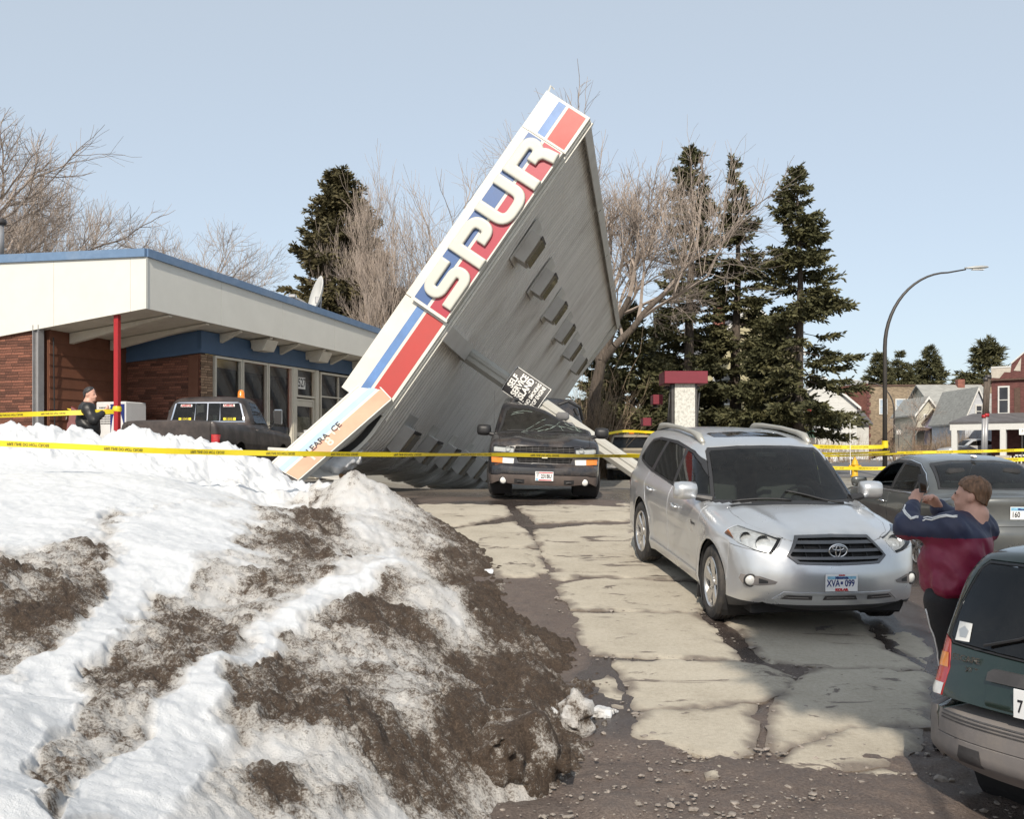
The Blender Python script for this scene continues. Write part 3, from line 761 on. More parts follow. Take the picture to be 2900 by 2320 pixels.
# roof deck behind the edge
_rz = lf(414, 't')[1]
_m = MB(); _m.add([lpt(-330, 't')-UP*.03, lpt(414, 't')-UP*.03, rpt(1180, 't')-UP*.03, B(27.5, -22, _rz-.2)], [(0, 1, 2, 3)]); part('roof', _m, mat('roof_felt', (.12, .12, .12), .9))
def soffit_z(n, s):
    _, zc = lf(414, 'b'); s0, z0 = lf(0, 'b')
    zl = zc+(z0-zc)*(s-FS)/(s0-FS)
    n1, z1 = rf(1054, 'b'); zr = (z1-zc)*(n-FN)/(n1-FN)
    return zl+zr
for k in range(20):
    s0, s1 = FS-.055-k*.148, FS-.055-k*.148-.143
    part('soffit_board', MB().prism([B(FN+.05, s0, soffit_z(FN+.05, s0)+.012), B(27, s0, soffit_z(27, s0)+.012), B(27, s1, soffit_z(27, s1)+.012), B(FN+.05, s1, soffit_z(FN+.05, s1)+.012)], UP*.03), M['soffit'])
for k in range(10):
    n = 16.05+k*1.08; s1 = FS-.06; s0 = -14.62 if k < 2 else WS-.02
    z0, z1 = soffit_z(n, s0), soffit_z(n, s1)
    part('beam', MB().prism([B(n-.05, s0, z0), B(n-.05, s1, z1), B(n-.05, s1, z1-.03), B(n-.05, s0, z0-.19)], DN*.10), M['soffit'])
# soffit lights hung under the front overhang
for px in (790, 943, 1068):
    n, _ = rf(px, 'b'); z = soffit_z(n, FS-.3)
    mb = MB(); mb.prism([B(n-.3, FS-.08, z-.02), B(n-.3, WS+.05, z-.02), B(n-.3, WS+.12, z-.24), B(n-.3, FS-.20, z-.24)], DN*.42)
    part('soffit_light', mb, M['soffit'])
# brick: alike pieces share a mesh
def brick_mesh(L, H=.043, T=.09):
    return MB().box((0, 0, 0), (L, T, H), bev=.004)
_bk = {}
def brick(L, mname, parent, Mx):
    key = (round(L, 2), mname)
    if key not in _bk:
        o = brick_mesh(L).build('brick', M[mname]); _bk[key] = o.data; bpy.data.objects.remove(o)
    o = bpy.data.objects.new('brick', _bk[key]); COL.objects.link(o); o.parent = parent; o.matrix_local = Mx
def brick_wall(name, origin, ax, nrm, width, z0, z1, zb, mname, L=.29, course=.0508, topfn=None):
    """wall block with one brick object per visible brick between zb and z1"""
    mb = MB(); a = Vector(origin)
    top = [(q, (topfn(q) if topfn else z1)) for q in (0, width)]
    mb.prism([a+ax*0+UP*(z0-a.z), a+ax*width+UP*(z0-a.z), a+ax*width+UP*(top[1][1]-a.z), a+UP*(top[0][1]-a.z)], -nrm*.15)
    wl = part(name, mb, M['mortar'])
    R = Matrix((ax, -nrm, UP)).transposed().to_4x4(); k = 0; z = zb
    while z < z1:
        q = -(.5*L if k % 2 else 0)-(.12 if k % 3 == 0 else 0)
        while q < width:
            q0, q1 = max(q, 0), min(q+L-.008, width)
            if q1-q0 > .05 and z+.03 < (topfn((q0+q1)/2) if topfn else z1):
                Mx = R.copy(); Mx.translation = ST_LOCAL(a+ax*((q0+q1)/2)+UP*(z+.0225-a.z)-nrm*(.036+.002*random.random()))
                b = bpy.data.objects; brick(q1-q0, mname, wl, Mx)
            q += L
        z += course; k += 1
    return wl
def ST_LOCAL(p): return Vector(p)
ZG = EYE-.5
brick_wall('wall', B(LN, -15.95, ZG), DP, -DN, 1.15, ZG-.3, EYE+2.5, EYE-.35, 'brick_red', topfn=lambda q: EYE+3.0)
part('wall', MB().prism([B(LN, -15.95, ZG-.3), B(LN, -21, ZG-.3), B(LN, -21, EYE+2.2), B(LN, -15.95, EYE+2.6)], DN*.15), M['brick_red'])
brick_wall('wall', B(EN, -14.66, ZG), DP, -DN, 1.75, ZG-.3, EYE+2.1, EYE+.1, 'brick_red', topfn=lambda q: EYE+1.91+.14*q/1.75)
brick_wall('wall', B(EN, WS, ZG), DN, DP, .37, ZG-.3, EYE+2.03, EYE+.55, 'brick_tan', L=.2)
# dark red corner board of the end wall, blue band round the shop front
part('corner_board', MB().box(B(EN-.02, -13.05, EYE+.75), (.22, .05, 2.5), R=Matrix((DP, DN, UP)).transposed()), M['siding'])
zb0 = EYE+1.91; zb1 = EYE+2.02
part('blue_band', MB().prism([B(EN-.03, -14.66, zb0), B(EN-.03, WS+.03, EYE+2.05), B(EN-.03, WS+.03, soffit_z(EN, WS)), B(EN-.03, -14.66, soffit_z(EN, -14.66))], DN*.08), M['band_blue'])
part('blue_band', MB().prism([B(EN-.03, WS+.032, EYE+2.05), B(27, WS+.032, EYE+2.05), B(27, WS+.032, soffit_z(27, WS)), B(EN-.03, WS+.032, soffit_z(EN, WS))], -DP*.1), M['band_blue'])
part('band_trim', MB().prism([B(EN-.045, -14.66, zb0), B(EN-.045, WS+.03, EYE+2.05), B(EN-.045, WS+.03, EYE+2.13), B(EN-.045, -14.66, zb0+.08)], DN*.015), M['band_blue'])
# siding wall of the carport: lapped boards
for k in range(16):
    z = ZG-.2+k*.2
    zt = z+.205
    part('siding_board', MB().prism([B(LN+.15, -14.66, z), B(LN+.15, -14.635, z), B(LN+.15, -14.65, zt), B(LN+.15, -14.66, zt)], DN*(EN-LN-.15)), M['siding'])
part('wall', MB().prism([B(LN+.15, -14.67, ZG-.2), B(EN, -14.67, ZG-.2), B(EN, -14.67, EYE+2.2), B(LN+.15, -14.67, EYE+2.6)], -DP*.12), M['siding'])
mb = MB(); mb.tube([B(LN+.2, -14.60, EYE+2.2), B(LN+.22, -14.6, EYE+1), B(LN+.25, -14.6, EYE-.2)], .012, 5); part('cable', mb, M['black_plastic'])
# posts
mb = MB()
for o_ in (-.06, .06): mb.box(B(LN-.02, -14.74+o_, EYE+.8), (.012, .14, 3.2), R=Matrix((DP, DN, UP)).transposed())
mb.box(B(LN-.02, -14.74, EYE+.8), (.12, .012, 3.2), R=Matrix((DP, DN, UP)).transposed())
part('steel_post', mb, M['galv'])
s_, z_ = hit_n(332, 893, FN+.12)
part('red_post', MB().box(B(FN+.12, s_, (z_+ZG)/2+.04), (.095, .095, z_-ZG+.1), R=Matrix((DP, DN, UP)).transposed(), bev=.012), M['post_red'])
# shop front: frames, panes, door
ZH = EYE+2.03; ZS = ZG+.05
def nn(px): return hit_s(px, 1100, WS)[0]
def fr(a, b, z0, z1, name='window_frame', t=.05, m='alu_frame', parent=None, out=.0):
    mb = MB(); w_ = .045
    for (n0, n1, q0, q1) in ((a, b, z1-w_, z1), (a, b, z0, z0+w_), (a, a+w_, z0+w_, z1-w_), (b-w_, b, z0+w_, z1-w_)):
        mb.box(B((n0+n1)/2, WS+out, (q0+q1)/2), (t*2, n1-n0, q1-q0), R=Matrix((DP, DN, UP)).transposed())
    return part(name, mb, M[m])
def pane(a, b, z0, z1, par, off=-.02):
    mb = MB(); mb.add([B(a, WS+off, z0), B(b, WS+off, z0), B(b, WS+off, z1), B(a, WS+off, z1)], [(0, 1, 2, 3)])
    return part('pane', mb, M['glass_shop'], parent=par)
for a, b in ((604, 681), (682.5, 754), (755.5, 824)):
    f = fr(nn(a), nn(b), EYE-.35, ZH); pane(nn(a)+.04, nn(b)-.04, EYE-.31, ZH-.04, f)
part('mullion', MB().box(B(nn(829), WS, (ZH+ZS)/2), (.12, nn(834)-nn(824)-.004, ZH-ZS), R=Matrix((DP, DN, UP)).transposed()), M['alu_frame'])
f = fr(nn(835), nn(889), EYE+1.38, ZH, 'transom_frame'); pane(nn(835)+.04, nn(889)-.04, EYE+1.42, ZH-.04, f)
door = fr(nn(836), nn(887), ZS, EYE+1.35, 'door', .035, out=-.01)
mb = MB(); mb.box(B((nn(836)+nn(887))/2, WS-.01, EYE+.55), (.05, nn(887)-nn(836)-.1, .09), R=Matrix((DP, DN, UP)).transposed())
part('door_rail', mb, M['alu_frame'], parent=door); mb = MB(); mb.box(B((nn(836)+nn(887))/2, WS-.01, EYE+1.24), (.05, nn(887)-nn(836)-.1, .12), R=Matrix((DP, DN, UP)).transposed()); part('door_rail', mb, M['alu_frame'], parent=door)
pane(nn(836)+.05, nn(887)-.05, EYE-.0, EYE+1.18, door, -.01)
part('door_post', MB().box(B(nn(892), WS+.01, (ZH+ZS)/2), (.12, nn(897)-nn(889)-.004, ZH-ZS), R=Matrix((DP, DN, UP)).transposed()), M['alu_frame'])
f = fr(nn(903), nn(1008), EYE-.35, ZH-.02)
mb = MB(); mb.box(B(nn(957), WS, EYE+.8), (.05, .03, 2.3), R=Matrix((DP, DN, UP)).transposed()); mb.box(B((nn(903)+nn(1008))/2, WS+.001, EYE+1.45), (.05, nn(1008)-nn(903)-.08, .03), R=Matrix((DP, DN, UP)).transposed()); part('muntin', mb, M['alu_frame'], parent=f)
pane(nn(903)+.04, nn(1008)-.04, EYE-.31, ZH-.06, f)
part('shop_wall', MB().box(B((EN+.4+27)/2+.0, WS-.07, EYE-.5), (.08, 27-EN-.4, .34), R=Matrix((DP, DN, UP)).transposed()), M['brick_tan'])
part('shop_wall', MB().box(B((nn(1010)+27)/2, WS-.03, EYE+.7), (.12, 27-nn(1010), 2.9), R=Matrix((DP, DN, UP)).transposed()), M['panel_white'])
# inside of the shop
mb = MB(); mb.add([B(EN+.2, -18, ZG), B(27, -18, ZG), B(27, -18, EYE+2.4), B(EN+.2, -18, EYE+2.4), B(EN+.2, WS-.1, ZG), B(27, WS-.1, ZG), B(27, WS-.1, EYE+2.4), B(EN+.2, WS-.1, EYE+2.4)], [(0, 1, 2, 3), (0, 3, 7, 4), (1, 5, 6, 2), (0, 4, 5, 1), (3, 2, 6, 7)]); part('shop_interior', mb, M['shop_dark'])
mb = MB()
for q in (0, .16): mb.tube([B(19.3+q, -14.3, EYE+1.93), B(21.4+q, -15.9, EYE+1.93)], .02, 6)
part('light_tube', mb, M['tube'])
part('red_sign_board', MB().box(B(20.6, -14.4, EYE+1.15), (.06, 3.6, .5), R=Matrix((DP, DN, UP)).transposed()), M['shop_red'])
part('shelf_unit', MB().box(B(20.5, -15.0, EYE+.1), (.5, 4, 1.2), R=Matrix((DP, DN, UP)).transposed()), M['curtain'])
def facing(n, s, z, sc=1): return frame(B(n, s, z), DN, UP)
text_obj('neon_sign', 'ATM', M['neon'], facing(nn(716), -14.3, EYE+1.0), st, .42, .01).matrix_parent_inverse = ST_INV
for q, ch in enumerate('OPEN'):
    text_obj('neon_letter', ch, M['neon'], facing(nn(781), WS-.25, EYE+1.70-q*.27), st, .24, .01).matrix_parent_inverse = ST_INV
n0, n1 = hit_s(846, 1070, WS)[0], hit_s(868, 1070, WS)[0]
pl = part('number_plate', MB().box(B(nn(854), WS+.005, EYE+1.70), (.006, .30, .26), R=Matrix((DP, DN, UP)).transposed()), M['white_print'])
o = text_obj('house_number', '527', M['ink_black'], frame(B(nn(854), WS+.009, EYE+1.70), DN, UP), pl, .27, .001, .78, bold=.004)
part('window_poster', MB().box(B(nn(790)+.25, WS-.06, EYE+.2), (.01, .95, 1.0), R=Matrix((DP, DN, UP)).transposed()), M['poster'])
part('curtain', MB().box(B(nn(955), WS-.28, EYE+.6), (.01, 1.6, 1.2), R=Matrix((DP, DN, UP)).transposed()), M['curtain'])
part('door_poster', MB().box(B(nn(862), WS-.09, EYE+.55), (.01, .75, .8), R=Matrix((DP, DN, UP)).transposed()), mat('door_poster', (.5, .46, .33), .5, var=.5, scale=9))
# rooftop things
dish = thing('satellite_dish', 'white satellite dish on the slate blue roof edge', 'satellite dish', P(882, 880, 24.5))
prof = [(0.0, -.16), (.2, -.145), (.4, -.1), (.55, -.04), (.6, 0), (.59, .01), (.4, -.085), (.0, -.145)]
dq = Matrix.Rotation(radians(-72), 3, 'Y') @ Matrix.Rotation(radians(0), 3, 'X')
Mx = (Matrix.Rotation(radians(25), 3, 'Z') @ Matrix.Rotation(radians(-75), 3, 'Y')).to_4x4(); Mx.translation = (.1, 0, .42)
MB().lathe(prof, 28, Mx).build('reflector', mat('dish_white', (.62, .62, .6), .5, var=.04), dish, True)
mb = MB(); mb.tube([(.12, 0, .05), (-.35, -.1, .32), (-.5, -.12, .36)], .025, 6); mb.box((-.52, -.12, .4), (.2, .12, .1), bev=.02); mb.build('feed_arm', M['galv'], dish)
mb = MB(); mb.tube([(.25, 0, -.55), (.25, 0, .3)], .035, 8); mb.box((.2, .0, .3), (.18, .12, .2), bev=.02); mb.build('mount', M['galv'], dish)
fl = thing('chimney_flue', 'shiny metal chimney flue with dark cap at the roof corner', 'chimney pipe', P(-2, 735, 20.5))
MB().lathe([(0, 0), (.085, 0), (.085, .66), (0, .66)], 16).build('pipe', M['galv'], fl, True); MB().lathe([(0, .64), (.12, .66), (.13, .7), (.12, .76), (0, .78)], 16).build('cap', M['steel_dark'], fl, True)
# ice freezer and hose reel in the carport
R3 = Matrix((DP, DN, UP)).transposed()
ice = thing('ice_freezer', 'white ice freezer with a blue mountain picture behind the red post', 'freezer', B(16.9, -14.2, gz(-7.6, 20.5)))
ice.rotation_euler = (0, 0, math.atan2(DP.y, DP.x))
M['ice_white'] = mat('ice_white', (.66, .67, .68), .4, var=.04)
MB().box((0, 0, .78), (.72, .62, 1.5), bev=.02).build('cabinet', M['ice_white'], ice)
mb = MB()
for a in range(9):
    for q in range(8): mb.box((-.26+a*.035, -.312, 1.1+q*.045), (.024, .006, .022))
mb.build('vent_grille', M['steel_dark'], ice)
mb = MB(); mb.prism([(.0, -.312, .85), (.34, -.312, .85), (.34, -.312, 1.48), (.0, -.312, 1.48)], (0, -.004, 0)); mb.build('picture_panel', M['ink_blue'], ice)
mb = MB(); mb.prism([(.0, -.317, .85), (.34, -.317, .85), (.31, -.317, 1.12), (.25, -.317, 1.3), (.2, -.317, 1.33), (.12, -.317, 1.4), (.06, -.317, 1.2)], (0, -.003, 0)); mb.build('mountain_print', M['ice_white'], ice)
text_obj('lettering', 'ICE', M['ink_blue'], frame((-.02, -.317, .66), (1, 0, 0), (0, 0, 1)), ice, .3, .001, 1.0, bold=.01)
rl = thing('hose_reel', 'dark red hose reel with yellow hose behind the snow bank', 'hose reel', P(194, 1225, 20.2))
Mr = Matrix.Rotation(radians(75), 4, 'X')
M['reel_red'] = mat('reel_red', (.12, .012, .015), .5)
mb = MB()
for q in (-.1, .1): mb.lathe([(.03, q), (.26, q), (.28, q+.015), (.26, q+.03), (.03, q+.03)], 24, Matrix.Translation((0, 0, .22)) @ Mr)
mb.build('drum', M['reel_red'], rl); mb = MB(); mb.lathe([(.0, -.2), (.05, -.2), (.05, .2), (0, .2)], 10, Matrix.Translation((0, 0, .22)) @ Mr); mb.box((0, 0, -.15), (.5, .3, .1)); mb.build('stand', M['steel_dark'], rl)
mb = MB(); mb.tube([(-.25, -.2, -.35), (-.18, -.2, .0), (-.1, -.18, .33), (.03, -.15, .45), (.1, -.13, .43)], .017, 6); mb.build('hose', M['yellow_print'], rl)

# station and fittings scaled about the camera, pushed back along the line of sight
for o_ in (st, dish, fl, ice, rl):
    o_.location = Vector((0, 0, EYE))+(o_.location-Vector((0, 0, EYE)))*1.2
    o_.scale = [q*(1.2 if o_ in (st, fl) else (.95 if o_ is dish else 1.15)) for q in o_.scale]
ice.location.z = gz(ice.location.x, ice.location.y)
# ---------------------------------------------------------------- the toppled fuel canopy (frame: a down the fascia, b away, c up through the roof)
E1 = Vector((-.571, .021, -.82)).normalized(); V1 = Vector((.1259, .990, -.062)); V1 = (V1-E1*V1.dot(E1)).normalized()
N1 = E1.cross(V1); N1 = N1 if N1.z > 0 else -N1
CA = P(1672, 339, 20.0)
BEND, BR = 6.95, 1.75
def can(a, b, c=0.0):
    if a <= BEND: return CA+E1*a+V1*b+N1*c
    t = (a-BEND)/BR
    return CA+E1*(BEND+(BR-c)*sin(t))+N1*(BR-(BR-c)*cos(t))+V1*b
def can_px(px, py, c=0.0):
    """(a,b) on the plane c seen at pixel"""
    d = P(px, py, 1.0)-Vector((0, 0, EYE)); o = Vector((0, 0, EYE)); q = CA+N1*c
    t = (q-o).dot(N1)/d.dot(N1); p = o+d*t-q; return p.dot(E1), p.dot(V1)
M['can_white'] = mat('can_white', (.60, .595, .555), .45, var=.04, scale=3, dirt=(.45, .36, .2), damt=.22, dscale=1.2, streak=(1, 1, 1))
M['can_trim'] = mat('can_trim', (.58, .565, .53), .5, var=.08, dirt=(.22, .17, .12), damt=.35)
M['sign_red'] = mat('sign_red', (.36, .022, .045), .35, var=.06, scale=1, coat=.3)
M['stripe_red'] = mat('stripe_red', (.40, .035, .028), .4, var=.08, scale=1.5, coat=.2)
M['sign_blue'] = mat('sign_blue', (.045, .105, .27), .35, var=.08, coat=.3)
M['stripe_blue'] = mat('stripe_blue', (.10, .21, .45), .4, var=.25, scale=1.2)
M['faded_blue'] = mat('faded_blue', (.34, .46, .62), .5, var=.12, scale=2)
M['faded_red'] = mat('faded_red', (.62, .30, .20), .5, var=.1, scale=2)
M['letter'] = mat('letter', (.52, .52, .47), .4, var=.02)
def deck_material():
    m, nt, b, out = new_mat('corrugated_deck')
    tc = node(nt, 'ShaderNodeTexCoord')
    at = node(nt, 'ShaderNodeAttribute', attribute_name='ab', attribute_type='GEOMETRY')
    mp = node(nt, 'ShaderNodeMapping'); mp.inputs['Scale'].default_value = (.35, 4, 1); nt.links.new(at.outputs['Vector'], mp.inputs[0])
    n = noise_node(nt, 1.6, 8, .65, mp.outputs[0]); n2 = noise_node(nt, .5, 4, .6, at.outputs['Vector'])
    c = ramp(nt, n.outputs[0], [(.3, (.58, .56, .53)), (.55, (.72, .70, .67)), (.75, (.80, .78, .75))]).outputs[0]
    c = mixc(nt, ramp(nt, n2.outputs[0], [(.5, 0.0), (.75, .4)]).outputs[0], c, (.24, .19, .15))
    st_ = node(nt, 'ShaderNodeAttribute', attribute_name='stain'); c = mixc(nt, st_.outputs['Fac'], c, (.12, .08, .06))
    nt.links.new(c, b.inputs['Base Color']); b.inputs['Metallic'].default_value = .2
    rr = ramp(nt, n.outputs[0], [(.3, .5), (.7, .3)]); nt.links.new(rr.outputs[0], b.inputs['Roughness'])
    return m
M['deck'] = deck_material()
CN = thing('fuel_canopy', 'huge fuel station canopy toppled on its edge with lettered fascia', 'canopy', can(8, 6))
bpy.context.view_layer.update(); CN_INV = CN.matrix_world.inverted()
def cpart(name, mb, m, parent=None, smooth=False):
    o = mb.build(name, m, parent or CN, smooth)
    o.matrix_parent_inverse = CN_INV if parent is None else Matrix.Identity(4)
    return o
def cbox(a0, a1, b0, b1, c0, c1, mb=None):
    mb = mb or MB()
    vs = [can(a, b, c) for a in (a0, a1) for b in (b0, b1) for c in (c0, c1)]
    mb.add(vs, [(0, 1, 3, 2), (4, 6, 7, 5), (0, 4, 5, 1), (2, 3, 7, 6), (0, 2, 6, 4), (1, 5, 7, 3)]); return mb
DEPTH, DC = 20.4, .16
L1 = can_px(1497, 706, 0); L6 = can_px(1637, 1033, 0); R1 = can_px(1143, 1250, 0); R5 = can_px(1352, 1325, 0)
rowA = [(L1[0]+(L6[0]-L1[0])*k/5, L1[1]+(L6[1]-L1[1])*k/5) for k in range(6)]
rowB = [(R1[0]+(R5[0]-R1[0])*k/4, R1[1]+(R5[1]-R1[1])*k/4) for k in range(6)]
# ribbed deck panels
as_ = np.concatenate([np.arange(.1, 6.6, .35), np.arange(6.6, 8.75, .13)])
rib = [(0, 0), (.09, 0), (.115, 1), (.175, 1), (.2, 0)]
def deck_panel(b0, b1):
    bs, rh = [], []
    q = b0
    while q < b1-.01:
        for x, y in rib[:-1]: bs.append(q+x); rh.append(y)
        q += .2
    bs.append(b1-.004); rh.append(0)
    V = []; AB = []; ST = []
    for a in as_:
        for bb, r_ in zip(bs, rh):
            wv = .035*float(fbm(np.array([a*.55]), np.array([bb*.35]), oct=2, seed=91)[0])*min(1, a/1.0)
            cr = max(0, min(1, (a-6.9)/1.0)); ph = float(fbm(np.array([bb*1.1]), np.array([a*.8]), oct=3, seed=92)[0])
            c = DC+wv-r_*.046+cr*(.10*ph)
            V.append(can(a+cr*.12*ph, bb, c)[:]); AB.append((a, bb, 0))
            s_ = 0
            for la, lb in rowA+rowB:
                if abs(bb-lb) < .55 and la+.2 < a < la+2.0: s_ = max(s_, (1-(a-la-.2)/1.8)*(1-abs(bb-lb)/.55)*.6)
            ST.append(s_*(.5+.5*abs(ph)))
    n = len(bs)
    o = mesh_obj('deck_panel', V, grid_faces(len(as_), n)[:, ::-1], M['deck'], CN, smooth=False)
    o.matrix_parent_inverse = CN_INV
    at = o.data.attributes.new('ab', 'FLOAT_VECTOR', 'POINT'); at.data.foreach_set('vector', np.array(AB, dtype=np.float32).ravel())
    set_attr(o, 'stain', ST); autosmooth(o, 25)
for k in range(34): deck_panel(.05+k*.6, .05+(k+1)*.6)
# roof sheet and rims
mb = MB()
for i, (x, y) in enumerate(zip(as_[:-1], as_[1:])): mb.add([can(x, .05, .75), can(y, .05, .75), can(y, DEPTH, .75), can(x, DEPTH, .75)], [(0, 1, 2, 3)])
cpart('roof_sheet', mb, M['can_trim'])
for k in range(26): cpart('roof_rib', cbox(.1, 6.9, .4+k*.78, .52+k*.78, .755, .86), M['grey_plastic'])
for q0, q1 in ((0, 5.4), (5.41, 9.6), (9.61, 13.4), (13.41, 17), (17.01, DEPTH)):
    cpart('rim_panel', cbox(0, .10, q0, q1, 0, .92), M['can_trim'])
    cpart('rim_flashing', cbox(.101, .20, q0+.1, q1, .0, .03), M['can_trim'])
mb = cbox(.1, 8.3, DEPTH-.02, DEPTH+.12, -.02, .9); cpart('rim_panel', mb, M['can_trim'])
cpart('rim_flashing', cbox(.15, 8.0, DEPTH-.6, DEPTH-.02, .06, .10), M['can_trim'])
# fascia: upper plain panel, sign box, lower plain panel; stripes are separate flat strips on them
def fascia(a0, a1, name='fascia_panel'):
    f = cpart(name, cbox(a0, a1, -.10, .0, .0, .97), M['can_white'])
    for (c0, c1, mm) in ((.06, .44, 'stripe_red'), (.50, .66, 'stripe_blue')):
        cpart('stripe', cbox(a0+.05, a1-.01, -.104, -.1005, c0, c1), M[mm], f)
    return f
fu = fascia(0, .80); fl_ = fascia(4.57, 6.66)
sg = cpart('sign_box', cbox(.815, 4.555, -.20, -.0, .02, .80), M['can_white'])
cpart('cap_panel', cbox(.815, 4.555, -.12, .0, .801, .97), M['can_white'])
for (c0, c1, mm) in ((.05, .42, 'sign_red'), (.48, .775, 'sign_blue')): cpart('sign_face', cbox(.85, 4.52, -.204, -.2005, c0, c1), M[mm], sg)
for c0, b0 in ((-.03, -.03), (-.07, .03)): cpart('fascia_trim', cbox(.02, 6.7, b0, b0+.05, c0, c0+.035), M['can_white'])
for a in (.8, 4.56): cpart('sign_frame', cbox(a-.02, a+.02, -.215, -.201, .0, .81), M['can_white'], sg)
# raised letters
def rounded(pts, r, n=7):
    out = [Vector(pts[0])]
    for i in range(1, len(pts)-1):
        p0, p, p1 = Vector(pts[i-1]), Vector(pts[i]), Vector(pts[i+1]); d0 = (p0-p).normalized(); d1 = (p1-p).normalized()
        rr = min(r, (p0-p).length*.5, (p1-p).length*.5)
        for k in range(n+1):
            t = k/n; a = p+d0*rr; b = p+d1*rr
            out.append(a.lerp(p, t).lerp(p.lerp(b, t), t))
    out.append(Vector(pts[-1])); return out
LET = {'S': [[(.66, .62), (.11, .62), (.11, .365), (.60, .365), (.60, .11), (.0, .11)]],
       'P': [[(.10, .0), (.10, .725)], [(.10, .62), (.63, .62), (.63, .27), (.36, .27)]],
       'U': [[(.10, .73), (.10, .11), (.62, .11), (.62, .73)]],
       'R': [[(.10, .0), (.10, .725)], [(.10, .62), (.63, .62), (.63, .35), (.36, .35)], [(.46, .36), (.60, .27), (.63, .0)]]}
def letter(ch, u0, par):
    lines = [rounded(l, .2) for l in LET[ch]]; hw = .098
    def f(x, y, z):
        d = np.full(x.shape, 9.0)
        for l in lines:
            for i in range(len(l)-1):
                a = l[i]; e = l[i+1]-a; L = e.length_squared
                if L < 1e-9: continue
                tr = ((x-a.x)*e.x+(y-a.y)*e.y)/L; t = np.clip(tr, 0, 1)
                dd = np.hypot(x-a.x-t*e.x, y-a.y-t*e.y)-hw
                if i == 0: dd = np.maximum(dd, -tr*sqrt(L))
                if i == len(l)-2: dd = np.maximum(dd, (tr-1)*sqrt(L))
                d = np.minimum(d, dd)
        return smax(d, np.abs(z)-.05, .035)
    V, F = surface_nets(f, (-.06, -.06, -.075), (.8, .80, .075), .0135)
    sl_ = .0
    W = [can(4.45-(u0+x*1.13+sl_*y), -.235-z, .035+y*1.02)[:] for x, y, z in V]
    o = mesh_obj('letter', W, F, M['letter'], par, True)
    return o
for ch, u in (('S', .08), ('P', 1.0), ('U', 1.86), ('R', 2.74)): letter(ch, u, sg)
# light fittings on the underside
M['lamp_housing'] = mat('lamp_housing', (.60, .58, .55), .55, var=.06, dirt=(.2, .16, .12), damt=.35)
M['lamp_lens'] = mat('lamp_lens', (.20, .17, .125), .2, var=.3, scale=6, coat=.6)
for la, lb in rowA+rowB:
    pl = cpart('light_fitting', cbox(la-.31, la+.31, lb-.28, lb+.28, -.14, DC-.02), M['lamp_housing'])
    cpart('mount_plate', cbox(la-.55, la+.42, lb-.42, lb+.4, DC-.06, DC-.045), M['can_trim'])
    cpart('lens', cbox(la-.26, la+.28, lb-.24, lb+.24, -.20, -.141), M['lamp_lens'], pl)
    cpart('lens_rim', cbox(la-.33, la-.27, lb-.29, lb+.29, -.17, -.142), M['steel_dark'], pl)
# leaning column with head plate
ca, cb = can_px(1326, 1006, 0)
CW = .17
col_dir = -N1
c_end = -(can(ca, cb, 0).z-(EYE-1.35))/N1.z*1.0
mb = MB()
def ring(c, prof): return [can(ca+x, cb+y, c) for x, y in prof]
prof = [(-CW, -CW*.55), (-CW*.55, -CW), (-.02, -CW), (-.02, -CW+.025), (.02, -CW+.025), (.02, -CW), (CW*.55, -CW), (CW, -CW*.55), (CW, CW*.55), (CW*.55, CW), (-CW*.55, CW), (-CW, CW*.55)]
ra, rb = ring(DC, prof), ring(c_end, prof); k = len(prof)
mb.add(ra+rb, [(i, (i+1) % k, k+(i+1) % k, k+i) for i in range(k)]+[tuple(range(k)), tuple(range(2*k-1, k-1, -1))])
M['col_paint'] = mat('col_paint', (.44, .44, .41), .45, var=.05, dirt=(.3, .22, .14), damt=.25, dscale=4)
col = cpart('column', mb, M['col_paint'])
cpart('column_head', cbox(ca-.18, ca+.14, .02, cb-.25, -.06, .13), M['lamp_housing'])
# black notice on the column
sc_ = -1.18
Pc = P(1489, 1103, can(ca, cb, -1.35).y-CW-.06)
fs_ = thing('notice_board', 'black self service notice hanging on the leaning canopy column', 'sign', Pc)
Fr = frame((0, 0, 0), -E1, N1)     # reading direction up the fascia, top towards the roof
mb = MB(); nq = 10
def bow(x): return -.05*(x/.3)**2
for i in range(nq):
    x0, x1 = -.30+.6*i/nq, -.30+.6*(i+1)/nq
    q = lambda x, y, z: Fr @ Vector((x, y, z+bow(x)))
    mb.add([q(x0, -.44, 0), q(x1, -.44, 0), q(x1, .44, 0), q(x0, .44, 0), q(x0, -.44, -.006), q(x1, -.44, -.006), q(x1, .44, -.006), q(x0, .44, -.006)], [(0, 1, 2, 3), (7, 6, 5, 4), (0, 4, 5, 1), (2, 6, 7, 3)])
mb.build('board', M['ink_black'], fs_)
mb = MB()
for i in range(nq):
    x0, x1 = -.30+.6*i/nq, -.30+.6*(i+1)/nq
    for y in (-.435, .423): mb.add([q(x0, y, .003), q(x1, y, .003), q(x1, y+.012, .003), q(x0, y+.012, .003)], [(0, 1, 2, 3)])
for x in (-.298, .288): mb.add([q(x, -.435, .003), q(x+.01, -.435, .003), q(x+.01, .435, .003), q(x, .435, .003)], [(0, 1, 2, 3)])
x = .0; mb.add([q(-.25, -.10, .003), q(.0, -.10, .003), q(.25, -.10, .003), q(.25, -.085, .003), q(0, -.085, .003), q(-.25, -.085, .003)], [(0, 1, 4, 5), (1, 2, 3, 4)])
stuff_o = mb.build('border', M['white_print'], fs_)
def bent_text(txt, y, size, sx, bold):
    me = text_mesh(txt, size, .0, sx, bold=bold)
    for v in me.vertices: v.co = Fr @ Vector((v.co.x, v.co.y+y, .005+bow(v.co.x)))
    me.materials.clear(); me.materials.append(M['white_print'])
    o = bpy.data.objects.new('lettering', me); COL.objects.link(o); o.parent = fs_
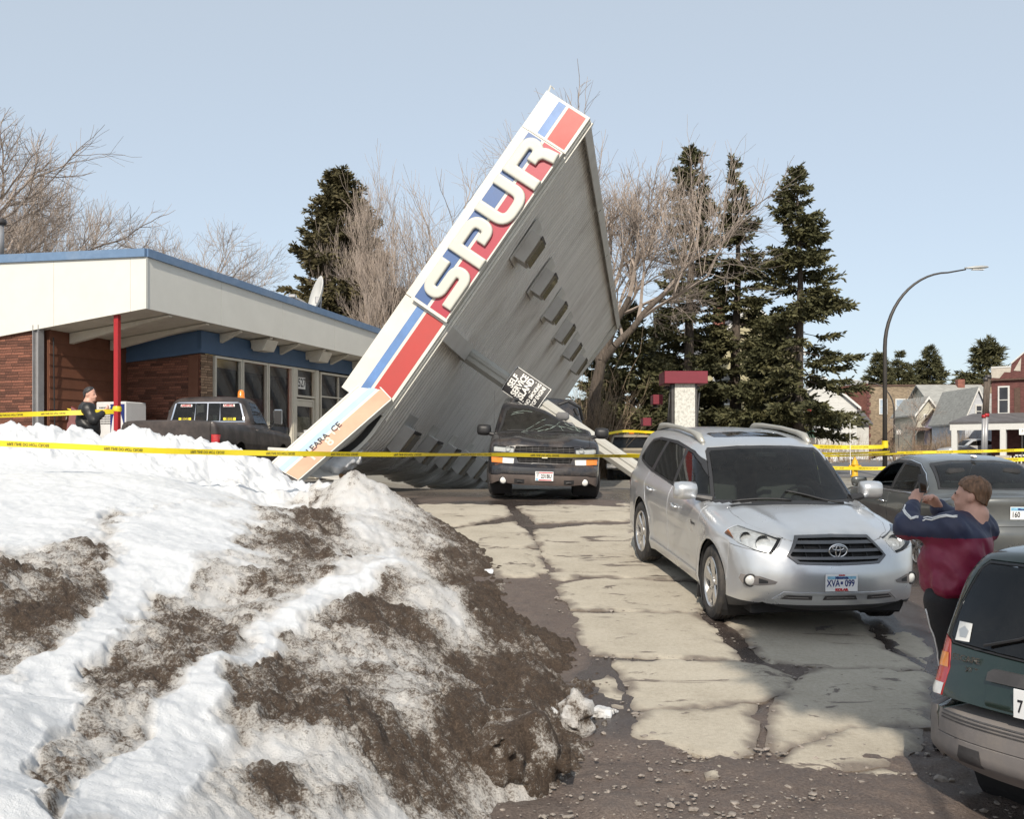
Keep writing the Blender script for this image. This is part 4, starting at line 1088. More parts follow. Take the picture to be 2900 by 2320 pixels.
bent_text('SELF', .31, .185, .8, .006); bent_text('SERVICE', .155, .185, .74, .006); bent_text('ISLAND', .0, .185, .8, .006)
bent_text('NO SMOKING', -.185, .115, .72, .003); bent_text('STOP ENGINE', -.30, .115, .72, .003)
# torn lower corner: broken roof edge, bent channels, hanging fascia piece
aa = np.arange(6.62, 8.9, .1)
def strip(name, b0, b1, c0, c1, m, a0=6.62, a1=8.9):
    mb = MB(); av = [a for a in aa if a0 <= a <= a1]
    for x, y in zip(av[:-1], av[1:]):
        vs = [can(a, b, c) for a in (x, y) for b in (b0, b1) for c in (c0, c1)]
        mb.add(vs, [(0, 4, 5, 1), (2, 3, 7, 6), (0, 2, 6, 4), (1, 5, 7, 3)])
    return cpart(name, mb, m)
strip('edge_trim', -.05, .03, -.03, .035, M['can_white']); strip('edge_gap', -.0, .05, .04, .17, M['black_plastic'])
strip('edge_channel', -.06, .02, .17, .48, M['can_trim'], 6.7, 8.6); strip('edge_gap', .02, .06, .48, .52, M['black_plastic'], 6.7, 8.4)
strip('edge_channel', .0, .06, .52, .75, M['galv'], 6.9, 8.6)
mb = MB(); mb.tube([can(6.7, .4, .62), can(7.6, .4, .60), can(8.3, .35, .62)], .06, 6); cpart('rusty_beam', mb, M['post_red'])
fa = [P(1046, 1062, 20.25), P(1111, 1132, 19.95), P(847, 1362, 19.15), P(763, 1316, 19.45)]
_d = P(847, 1362, 1)-Vector((0, 0, EYE)); _n = (fa[1]-fa[0]).cross(fa[3]-fa[0]); fa[2] = Vector((0, 0, EYE))+_d*((fa[0]-Vector((0, 0, EYE))).dot(_n)/_d.dot(_n))
fp = thing('fascia_piece', 'torn off striped fascia piece with clearance lettering and salmon stripe', 'fascia piece', fa[2])
bpy.context.view_layer.update(); FI = fp.matrix_world.inverted()
fn = (fa[1]-fa[0]).cross(fa[3]-fa[0]).normalized(); fn = -fn if fn.y > 0 else fn      # towards the camera
def fq(u, v, w=0):   # u along the piece from the top end, v across from the white upper edge
    return fa[0].lerp(fa[3], u).lerp(fa[1].lerp(fa[2], u), v)+fn*w
def fpart(name, u0, u1, v0, v1, w0, w1, m, par=None):
    mb = MB(); vs = [fq(u, v, w) for u in (u0, u1) for v in (v0, v1) for w in (w0, w1)]
    mb.add(vs, [(0, 1, 3, 2), (4, 6, 7, 5), (0, 4, 5, 1), (2, 3, 7, 6), (0, 2, 6, 4), (1, 5, 7, 3)])
    o = mb.build(name, m, par or fp); o.matrix_parent_inverse = FI if par is None else Matrix.Identity(4); return o
pn = fpart('panel', 0, 1, 0, 1, -.12, 0, M['can_white'])
fpart('stripe', .01, .995, .28, .46, .001, .004, M['faded_blue'], pn); fpart('stripe', .01, .995, .54, .95, .001, .004, M['faded_red'], pn)
fpart('trim', .0, 1, .97, 1.0, .005, .02, M['can_white'], pn); fpart('trim', .0, .01, 0, 1, .005, .02, M['can_white'], pn); fpart('trim', 0, 1, .0, .05, .001, .012, M['can_white'], pn)
rd = (fa[0]-fa[3]).normalized(); upv = (fa[0]-fa[1])
for txt, u in (('CLEARA', .69), ('CE', .475)):
    o = text_obj('lettering', txt, M['ink_black'], frame(fq(u, .52, .009), rd, upv), pn, .17, .001, 1.0, bold=.003)
M['ghost'] = mat('ghost', (.55, .52, .45), .6, var=.1)
for txt, u in (('8', .60), ("' '", .50), ('1', .78)):
    text_obj('lettering', txt, M['ghost'], frame(fq(u, .72, .009), rd, upv), pn, .26, .001, 1.0, bold=.006)
mb = MB(); R_ = Matrix.Rotation(.5, 3, 'Y')
def scrap(px, py, Z, size, rot, m, label):
    c = P(px, py, Z); o = MB().box((0, 0, 0), size, bev=.008).build('metal_scrap', m); o.location = c; o.rotation_euler = rot
    tag(o, label, 'scrap'); return o
scrap(912, 1342, 19.9, (.62, .5, .03), (.3, .15, .3), M['can_trim'], 'bent grey sheet lying flat under the torn fascia piece')
scrap(990, 1262, 20.3, (.55, .08, .12), (.2, .55, .2), M['can_trim'], 'grey bracket sticking out between fascia piece and canopy edge')
scrap(925, 1372, 19.6, (1.0, .6, .05), (.1, -.05, .35), M['galv'], 'broad grey roof flashing on the ground behind the heap')
scrap(805, 1274, 20.2, (.55, .3, .06), (.0, .05, .0), M['can_white'], 'white board end poking out left of the fallen fascia piece')
def snow_lump(px, py, Z, r, label, seed):
    def f(x, y, z): return np.sqrt((x/1.5)**2+y*y+(z/.7)**2)-1+.3*fbm(x*1.7, y*1.7, z*1.7, oct=3, seed=seed)
    V, F = surface_nets(f, (-2.2, -1.6, -1.3), (2.2, 1.6, 1.3), .12)
    o = mesh_obj('snow_clod', V*r, F, M['snow'], smooth=True); o.location = P(px, py, Z); o.rotation_euler = (0, -.5, .3)
    set_attr(o, 'dirt', np.full(len(V), .1)); tag(o, label, 'snow lump')
snow_lump(965, 1315, 20.2, .26, 'white snow caught in the torn corner of the canopy', 5)
snow_lump(1005, 1250, 20.9, .24, 'upper patch of snow lodged behind the grey canopy bracket', 6)
# support pieces of the fallen canopy at the street end
mb = MB(); mb.tube([can(.05, -.05, .93), can(-.13, -.02, .98), can(-.12, .02, .9)], .018, 5); cpart('lifting_eye', mb, M['can_white'])
#print('CAN', can_px(1322, 1003, 0), can_px(1264, 970, 0), DEPTH, rowA[0], rowA[5], rowB[0], rowB[4])
# ---------------------------------------------------------------- vehicles: body surface from profile curves, cut into panels, glass and lamps
def body_shell(f, box, cell, spine):
    """quad mesh of the surface f=0, cast outwards from a spine inside; box=(x0,x1,yh,z0,z1), open underneath"""
    x0, x1, yh, z0, z1 = box
    nx, ny, nz = [max(2, int(round(q/cell))) for q in (x1-x0, 2*yh, z1-z0)]
    faces = []; pts = {}
    P_ = []
    def vid(i, j, k):
        key = (i, j, k)
        if key not in pts: pts[key] = len(P_); P_.append((x0+(x1-x0)*i/nx, -yh+2*yh*j/ny, z0+(z1-z0)*k/nz))
        return pts[key]
    for i in range(nx):
        for k in range(nz):
            faces.append((vid(i, 0, k), vid(i+1, 0, k), vid(i+1, 0, k+1), vid(i, 0, k+1)))
            faces.append((vid(i+1, ny, k), vid(i, ny, k), vid(i, ny, k+1), vid(i+1, ny, k+1)))
        for j in range(ny): faces.append((vid(i, j, nz), vid(i+1, j, nz), vid(i+1, j+1, nz), vid(i, j+1, nz)))
    for j in range(ny):
        for k in range(nz):
            faces.append((vid(nx, j, k), vid(nx, j+1, k), vid(nx, j+1, k+1), vid(nx, j, k+1)))
            faces.append((vid(0, j+1, k), vid(0, j, k), vid(0, j, k+1), vid(0, j+1, k+1)))
    Q = np.array(P_); sx0, sx1, zc = spine
    O = np.stack([np.clip(Q[:, 0], sx0, sx1), 0*Q[:, 0], 0*Q[:, 0]+zc], 1); Dr = Q-O
    Dr = Dr*1.25
    lo = np.zeros(len(Q)); hi = np.ones(len(Q)); found = np.zeros(len(Q), bool)
    prev = lo.copy()
    for t in np.linspace(0.05, 1, 40):
        X = O+Dr*t; out = (f(X[:, 0], X[:, 1], X[:, 2]) > 0) & ~found
        hi[out] = t; lo[out] = prev[out]; found |= out; prev = np.where(found, prev, t)
    lo[~found] = 1; hi[~found] = 1
    for _ in range(22):
        m = (lo+hi)/2; X = O+Dr*m[:, None]; ins = f(X[:, 0], X[:, 1], X[:, 2]) < 0
        lo = np.where(ins, m, lo); hi = np.where(ins, hi, m)
    return O+Dr*((lo+hi)/2)[:, None], faces
class Car:
    AX = {'side': (0, 2), 'front': (1, 2), 'top': (0, 1)}
    def __init__(s, name, label, cat, f, box, cell, spine, body_mat, deform=None):
        V, F = body_shell(f, box, cell, spine)
        if deform is not None: V = deform(V)
        s.f = f; s.bm = bmesh.new(); vs = [s.bm.verts.new(v) for v in V.tolist()]
        for q in F:
            try: s.bm.faces.new([vs[i] for i in q])
            except ValueError: pass
        s.bm.normal_update()
        s.tag = s.bm.faces.layers.int.new('tag'); s.names = [('body', body_mat, 0, .004, .008)]
        s.root = thing(name, label, cat); s.body_mat = body_mat
    def cut(s, name, view, poly, m, cond=None, split=True, mirror=True, inset=.005, depth=.008):
        """cut the polygon out of the shell; name None deletes it"""
        bm = s.bm; a, b = s.AX[view]
        polys = [poly]
        if mirror and view == 'front': polys.append([(-u, v) for u, v in poly][::-1])
        if mirror and view == 'top': polys.append([(u, -v) for u, v in poly][::-1])
        if name is None: tid = -1
        else: s.names.append((name, m, split, inset, depth)); tid = len(s.names)-1
        for pl in polys:
            us = [p[0] for p in pl]; vs_ = [p[1] for p in pl]; u0, u1, v0, v1 = min(us), max(us), min(vs_), max(vs_)
            loc = set()
            for fc in bm.faces:
                if cond is not None and not cond(fc.calc_center_median(), fc.normal): continue
                cu = [q.co[a] for q in fc.verts]; cv = [q.co[b] for q in fc.verts]
                if max(cu) < u0 or min(cu) > u1 or max(cv) < v0 or min(cv) > v1: continue
                loc.add(fc)
            n = len(pl)
            for i in range(n):
                p, q = pl[i], pl[(i+1) % n]
                e0, e1, g0, g1 = min(p[0], q[0])-.002, max(p[0], q[0])+.002, min(p[1], q[1])-.002, max(p[1], q[1])+.002
                sel = []
                for fc in loc:
                    if not fc.is_valid: continue
                    cu = [w_.co[a] for w_ in fc.verts]; cv = [w_.co[b] for w_ in fc.verts]
                    if max(cu) < e0 or min(cu) > e1 or max(cv) < g0 or min(cv) > g1: continue
                    sel.append(fc)
                if not sel: continue
                co = Vector((0, 0, 0)); co[a] = p[0]; co[b] = p[1]
                no = Vector((0, 0, 0)); no[a] = -(q[1]-p[1]); no[b] = q[0]-p[0]
                if no.length < 1e-9: continue
                no.normalize()
                ed = {e for fc in sel for e in fc.edges}; ve = {w_ for fc in sel for w_ in fc.verts}
                r = bmesh.ops.bisect_plane(bm, geom=list(sel)+list(ed)+list(ve), dist=1e-5, plane_co=co, plane_no=no)
                loc.update(x for x in r['geom'] if isinstance(x, bmesh.types.BMFace))
                loc.update(x for e in r['geom_cut'] if isinstance(e, bmesh.types.BMEdge) for x in e.link_faces if x in loc or cond is None or cond(x.calc_center_median(), x.normal))
            good = [fc for fc in loc if fc.is_valid]
            C = np.array([fc.calc_center_median()[:] for fc in good]) if good else np.zeros((0, 3))
            if len(C) == 0: continue
            ins = in_poly(C[:, a], C[:, b], pl)
            if tid == -1: bmesh.ops.delete(bm, geom=[fc for fc, k in zip(good, ins) if k], context='FACES')
            else:
                for fc, k in zip(good, ins):
                    if k: fc[s.tag] = tid
        bm.normal_update()
    def finish(s):
        bm = s.bm; groups = {}
        for fc in bm.faces:
            t = fc[s.tag]; nm = s.names[t]
            side = 0
            if nm[2]: side = 1 if fc.calc_center_median().y > 0 else -1
            groups.setdefault((t, side), []).append(fc)
        s.parts = {}
        for (t, side), fcs in sorted(groups.items()):
            nm, m, _, inset, depth = s.names[t]
            idx = {}; vs = []; fs = []
            for fc in fcs:
                r = []
                for v in fc.verts:
                    if v not in idx: idx[v] = len(vs); vs.append(v.co.copy())
                    r.append(idx[v])
                fs.append(r)
            b2 = bmesh.new(); bv = [b2.verts.new(v) for v in vs]
            for r in fs:
                try: b2.faces.new([bv[i] for i in r])
                except ValueError: pass
            b2.normal_update()
            if inset > 0:
                try:
                    bmesh.ops.inset_region(b2, faces=b2.faces[:], thickness=inset, depth=0, use_boundary=True, use_even_offset=False)
                    b2.normal_update()
                    mv = {v: v.normal.copy() for e in b2.edges if e.is_boundary for v in e.verts if not (v.co.z < .25)}
                    for v, n_ in mv.items(): v.co -= n_*depth
                except Exception: pass
            me = bpy.data.meshes.new(nm); b2.to_mesh(me); b2.free(); me.materials.append(m)
            o = bpy.data.objects.new(nm, me); COL.objects.link(o); o.parent = s.root
            autosmooth(o, 40)
            s.parts.setdefault(nm, []).append(o)
        bm.free()
    def surf(s, axis, u, v, far=4):
        """surface coordinate along axis for given other two"""
        u = np.atleast_1d(np.asarray(u, float)); v = np.atleast_1d(np.asarray(v, float))
        lo = np.zeros(u.shape); hi = np.full(u.shape, float(far)); sg = 1
        g = {'y': lambda t: s.f(u, t, v), 'x': lambda t: s.f(t, u, v), '-x': lambda t: s.f(-t, u, v), 'z': lambda t: s.f(u, v, t)}[axis]
        for _ in range(40):
            m = (lo+hi)/2; i = g(m) < 0; lo = np.where(i, m, lo); hi = np.where(i, hi, m)
        return -lo if axis == '-x' else lo
    def patch(s, name, axis, poly, m, off=.004, thick=.0, st=.03, parent=None, mirror=False):
        """conformal patch: polygon in the view laid on the surface with an offset"""
        pr = [tuple(p) for p in poly]; n = len(pr); pts = []
        for i in range(n):
            p, q = Vector(pr[i]), Vector(pr[(i+1) % n]); k = max(1, int((q-p).length/st))
            pts += [tuple(p.lerp(q, j/k)) for j in range(k)]
        nb = len(pts); xs = [p[0] for p in pts]; ys = [p[1] for p in pts]
        gx, gy = np.meshgrid(np.arange(min(xs), max(xs), st), np.arange(min(ys), max(ys), st)); gx = gx.ravel(); gy = gy.ravel()
        ok = in_poly(gx, gy, pts) & (seg_dist(gx, gy, pts) > st*.5)
        r = delaunay_2d_cdt([Vector(p) for p in pts]+[Vector((a, b)) for a, b in zip(gx[ok], gy[ok])], [], [list(range(nb))], 1, 1e-6)
        v2 = np.array([(p.x, p.y) for p in r[0]]); w_ = s.surf(axis, v2[:, 0], v2[:, 1])
        sg = -1 if axis == '-x' else 1
        def co(k, o):
            a, b = v2[k]
            return {'y': (a, w_[k]+o, b), 'x': (w_[k]+o, a, b), '-x': (w_[k]-o, a, b), 'z': (a, b, w_[k]+o)}[axis]
        out = []
        for sd in ((1, -1) if mirror else (1,)):
            bm = bmesh.new(); vt = [bm.verts.new(co(k, off)) for k in range(len(v2))]
            for f in r[2]:
                try: bm.faces.new([vt[i] for i in f])
                except ValueError: pass
            if thick:
                ex = bmesh.ops.extrude_edge_only(bm, edges=[e for e in bm.edges if e.is_boundary])
                for g_ in ex['geom']:
                    if isinstance(g_, bmesh.types.BMVert):
                        d = {'y': Vector((0, -1, 0)), 'x': Vector((-1, 0, 0)), '-x': Vector((1, 0, 0)), 'z': Vector((0, 0, -1))}[axis]; g_.co += d*thick
            if sd < 0:
                for v in bm.verts: v.co.y *= -1
            bmesh.ops.recalc_face_normals(bm, faces=bm.faces)
            out.append(autosmooth(bm_obj(name, bm, m, parent or s.root, True), 40))
        return out
    def place(s, origin, fwd, up_hint=(0, 0, 1)):
        x = Vector(fwd).normalized(); z = Vector(up_hint); z = (z-x*z.dot(x)).normalized(); y = z.cross(x)
        Mx = Matrix((x, y, z)).transposed().to_4x4(); Mx.translation = Vector(origin); s.root.matrix_world = Mx; s.Mx = Mx
def wheel_meshes(R, rim, W, style='split5', mrim='alloy'):
    """tyre and rim meshes around the y axis, outer face at +y"""
    h = W/2
    prof = [(rim*.97, -h*.8), (rim+.01, -h*.93), (rim+.035, -h), (R-.06, -h*1.02), (R-.02, -h*.93), (R, -h*.72), (R, -h*.45), (R-.012, -h*.42), (R-.012, -h*.36), (R, -h*.33), (R, -h*.05), (R-.012, -h*.03), (R-.012, h*.03), (R, h*.05), (R, h*.33), (R-.012, h*.36), (R-.012, h*.42), (R, h*.45), (R, h*.72), (R-.02, h*.93), (R-.06, h*1.02), (rim+.035, h), (rim+.01, h*.93), (rim*.97, h*.8)]
    RY = Matrix.Rotation(radians(-90), 4, 'X')
    t = MB().lathe(prof, 48, RY).build('wheel', M['rubber'], None, True); autosmooth(t, 35)
    mb = MB(); mb.cur = 0
    mb.lathe([(rim*.98, h*.55), (rim*1.02, h*.9), (rim*.985, h*.95), (rim*.93, h*.84), (rim*.9, h*.3), (rim*.9, -h*.7)], 40, RY)
    mb.cur = 1; mb.lathe([(rim*.9, -h*.2), (.02, -h*.2)], 24, RY)
    mb.cur = 0
    def spoke(a, w0, w1, y0, y1, r0, r1, ytop=.93):
        ca, sa = cos(a), sin(a); vs = []
        for r, ww, yy in ((r0, w0, y0), ((r0+r1)*.55, (w0+w1)/2, (y0+y1)/2+.006), (r1, w1, y1)):
            for e in (-1, -.72, .72, 1):
                for q in ((0 if abs(e) < .9 else -.014), -.045):
                    u, v = r, e*ww
                    vs.append((u*ca-v*sa, yy+q, u*sa+v*ca))
        fs = []
        for k in range(2):
            b = k*8
            for i in range(3): fs.append((b+2*i, b+2*i+2, b+8+2*i+2, b+8+2*i))
            fs += [(b+1, b+9, b+15, b+7), (b, b+8, b+9, b+1), (b+6, b+7, b+15, b+14)]
        mb.add(vs, fs)
    if style == 'split5':
        for k in range(5):
            a = 2*pi*k/5+.3
            for e in (-.12, .12): spoke(a+e, .028, .048, h*.72, h*.86, rim*.15, rim*.95)
    elif style == 'multi':
        for k in range(8):
            spoke(2*pi*k/8+.2, .030, .042, h*.75, h*.86, rim*.15, rim*.95)
    else:
        for k in range(6): spoke(2*pi*k/6, .05, .06, h*.6, h*.7, rim*.15, rim*.95)
    mb.lathe([(rim*.24, h*.5), (rim*.24, h*.8), (rim*.18, h*.86), (rim*.12, h*.84), (.0, h*.84)], 20, RY)
    mb.cur = 1
    for k in range(5):
        a = 2*pi*k/5; mb.lathe([(.011, h*.85), (.011, h*.875), (0, h*.875)], 6, Matrix.Translation((cos(a)*rim*.3, 0, sin(a)*rim*.3)) @ RY)
    r = mb.build('rim', None, None, True, [M[mrim], M['steel_dark']]); autosmooth(r, 30)
    tm, rm = t.data, r.data; bpy.data.objects.remove(t); bpy.data.objects.remove(r)
    return tm, rm
def add_wheels(car, spots, R, rim, W, style='split5', mrim='alloy', steer=0.0):
    tm, rm = wheel_meshes(R, rim, W, style, mrim); k = 0
    for x, y, z in spots:
        o = bpy.data.objects.new('wheel', tm); COL.objects.link(o); o.parent = car.root
        st_ = steer if x > 0 else 0
        o.matrix_local = Matrix.Translation((x, y, z)) @ Matrix.Rotation(st_+(pi if y < 0 else 0), 4, 'Z') @ Matrix.Rotation(k*1.1+.2, 4, 'Y')
        r = bpy.data.objects.new('rim', rm); COL.objects.link(r); r.parent = o; k += 1
def circle(cx, cy, r, n=28, a0=0, a1=2*pi):
    return [(cx+r*cos(a0+(a1-a0)*i/n), cy+r*sin(a0+(a1-a0)*i/n)) for i in range(n)]
def arches(car, xs, r, zc, wy):
    for x in xs:
        pl = [(x+r*cos(a), zc+r*sin(a)) for a in np.linspace(0, pi, 22)]+[(x-r, .0), (x+r, .0)]
        car.cut(None, 'side', pl, None, cond=lambda c, n: abs(n.y) > .35)
        for sd in (1, -1):
            mb = MB()
            b = len(mb.v)
            ring_ = [(x+r*1.0*cos(a), zc+r*1.0*sin(a)) for a in np.linspace(-.75, pi+.75, 22)]
            for y in (wy-.012, wy-.42): mb.v += [(u, sd*y, v) for u, v in ring_]
            k = len(ring_)
            fs = [(b+i, b+i+1, b+k+i+1, b+k+i) for i in range(k-1)]+[tuple(b+k+i for i in range(k))]
            mb.f += fs; mb.mi += [0]*len(fs)
            mb.build('wheel_well', M['interior_dark'], car.root, False)
def mirror_pod(car, x, y, z, size, m, mface='black_plastic', arm=.14):
    for sd in (1, -1):
        bm = bmesh.new(); bmesh.ops.create_cube(bm, size=1)
        for v in bm.verts:
            v.co = Vector((v.co.x*size[0], v.co.y*size[1], v.co.z*size[2]))
            if v.co.x > 0: v.co.y *= .80; v.co.z *= .72
        bmesh.ops.subdivide_edges(bm, edges=bm.edges[:], cuts=2, use_grid_fill=True)
        for _ in range(3): bmesh.ops.smooth_vert(bm, verts=bm.verts[:], factor=.35, use_axis_x=True, use_axis_y=True, use_axis_z=True)
        for v in bm.verts: v.co = Vector((v.co.x*1.15, v.co.y*1.15, v.co.z*1.15))+Vector((x, sd*y, z))
        o = bm_obj('wing_mirror', bm, m, car.root, True)
        mb = MB(); mb.box((x-size[0]*.47, sd*y, z), (.006, size[1]*.84, size[2]*.78), bev=.002); mb.build('mirror_glass', M['chrome'], o)
        mb = MB(); mb.tube([(x+.02, sd*(y-size[1]*.42), z-size[2]*.32), (x+.05, sd*(y-size[1]*.5-arm), z-size[2]*.45)], [.035, .05], 8); mb.build('mirror_arm', M[mface], o)
def seat(car, x, y, z, m, w=.5, hr=True, sc=1.0):
    mb = MB(); mb.box((x+.2, y, z), (.5, w, .14), bev=.05)
    R = Matrix.Rotation(radians(-14), 3, 'Y'); mb.box((x-.08, y, z+.32), (.13, w*.96, .62), R=R, bev=.055)
    if hr: mb.box((x-.17, y, z+.74), (.10, .27, .17), R=R, bev=.045); mb.tube([(x-.15, y-.06, z+.6), (x-.165, y-.06, z+.7)], .008, 4); mb.tube([(x-.15, y+.06, z+.6), (x-.165, y+.06, z+.7)], .008, 4)
    o = mb.build('seat', m, car.root); autosmooth(o, 50); return o
def steering(car, x, y, z, r=.19):
    mb = MB(); R = Matrix.Rotation(radians(-62), 3, 'Y')
    pts = [Vector((x, y, z))+R @ Vector((r*cos(a), r*sin(a), 0)) for a in np.linspace(0, 2*pi, 25)]
    mb.tube(pts, .016, 6, caps=False)
    for a in (0.1, pi-.1, -pi/2): mb.tube([Vector((x, y, z)), Vector((x, y, z))+R @ Vector((r*sin(a)*.98, r*cos(a)*.98, 0))], .018, 5)
    mb.box((x, y, z), (.1, .12, .12), R=R, bev=.02); mb.tube([(x, y, z), (x+.3, y, z-.12)], .04, 6)
    return autosmooth(mb.build('steering_wheel', M['interior_dark'], car.root), 50)
def plate(car, P0, xa, ya, txt, w=.305, h=.155, style='mn', m=None, par=None):
    """number plate; P0 centre, xa reading direction, ya up, in car coordinates"""
    Fm = frame(P0, xa, ya); o = MB().box((0, 0, 0), (w, h, .006), bev=.002).build('number_plate', M['plate_white'], car.root); o.matrix_local = Fm
    return o
def plate_text(o, txt, y, size, m, sx=.8, bold=.002): return text_obj('plate_lettering', txt, M[m], Matrix.Translation((0, y, .0045)), o, size, .0006, sx, bold=bold)
def plate_band(o, x0, x1, y0, y1, m):
    return MB().box(((x0+x1)/2, (y0+y1)/2, .0035), (x1-x0, y1-y0, .001)).build('plate_band', M[m], o)
# ---- silver SUV in the middle of the lot
M['lamp_silver'] = mat('lamp_silver', (.66, .67, .68), .25, .3, var=.25, scale=25)
M['silver'] = paint('silver_paint', (.60, .615, .635), metal=.7, rough=.30, dirt=(.46, .42, .36), damt=.22)
HLX = [-2.45, -2.32, -2.12, -2.0, -1.5, -.8, -.1, .26, .42, .60, 1.18, 1.4, 1.7, 2.2]
HLZ = [.7, 1.05, 1.53, 1.60, 1.675, 1.715, 1.695, 1.64, 1.575, 1.475, 1.09, .95, .6, .0]
def hl_f(x, y, z):
    ay = np.abs(y)
    zt = pchip(x, [-2.5, -2.3, 0, .9, 1.15, 1.5, 1.85, 2.08, 2.2, 2.32, 2.42], [1.06, 1.08, 1.10, 1.115, 1.115, 1.085, 1.035, .985, .925, .84, .70])
    crown = .055*(ay/.9)**2.2+.05*np.clip((ay-.62)/.3, 0, 1)**2*sstep(.9, 1.3, x)
    zt = zt-crown*sstep(.6, 1.2, x)+.022*np.exp(-((ay-.56+.12*(x-1.1))/.09)**2)*sstep(1.0, 1.4, x)*(1-sstep(2.0, 2.2, x))
    W = pchip(x, [-2.5, -2.2, -1.9, -1.34, 0, 1.0, 1.45, 1.9, 2.2, 2.45], [.80, .89, .925, .945, .94, .945, .95, .92, .87, .80])
    sh = pchip(z, [.15, .25, .36, .5, .7, .88, 1.0, 1.08, 1.2], [.93, .955, .985, .985, .995, 1.0, .985, .955, .93])
    rf_ = np.hypot(x-1.45, z-.37); rr_ = np.hypot(x+1.34, z-.37)
    fl = .020*np.exp(-((rf_-.44)/.07)**2)+.020*np.exp(-((rr_-.44)/.07)**2)
    d_side = ay-(W*sh+fl-.012*np.exp(-((z-.42)/.05)**2)*(1-sstep(.9, 1.0, np.abs(x))))
    nose = pchip(z, [.15, .22, .34, .40, .5, .62, .74, .84, .95, 1.05], [.24, .15, .035, .01, .0, .012, .045, .075, .13, .22])
    d_fr = x-(2.395-.30*(ay/.92)**2.6-nose)
    tail = pchip(z, [.2, .4, .6, .9, 1.1], [.08, .0, .02, .06, .12]); d_re = -x-(2.395-.16*(ay/.92)**3-tail)
    lower = smax(smax(d_side, (z-zt)*.97, .09), smax(d_fr, d_re, .05), .12)
    lower = smax(lower, .21-z, .04)
    xe = x+.20*(ay/.8)**2.2*sstep(-.6, .4, x)
    zr = pchip(xe, HLX, HLZ)
    slope = (pchip(xe+.02, HLX, HLZ)-zr)/.02
    d_top = (z-zr+.045*(ay/.7)**2)/np.sqrt(1+slope**2)
    yg = pchip(z, [.8, 1.0, 1.1, 1.3, 1.5, 1.62, 1.8], [.935, .91, .885, .825, .752, .70, .60])*pchip(x, [-2.4, -1.9, -1.2, .3, 1.2], [.86, .95, 1.0, 1.0, .95])
    green = smax(smax(ay-yg, d_top, .10), .8-z, .02)
    return smin(lower, green, .05)
hl = Car('silver_suv', 'silver sport utility vehicle parked nose forward in the middle of the lot', 'car', hl_f, (-2.4, 2.4, .95, .22, 1.76), .04, (-1.7, 1.75, .72), M['silver'])
arches(hl, (1.45, -1.34), .415, .39, .94)
front = lambda c, n: n.x > .12 and c.x > 1.6
hl.cut('front_bumper', 'front', [(-1.0, .20), (1.0, .20), (1.0, .865), (.6, .815), (.47, .97), (0, .985), (-.47, .97), (-.6, .815), (-1.0, .865)], M['silver'], cond=lambda c, n: c.x > 1.86, mirror=False, split=False)
hl.cut('hood', 'top', [(1.16, -.70), (1.16, .70), (1.4, .725), (1.75, .70), (2.02, .60), (2.15, .47), (2.22, .3), (2.25, 0), (2.22, -.3), (2.15, -.47), (2.02, -.60), (1.75, -.70), (1.4, -.725)], M['silver'], cond=lambda c, n: n.z > .35 and c.z > .85, mirror=False, split=False)
side = lambda c, n: abs(n.y) > .3
hl.cut('door', 'side', [(1.0, 1.12), (.97, .75), (.95, .37), (-.185, .37), (-.185, 1.14)], M['silver'], cond=side)
hl.cut('door', 'side', [(-.195, .37), (-.195, 1.14), (-1.24, 1.17), (-1.27, 1.0), (-1.12, .80), (-.94, .62), (-.9, .37)], M['silver'], cond=side)
hl.cut('sill', 'side', [(1.02, .36), (-.9, .36), (-.9, .21), (1.02, .21)], M['silver'], cond=side)
dlo = [(1.00, 1.115), (.62, 1.36), (.38, 1.475), (.1, 1.545), (-.6, 1.585), (-1.3, 1.56), (-1.62, 1.505), (-1.75, 1.44), (-1.97, 1.25), (-1.93, 1.20), (-1.2, 1.15), (0, 1.105)]
gs = lambda c, n: abs(n.y) > .3 and c.z > 1.02
hl.cut('window_trim', 'side', dlo, M['black_plastic'], cond=gs)
hl.cut('side_window', 'side', [(.86, 1.145), (.60, 1.325), (.36, 1.44), (.1, 1.512), (-.10, 1.525), (-.15, 1.135)], M['glass_car'], cond=gs)
hl.cut('side_window', 'side', [(-.24, 1.14), (-.19, 1.53), (-.6, 1.55), (-.90, 1.545), (-1.08, 1.17)], M['glass_dark'], cond=gs)
hl.cut('quarter_window', 'side', [(-1.2, 1.19), (-1.0, 1.54), (-1.3, 1.53), (-1.58, 1.48), (-1.72, 1.415), (-1.90, 1.25), (-1.87, 1.225)], M['glass_dark'], cond=gs)
ws = lambda c, n: n.x > .25 and n.z > .15 and -.1 < c.x < 1.35 and c.z > 1.02
hl.cut('windshield_trim', 'front', [(-.80, 1.085), (-.4, 1.09), (0, 1.095), (.4, 1.09), (.80, 1.085), (.77, 1.16), (.655, 1.56), (.62, 1.595), (.3, 1.625), (0, 1.632), (-.3, 1.625), (-.62, 1.595), (-.655, 1.56), (-.77, 1.16)], M['black_plastic'], cond=ws, mirror=False, split=False)
hl.cut('windshield', 'front', [(-.74, 1.125), (-.4, 1.135), (0, 1.14), (.4, 1.135), (.74, 1.125), (.72, 1.19), (.625, 1.545), (.59, 1.572), (.3, 1.6), (0, 1.606), (-.3, 1.6), (-.59, 1.572), (-.625, 1.545), (-.72, 1.19)], M['glass_car'], cond=ws, mirror=False, split=False, inset=.003, depth=.003)
hl.cut('sunroof', 'top', [(-.05, 0), (-.06, .30), (-.12, .44), (-.42, .44), (-.46, .40), (-.47, 0), (-.46, -.40), (-.42, -.44), (-.12, -.44), (-.06, -.30)], M['glass_dark'], cond=lambda c, n: n.z > .5 and c.z > 1.5, mirror=False, split=False)
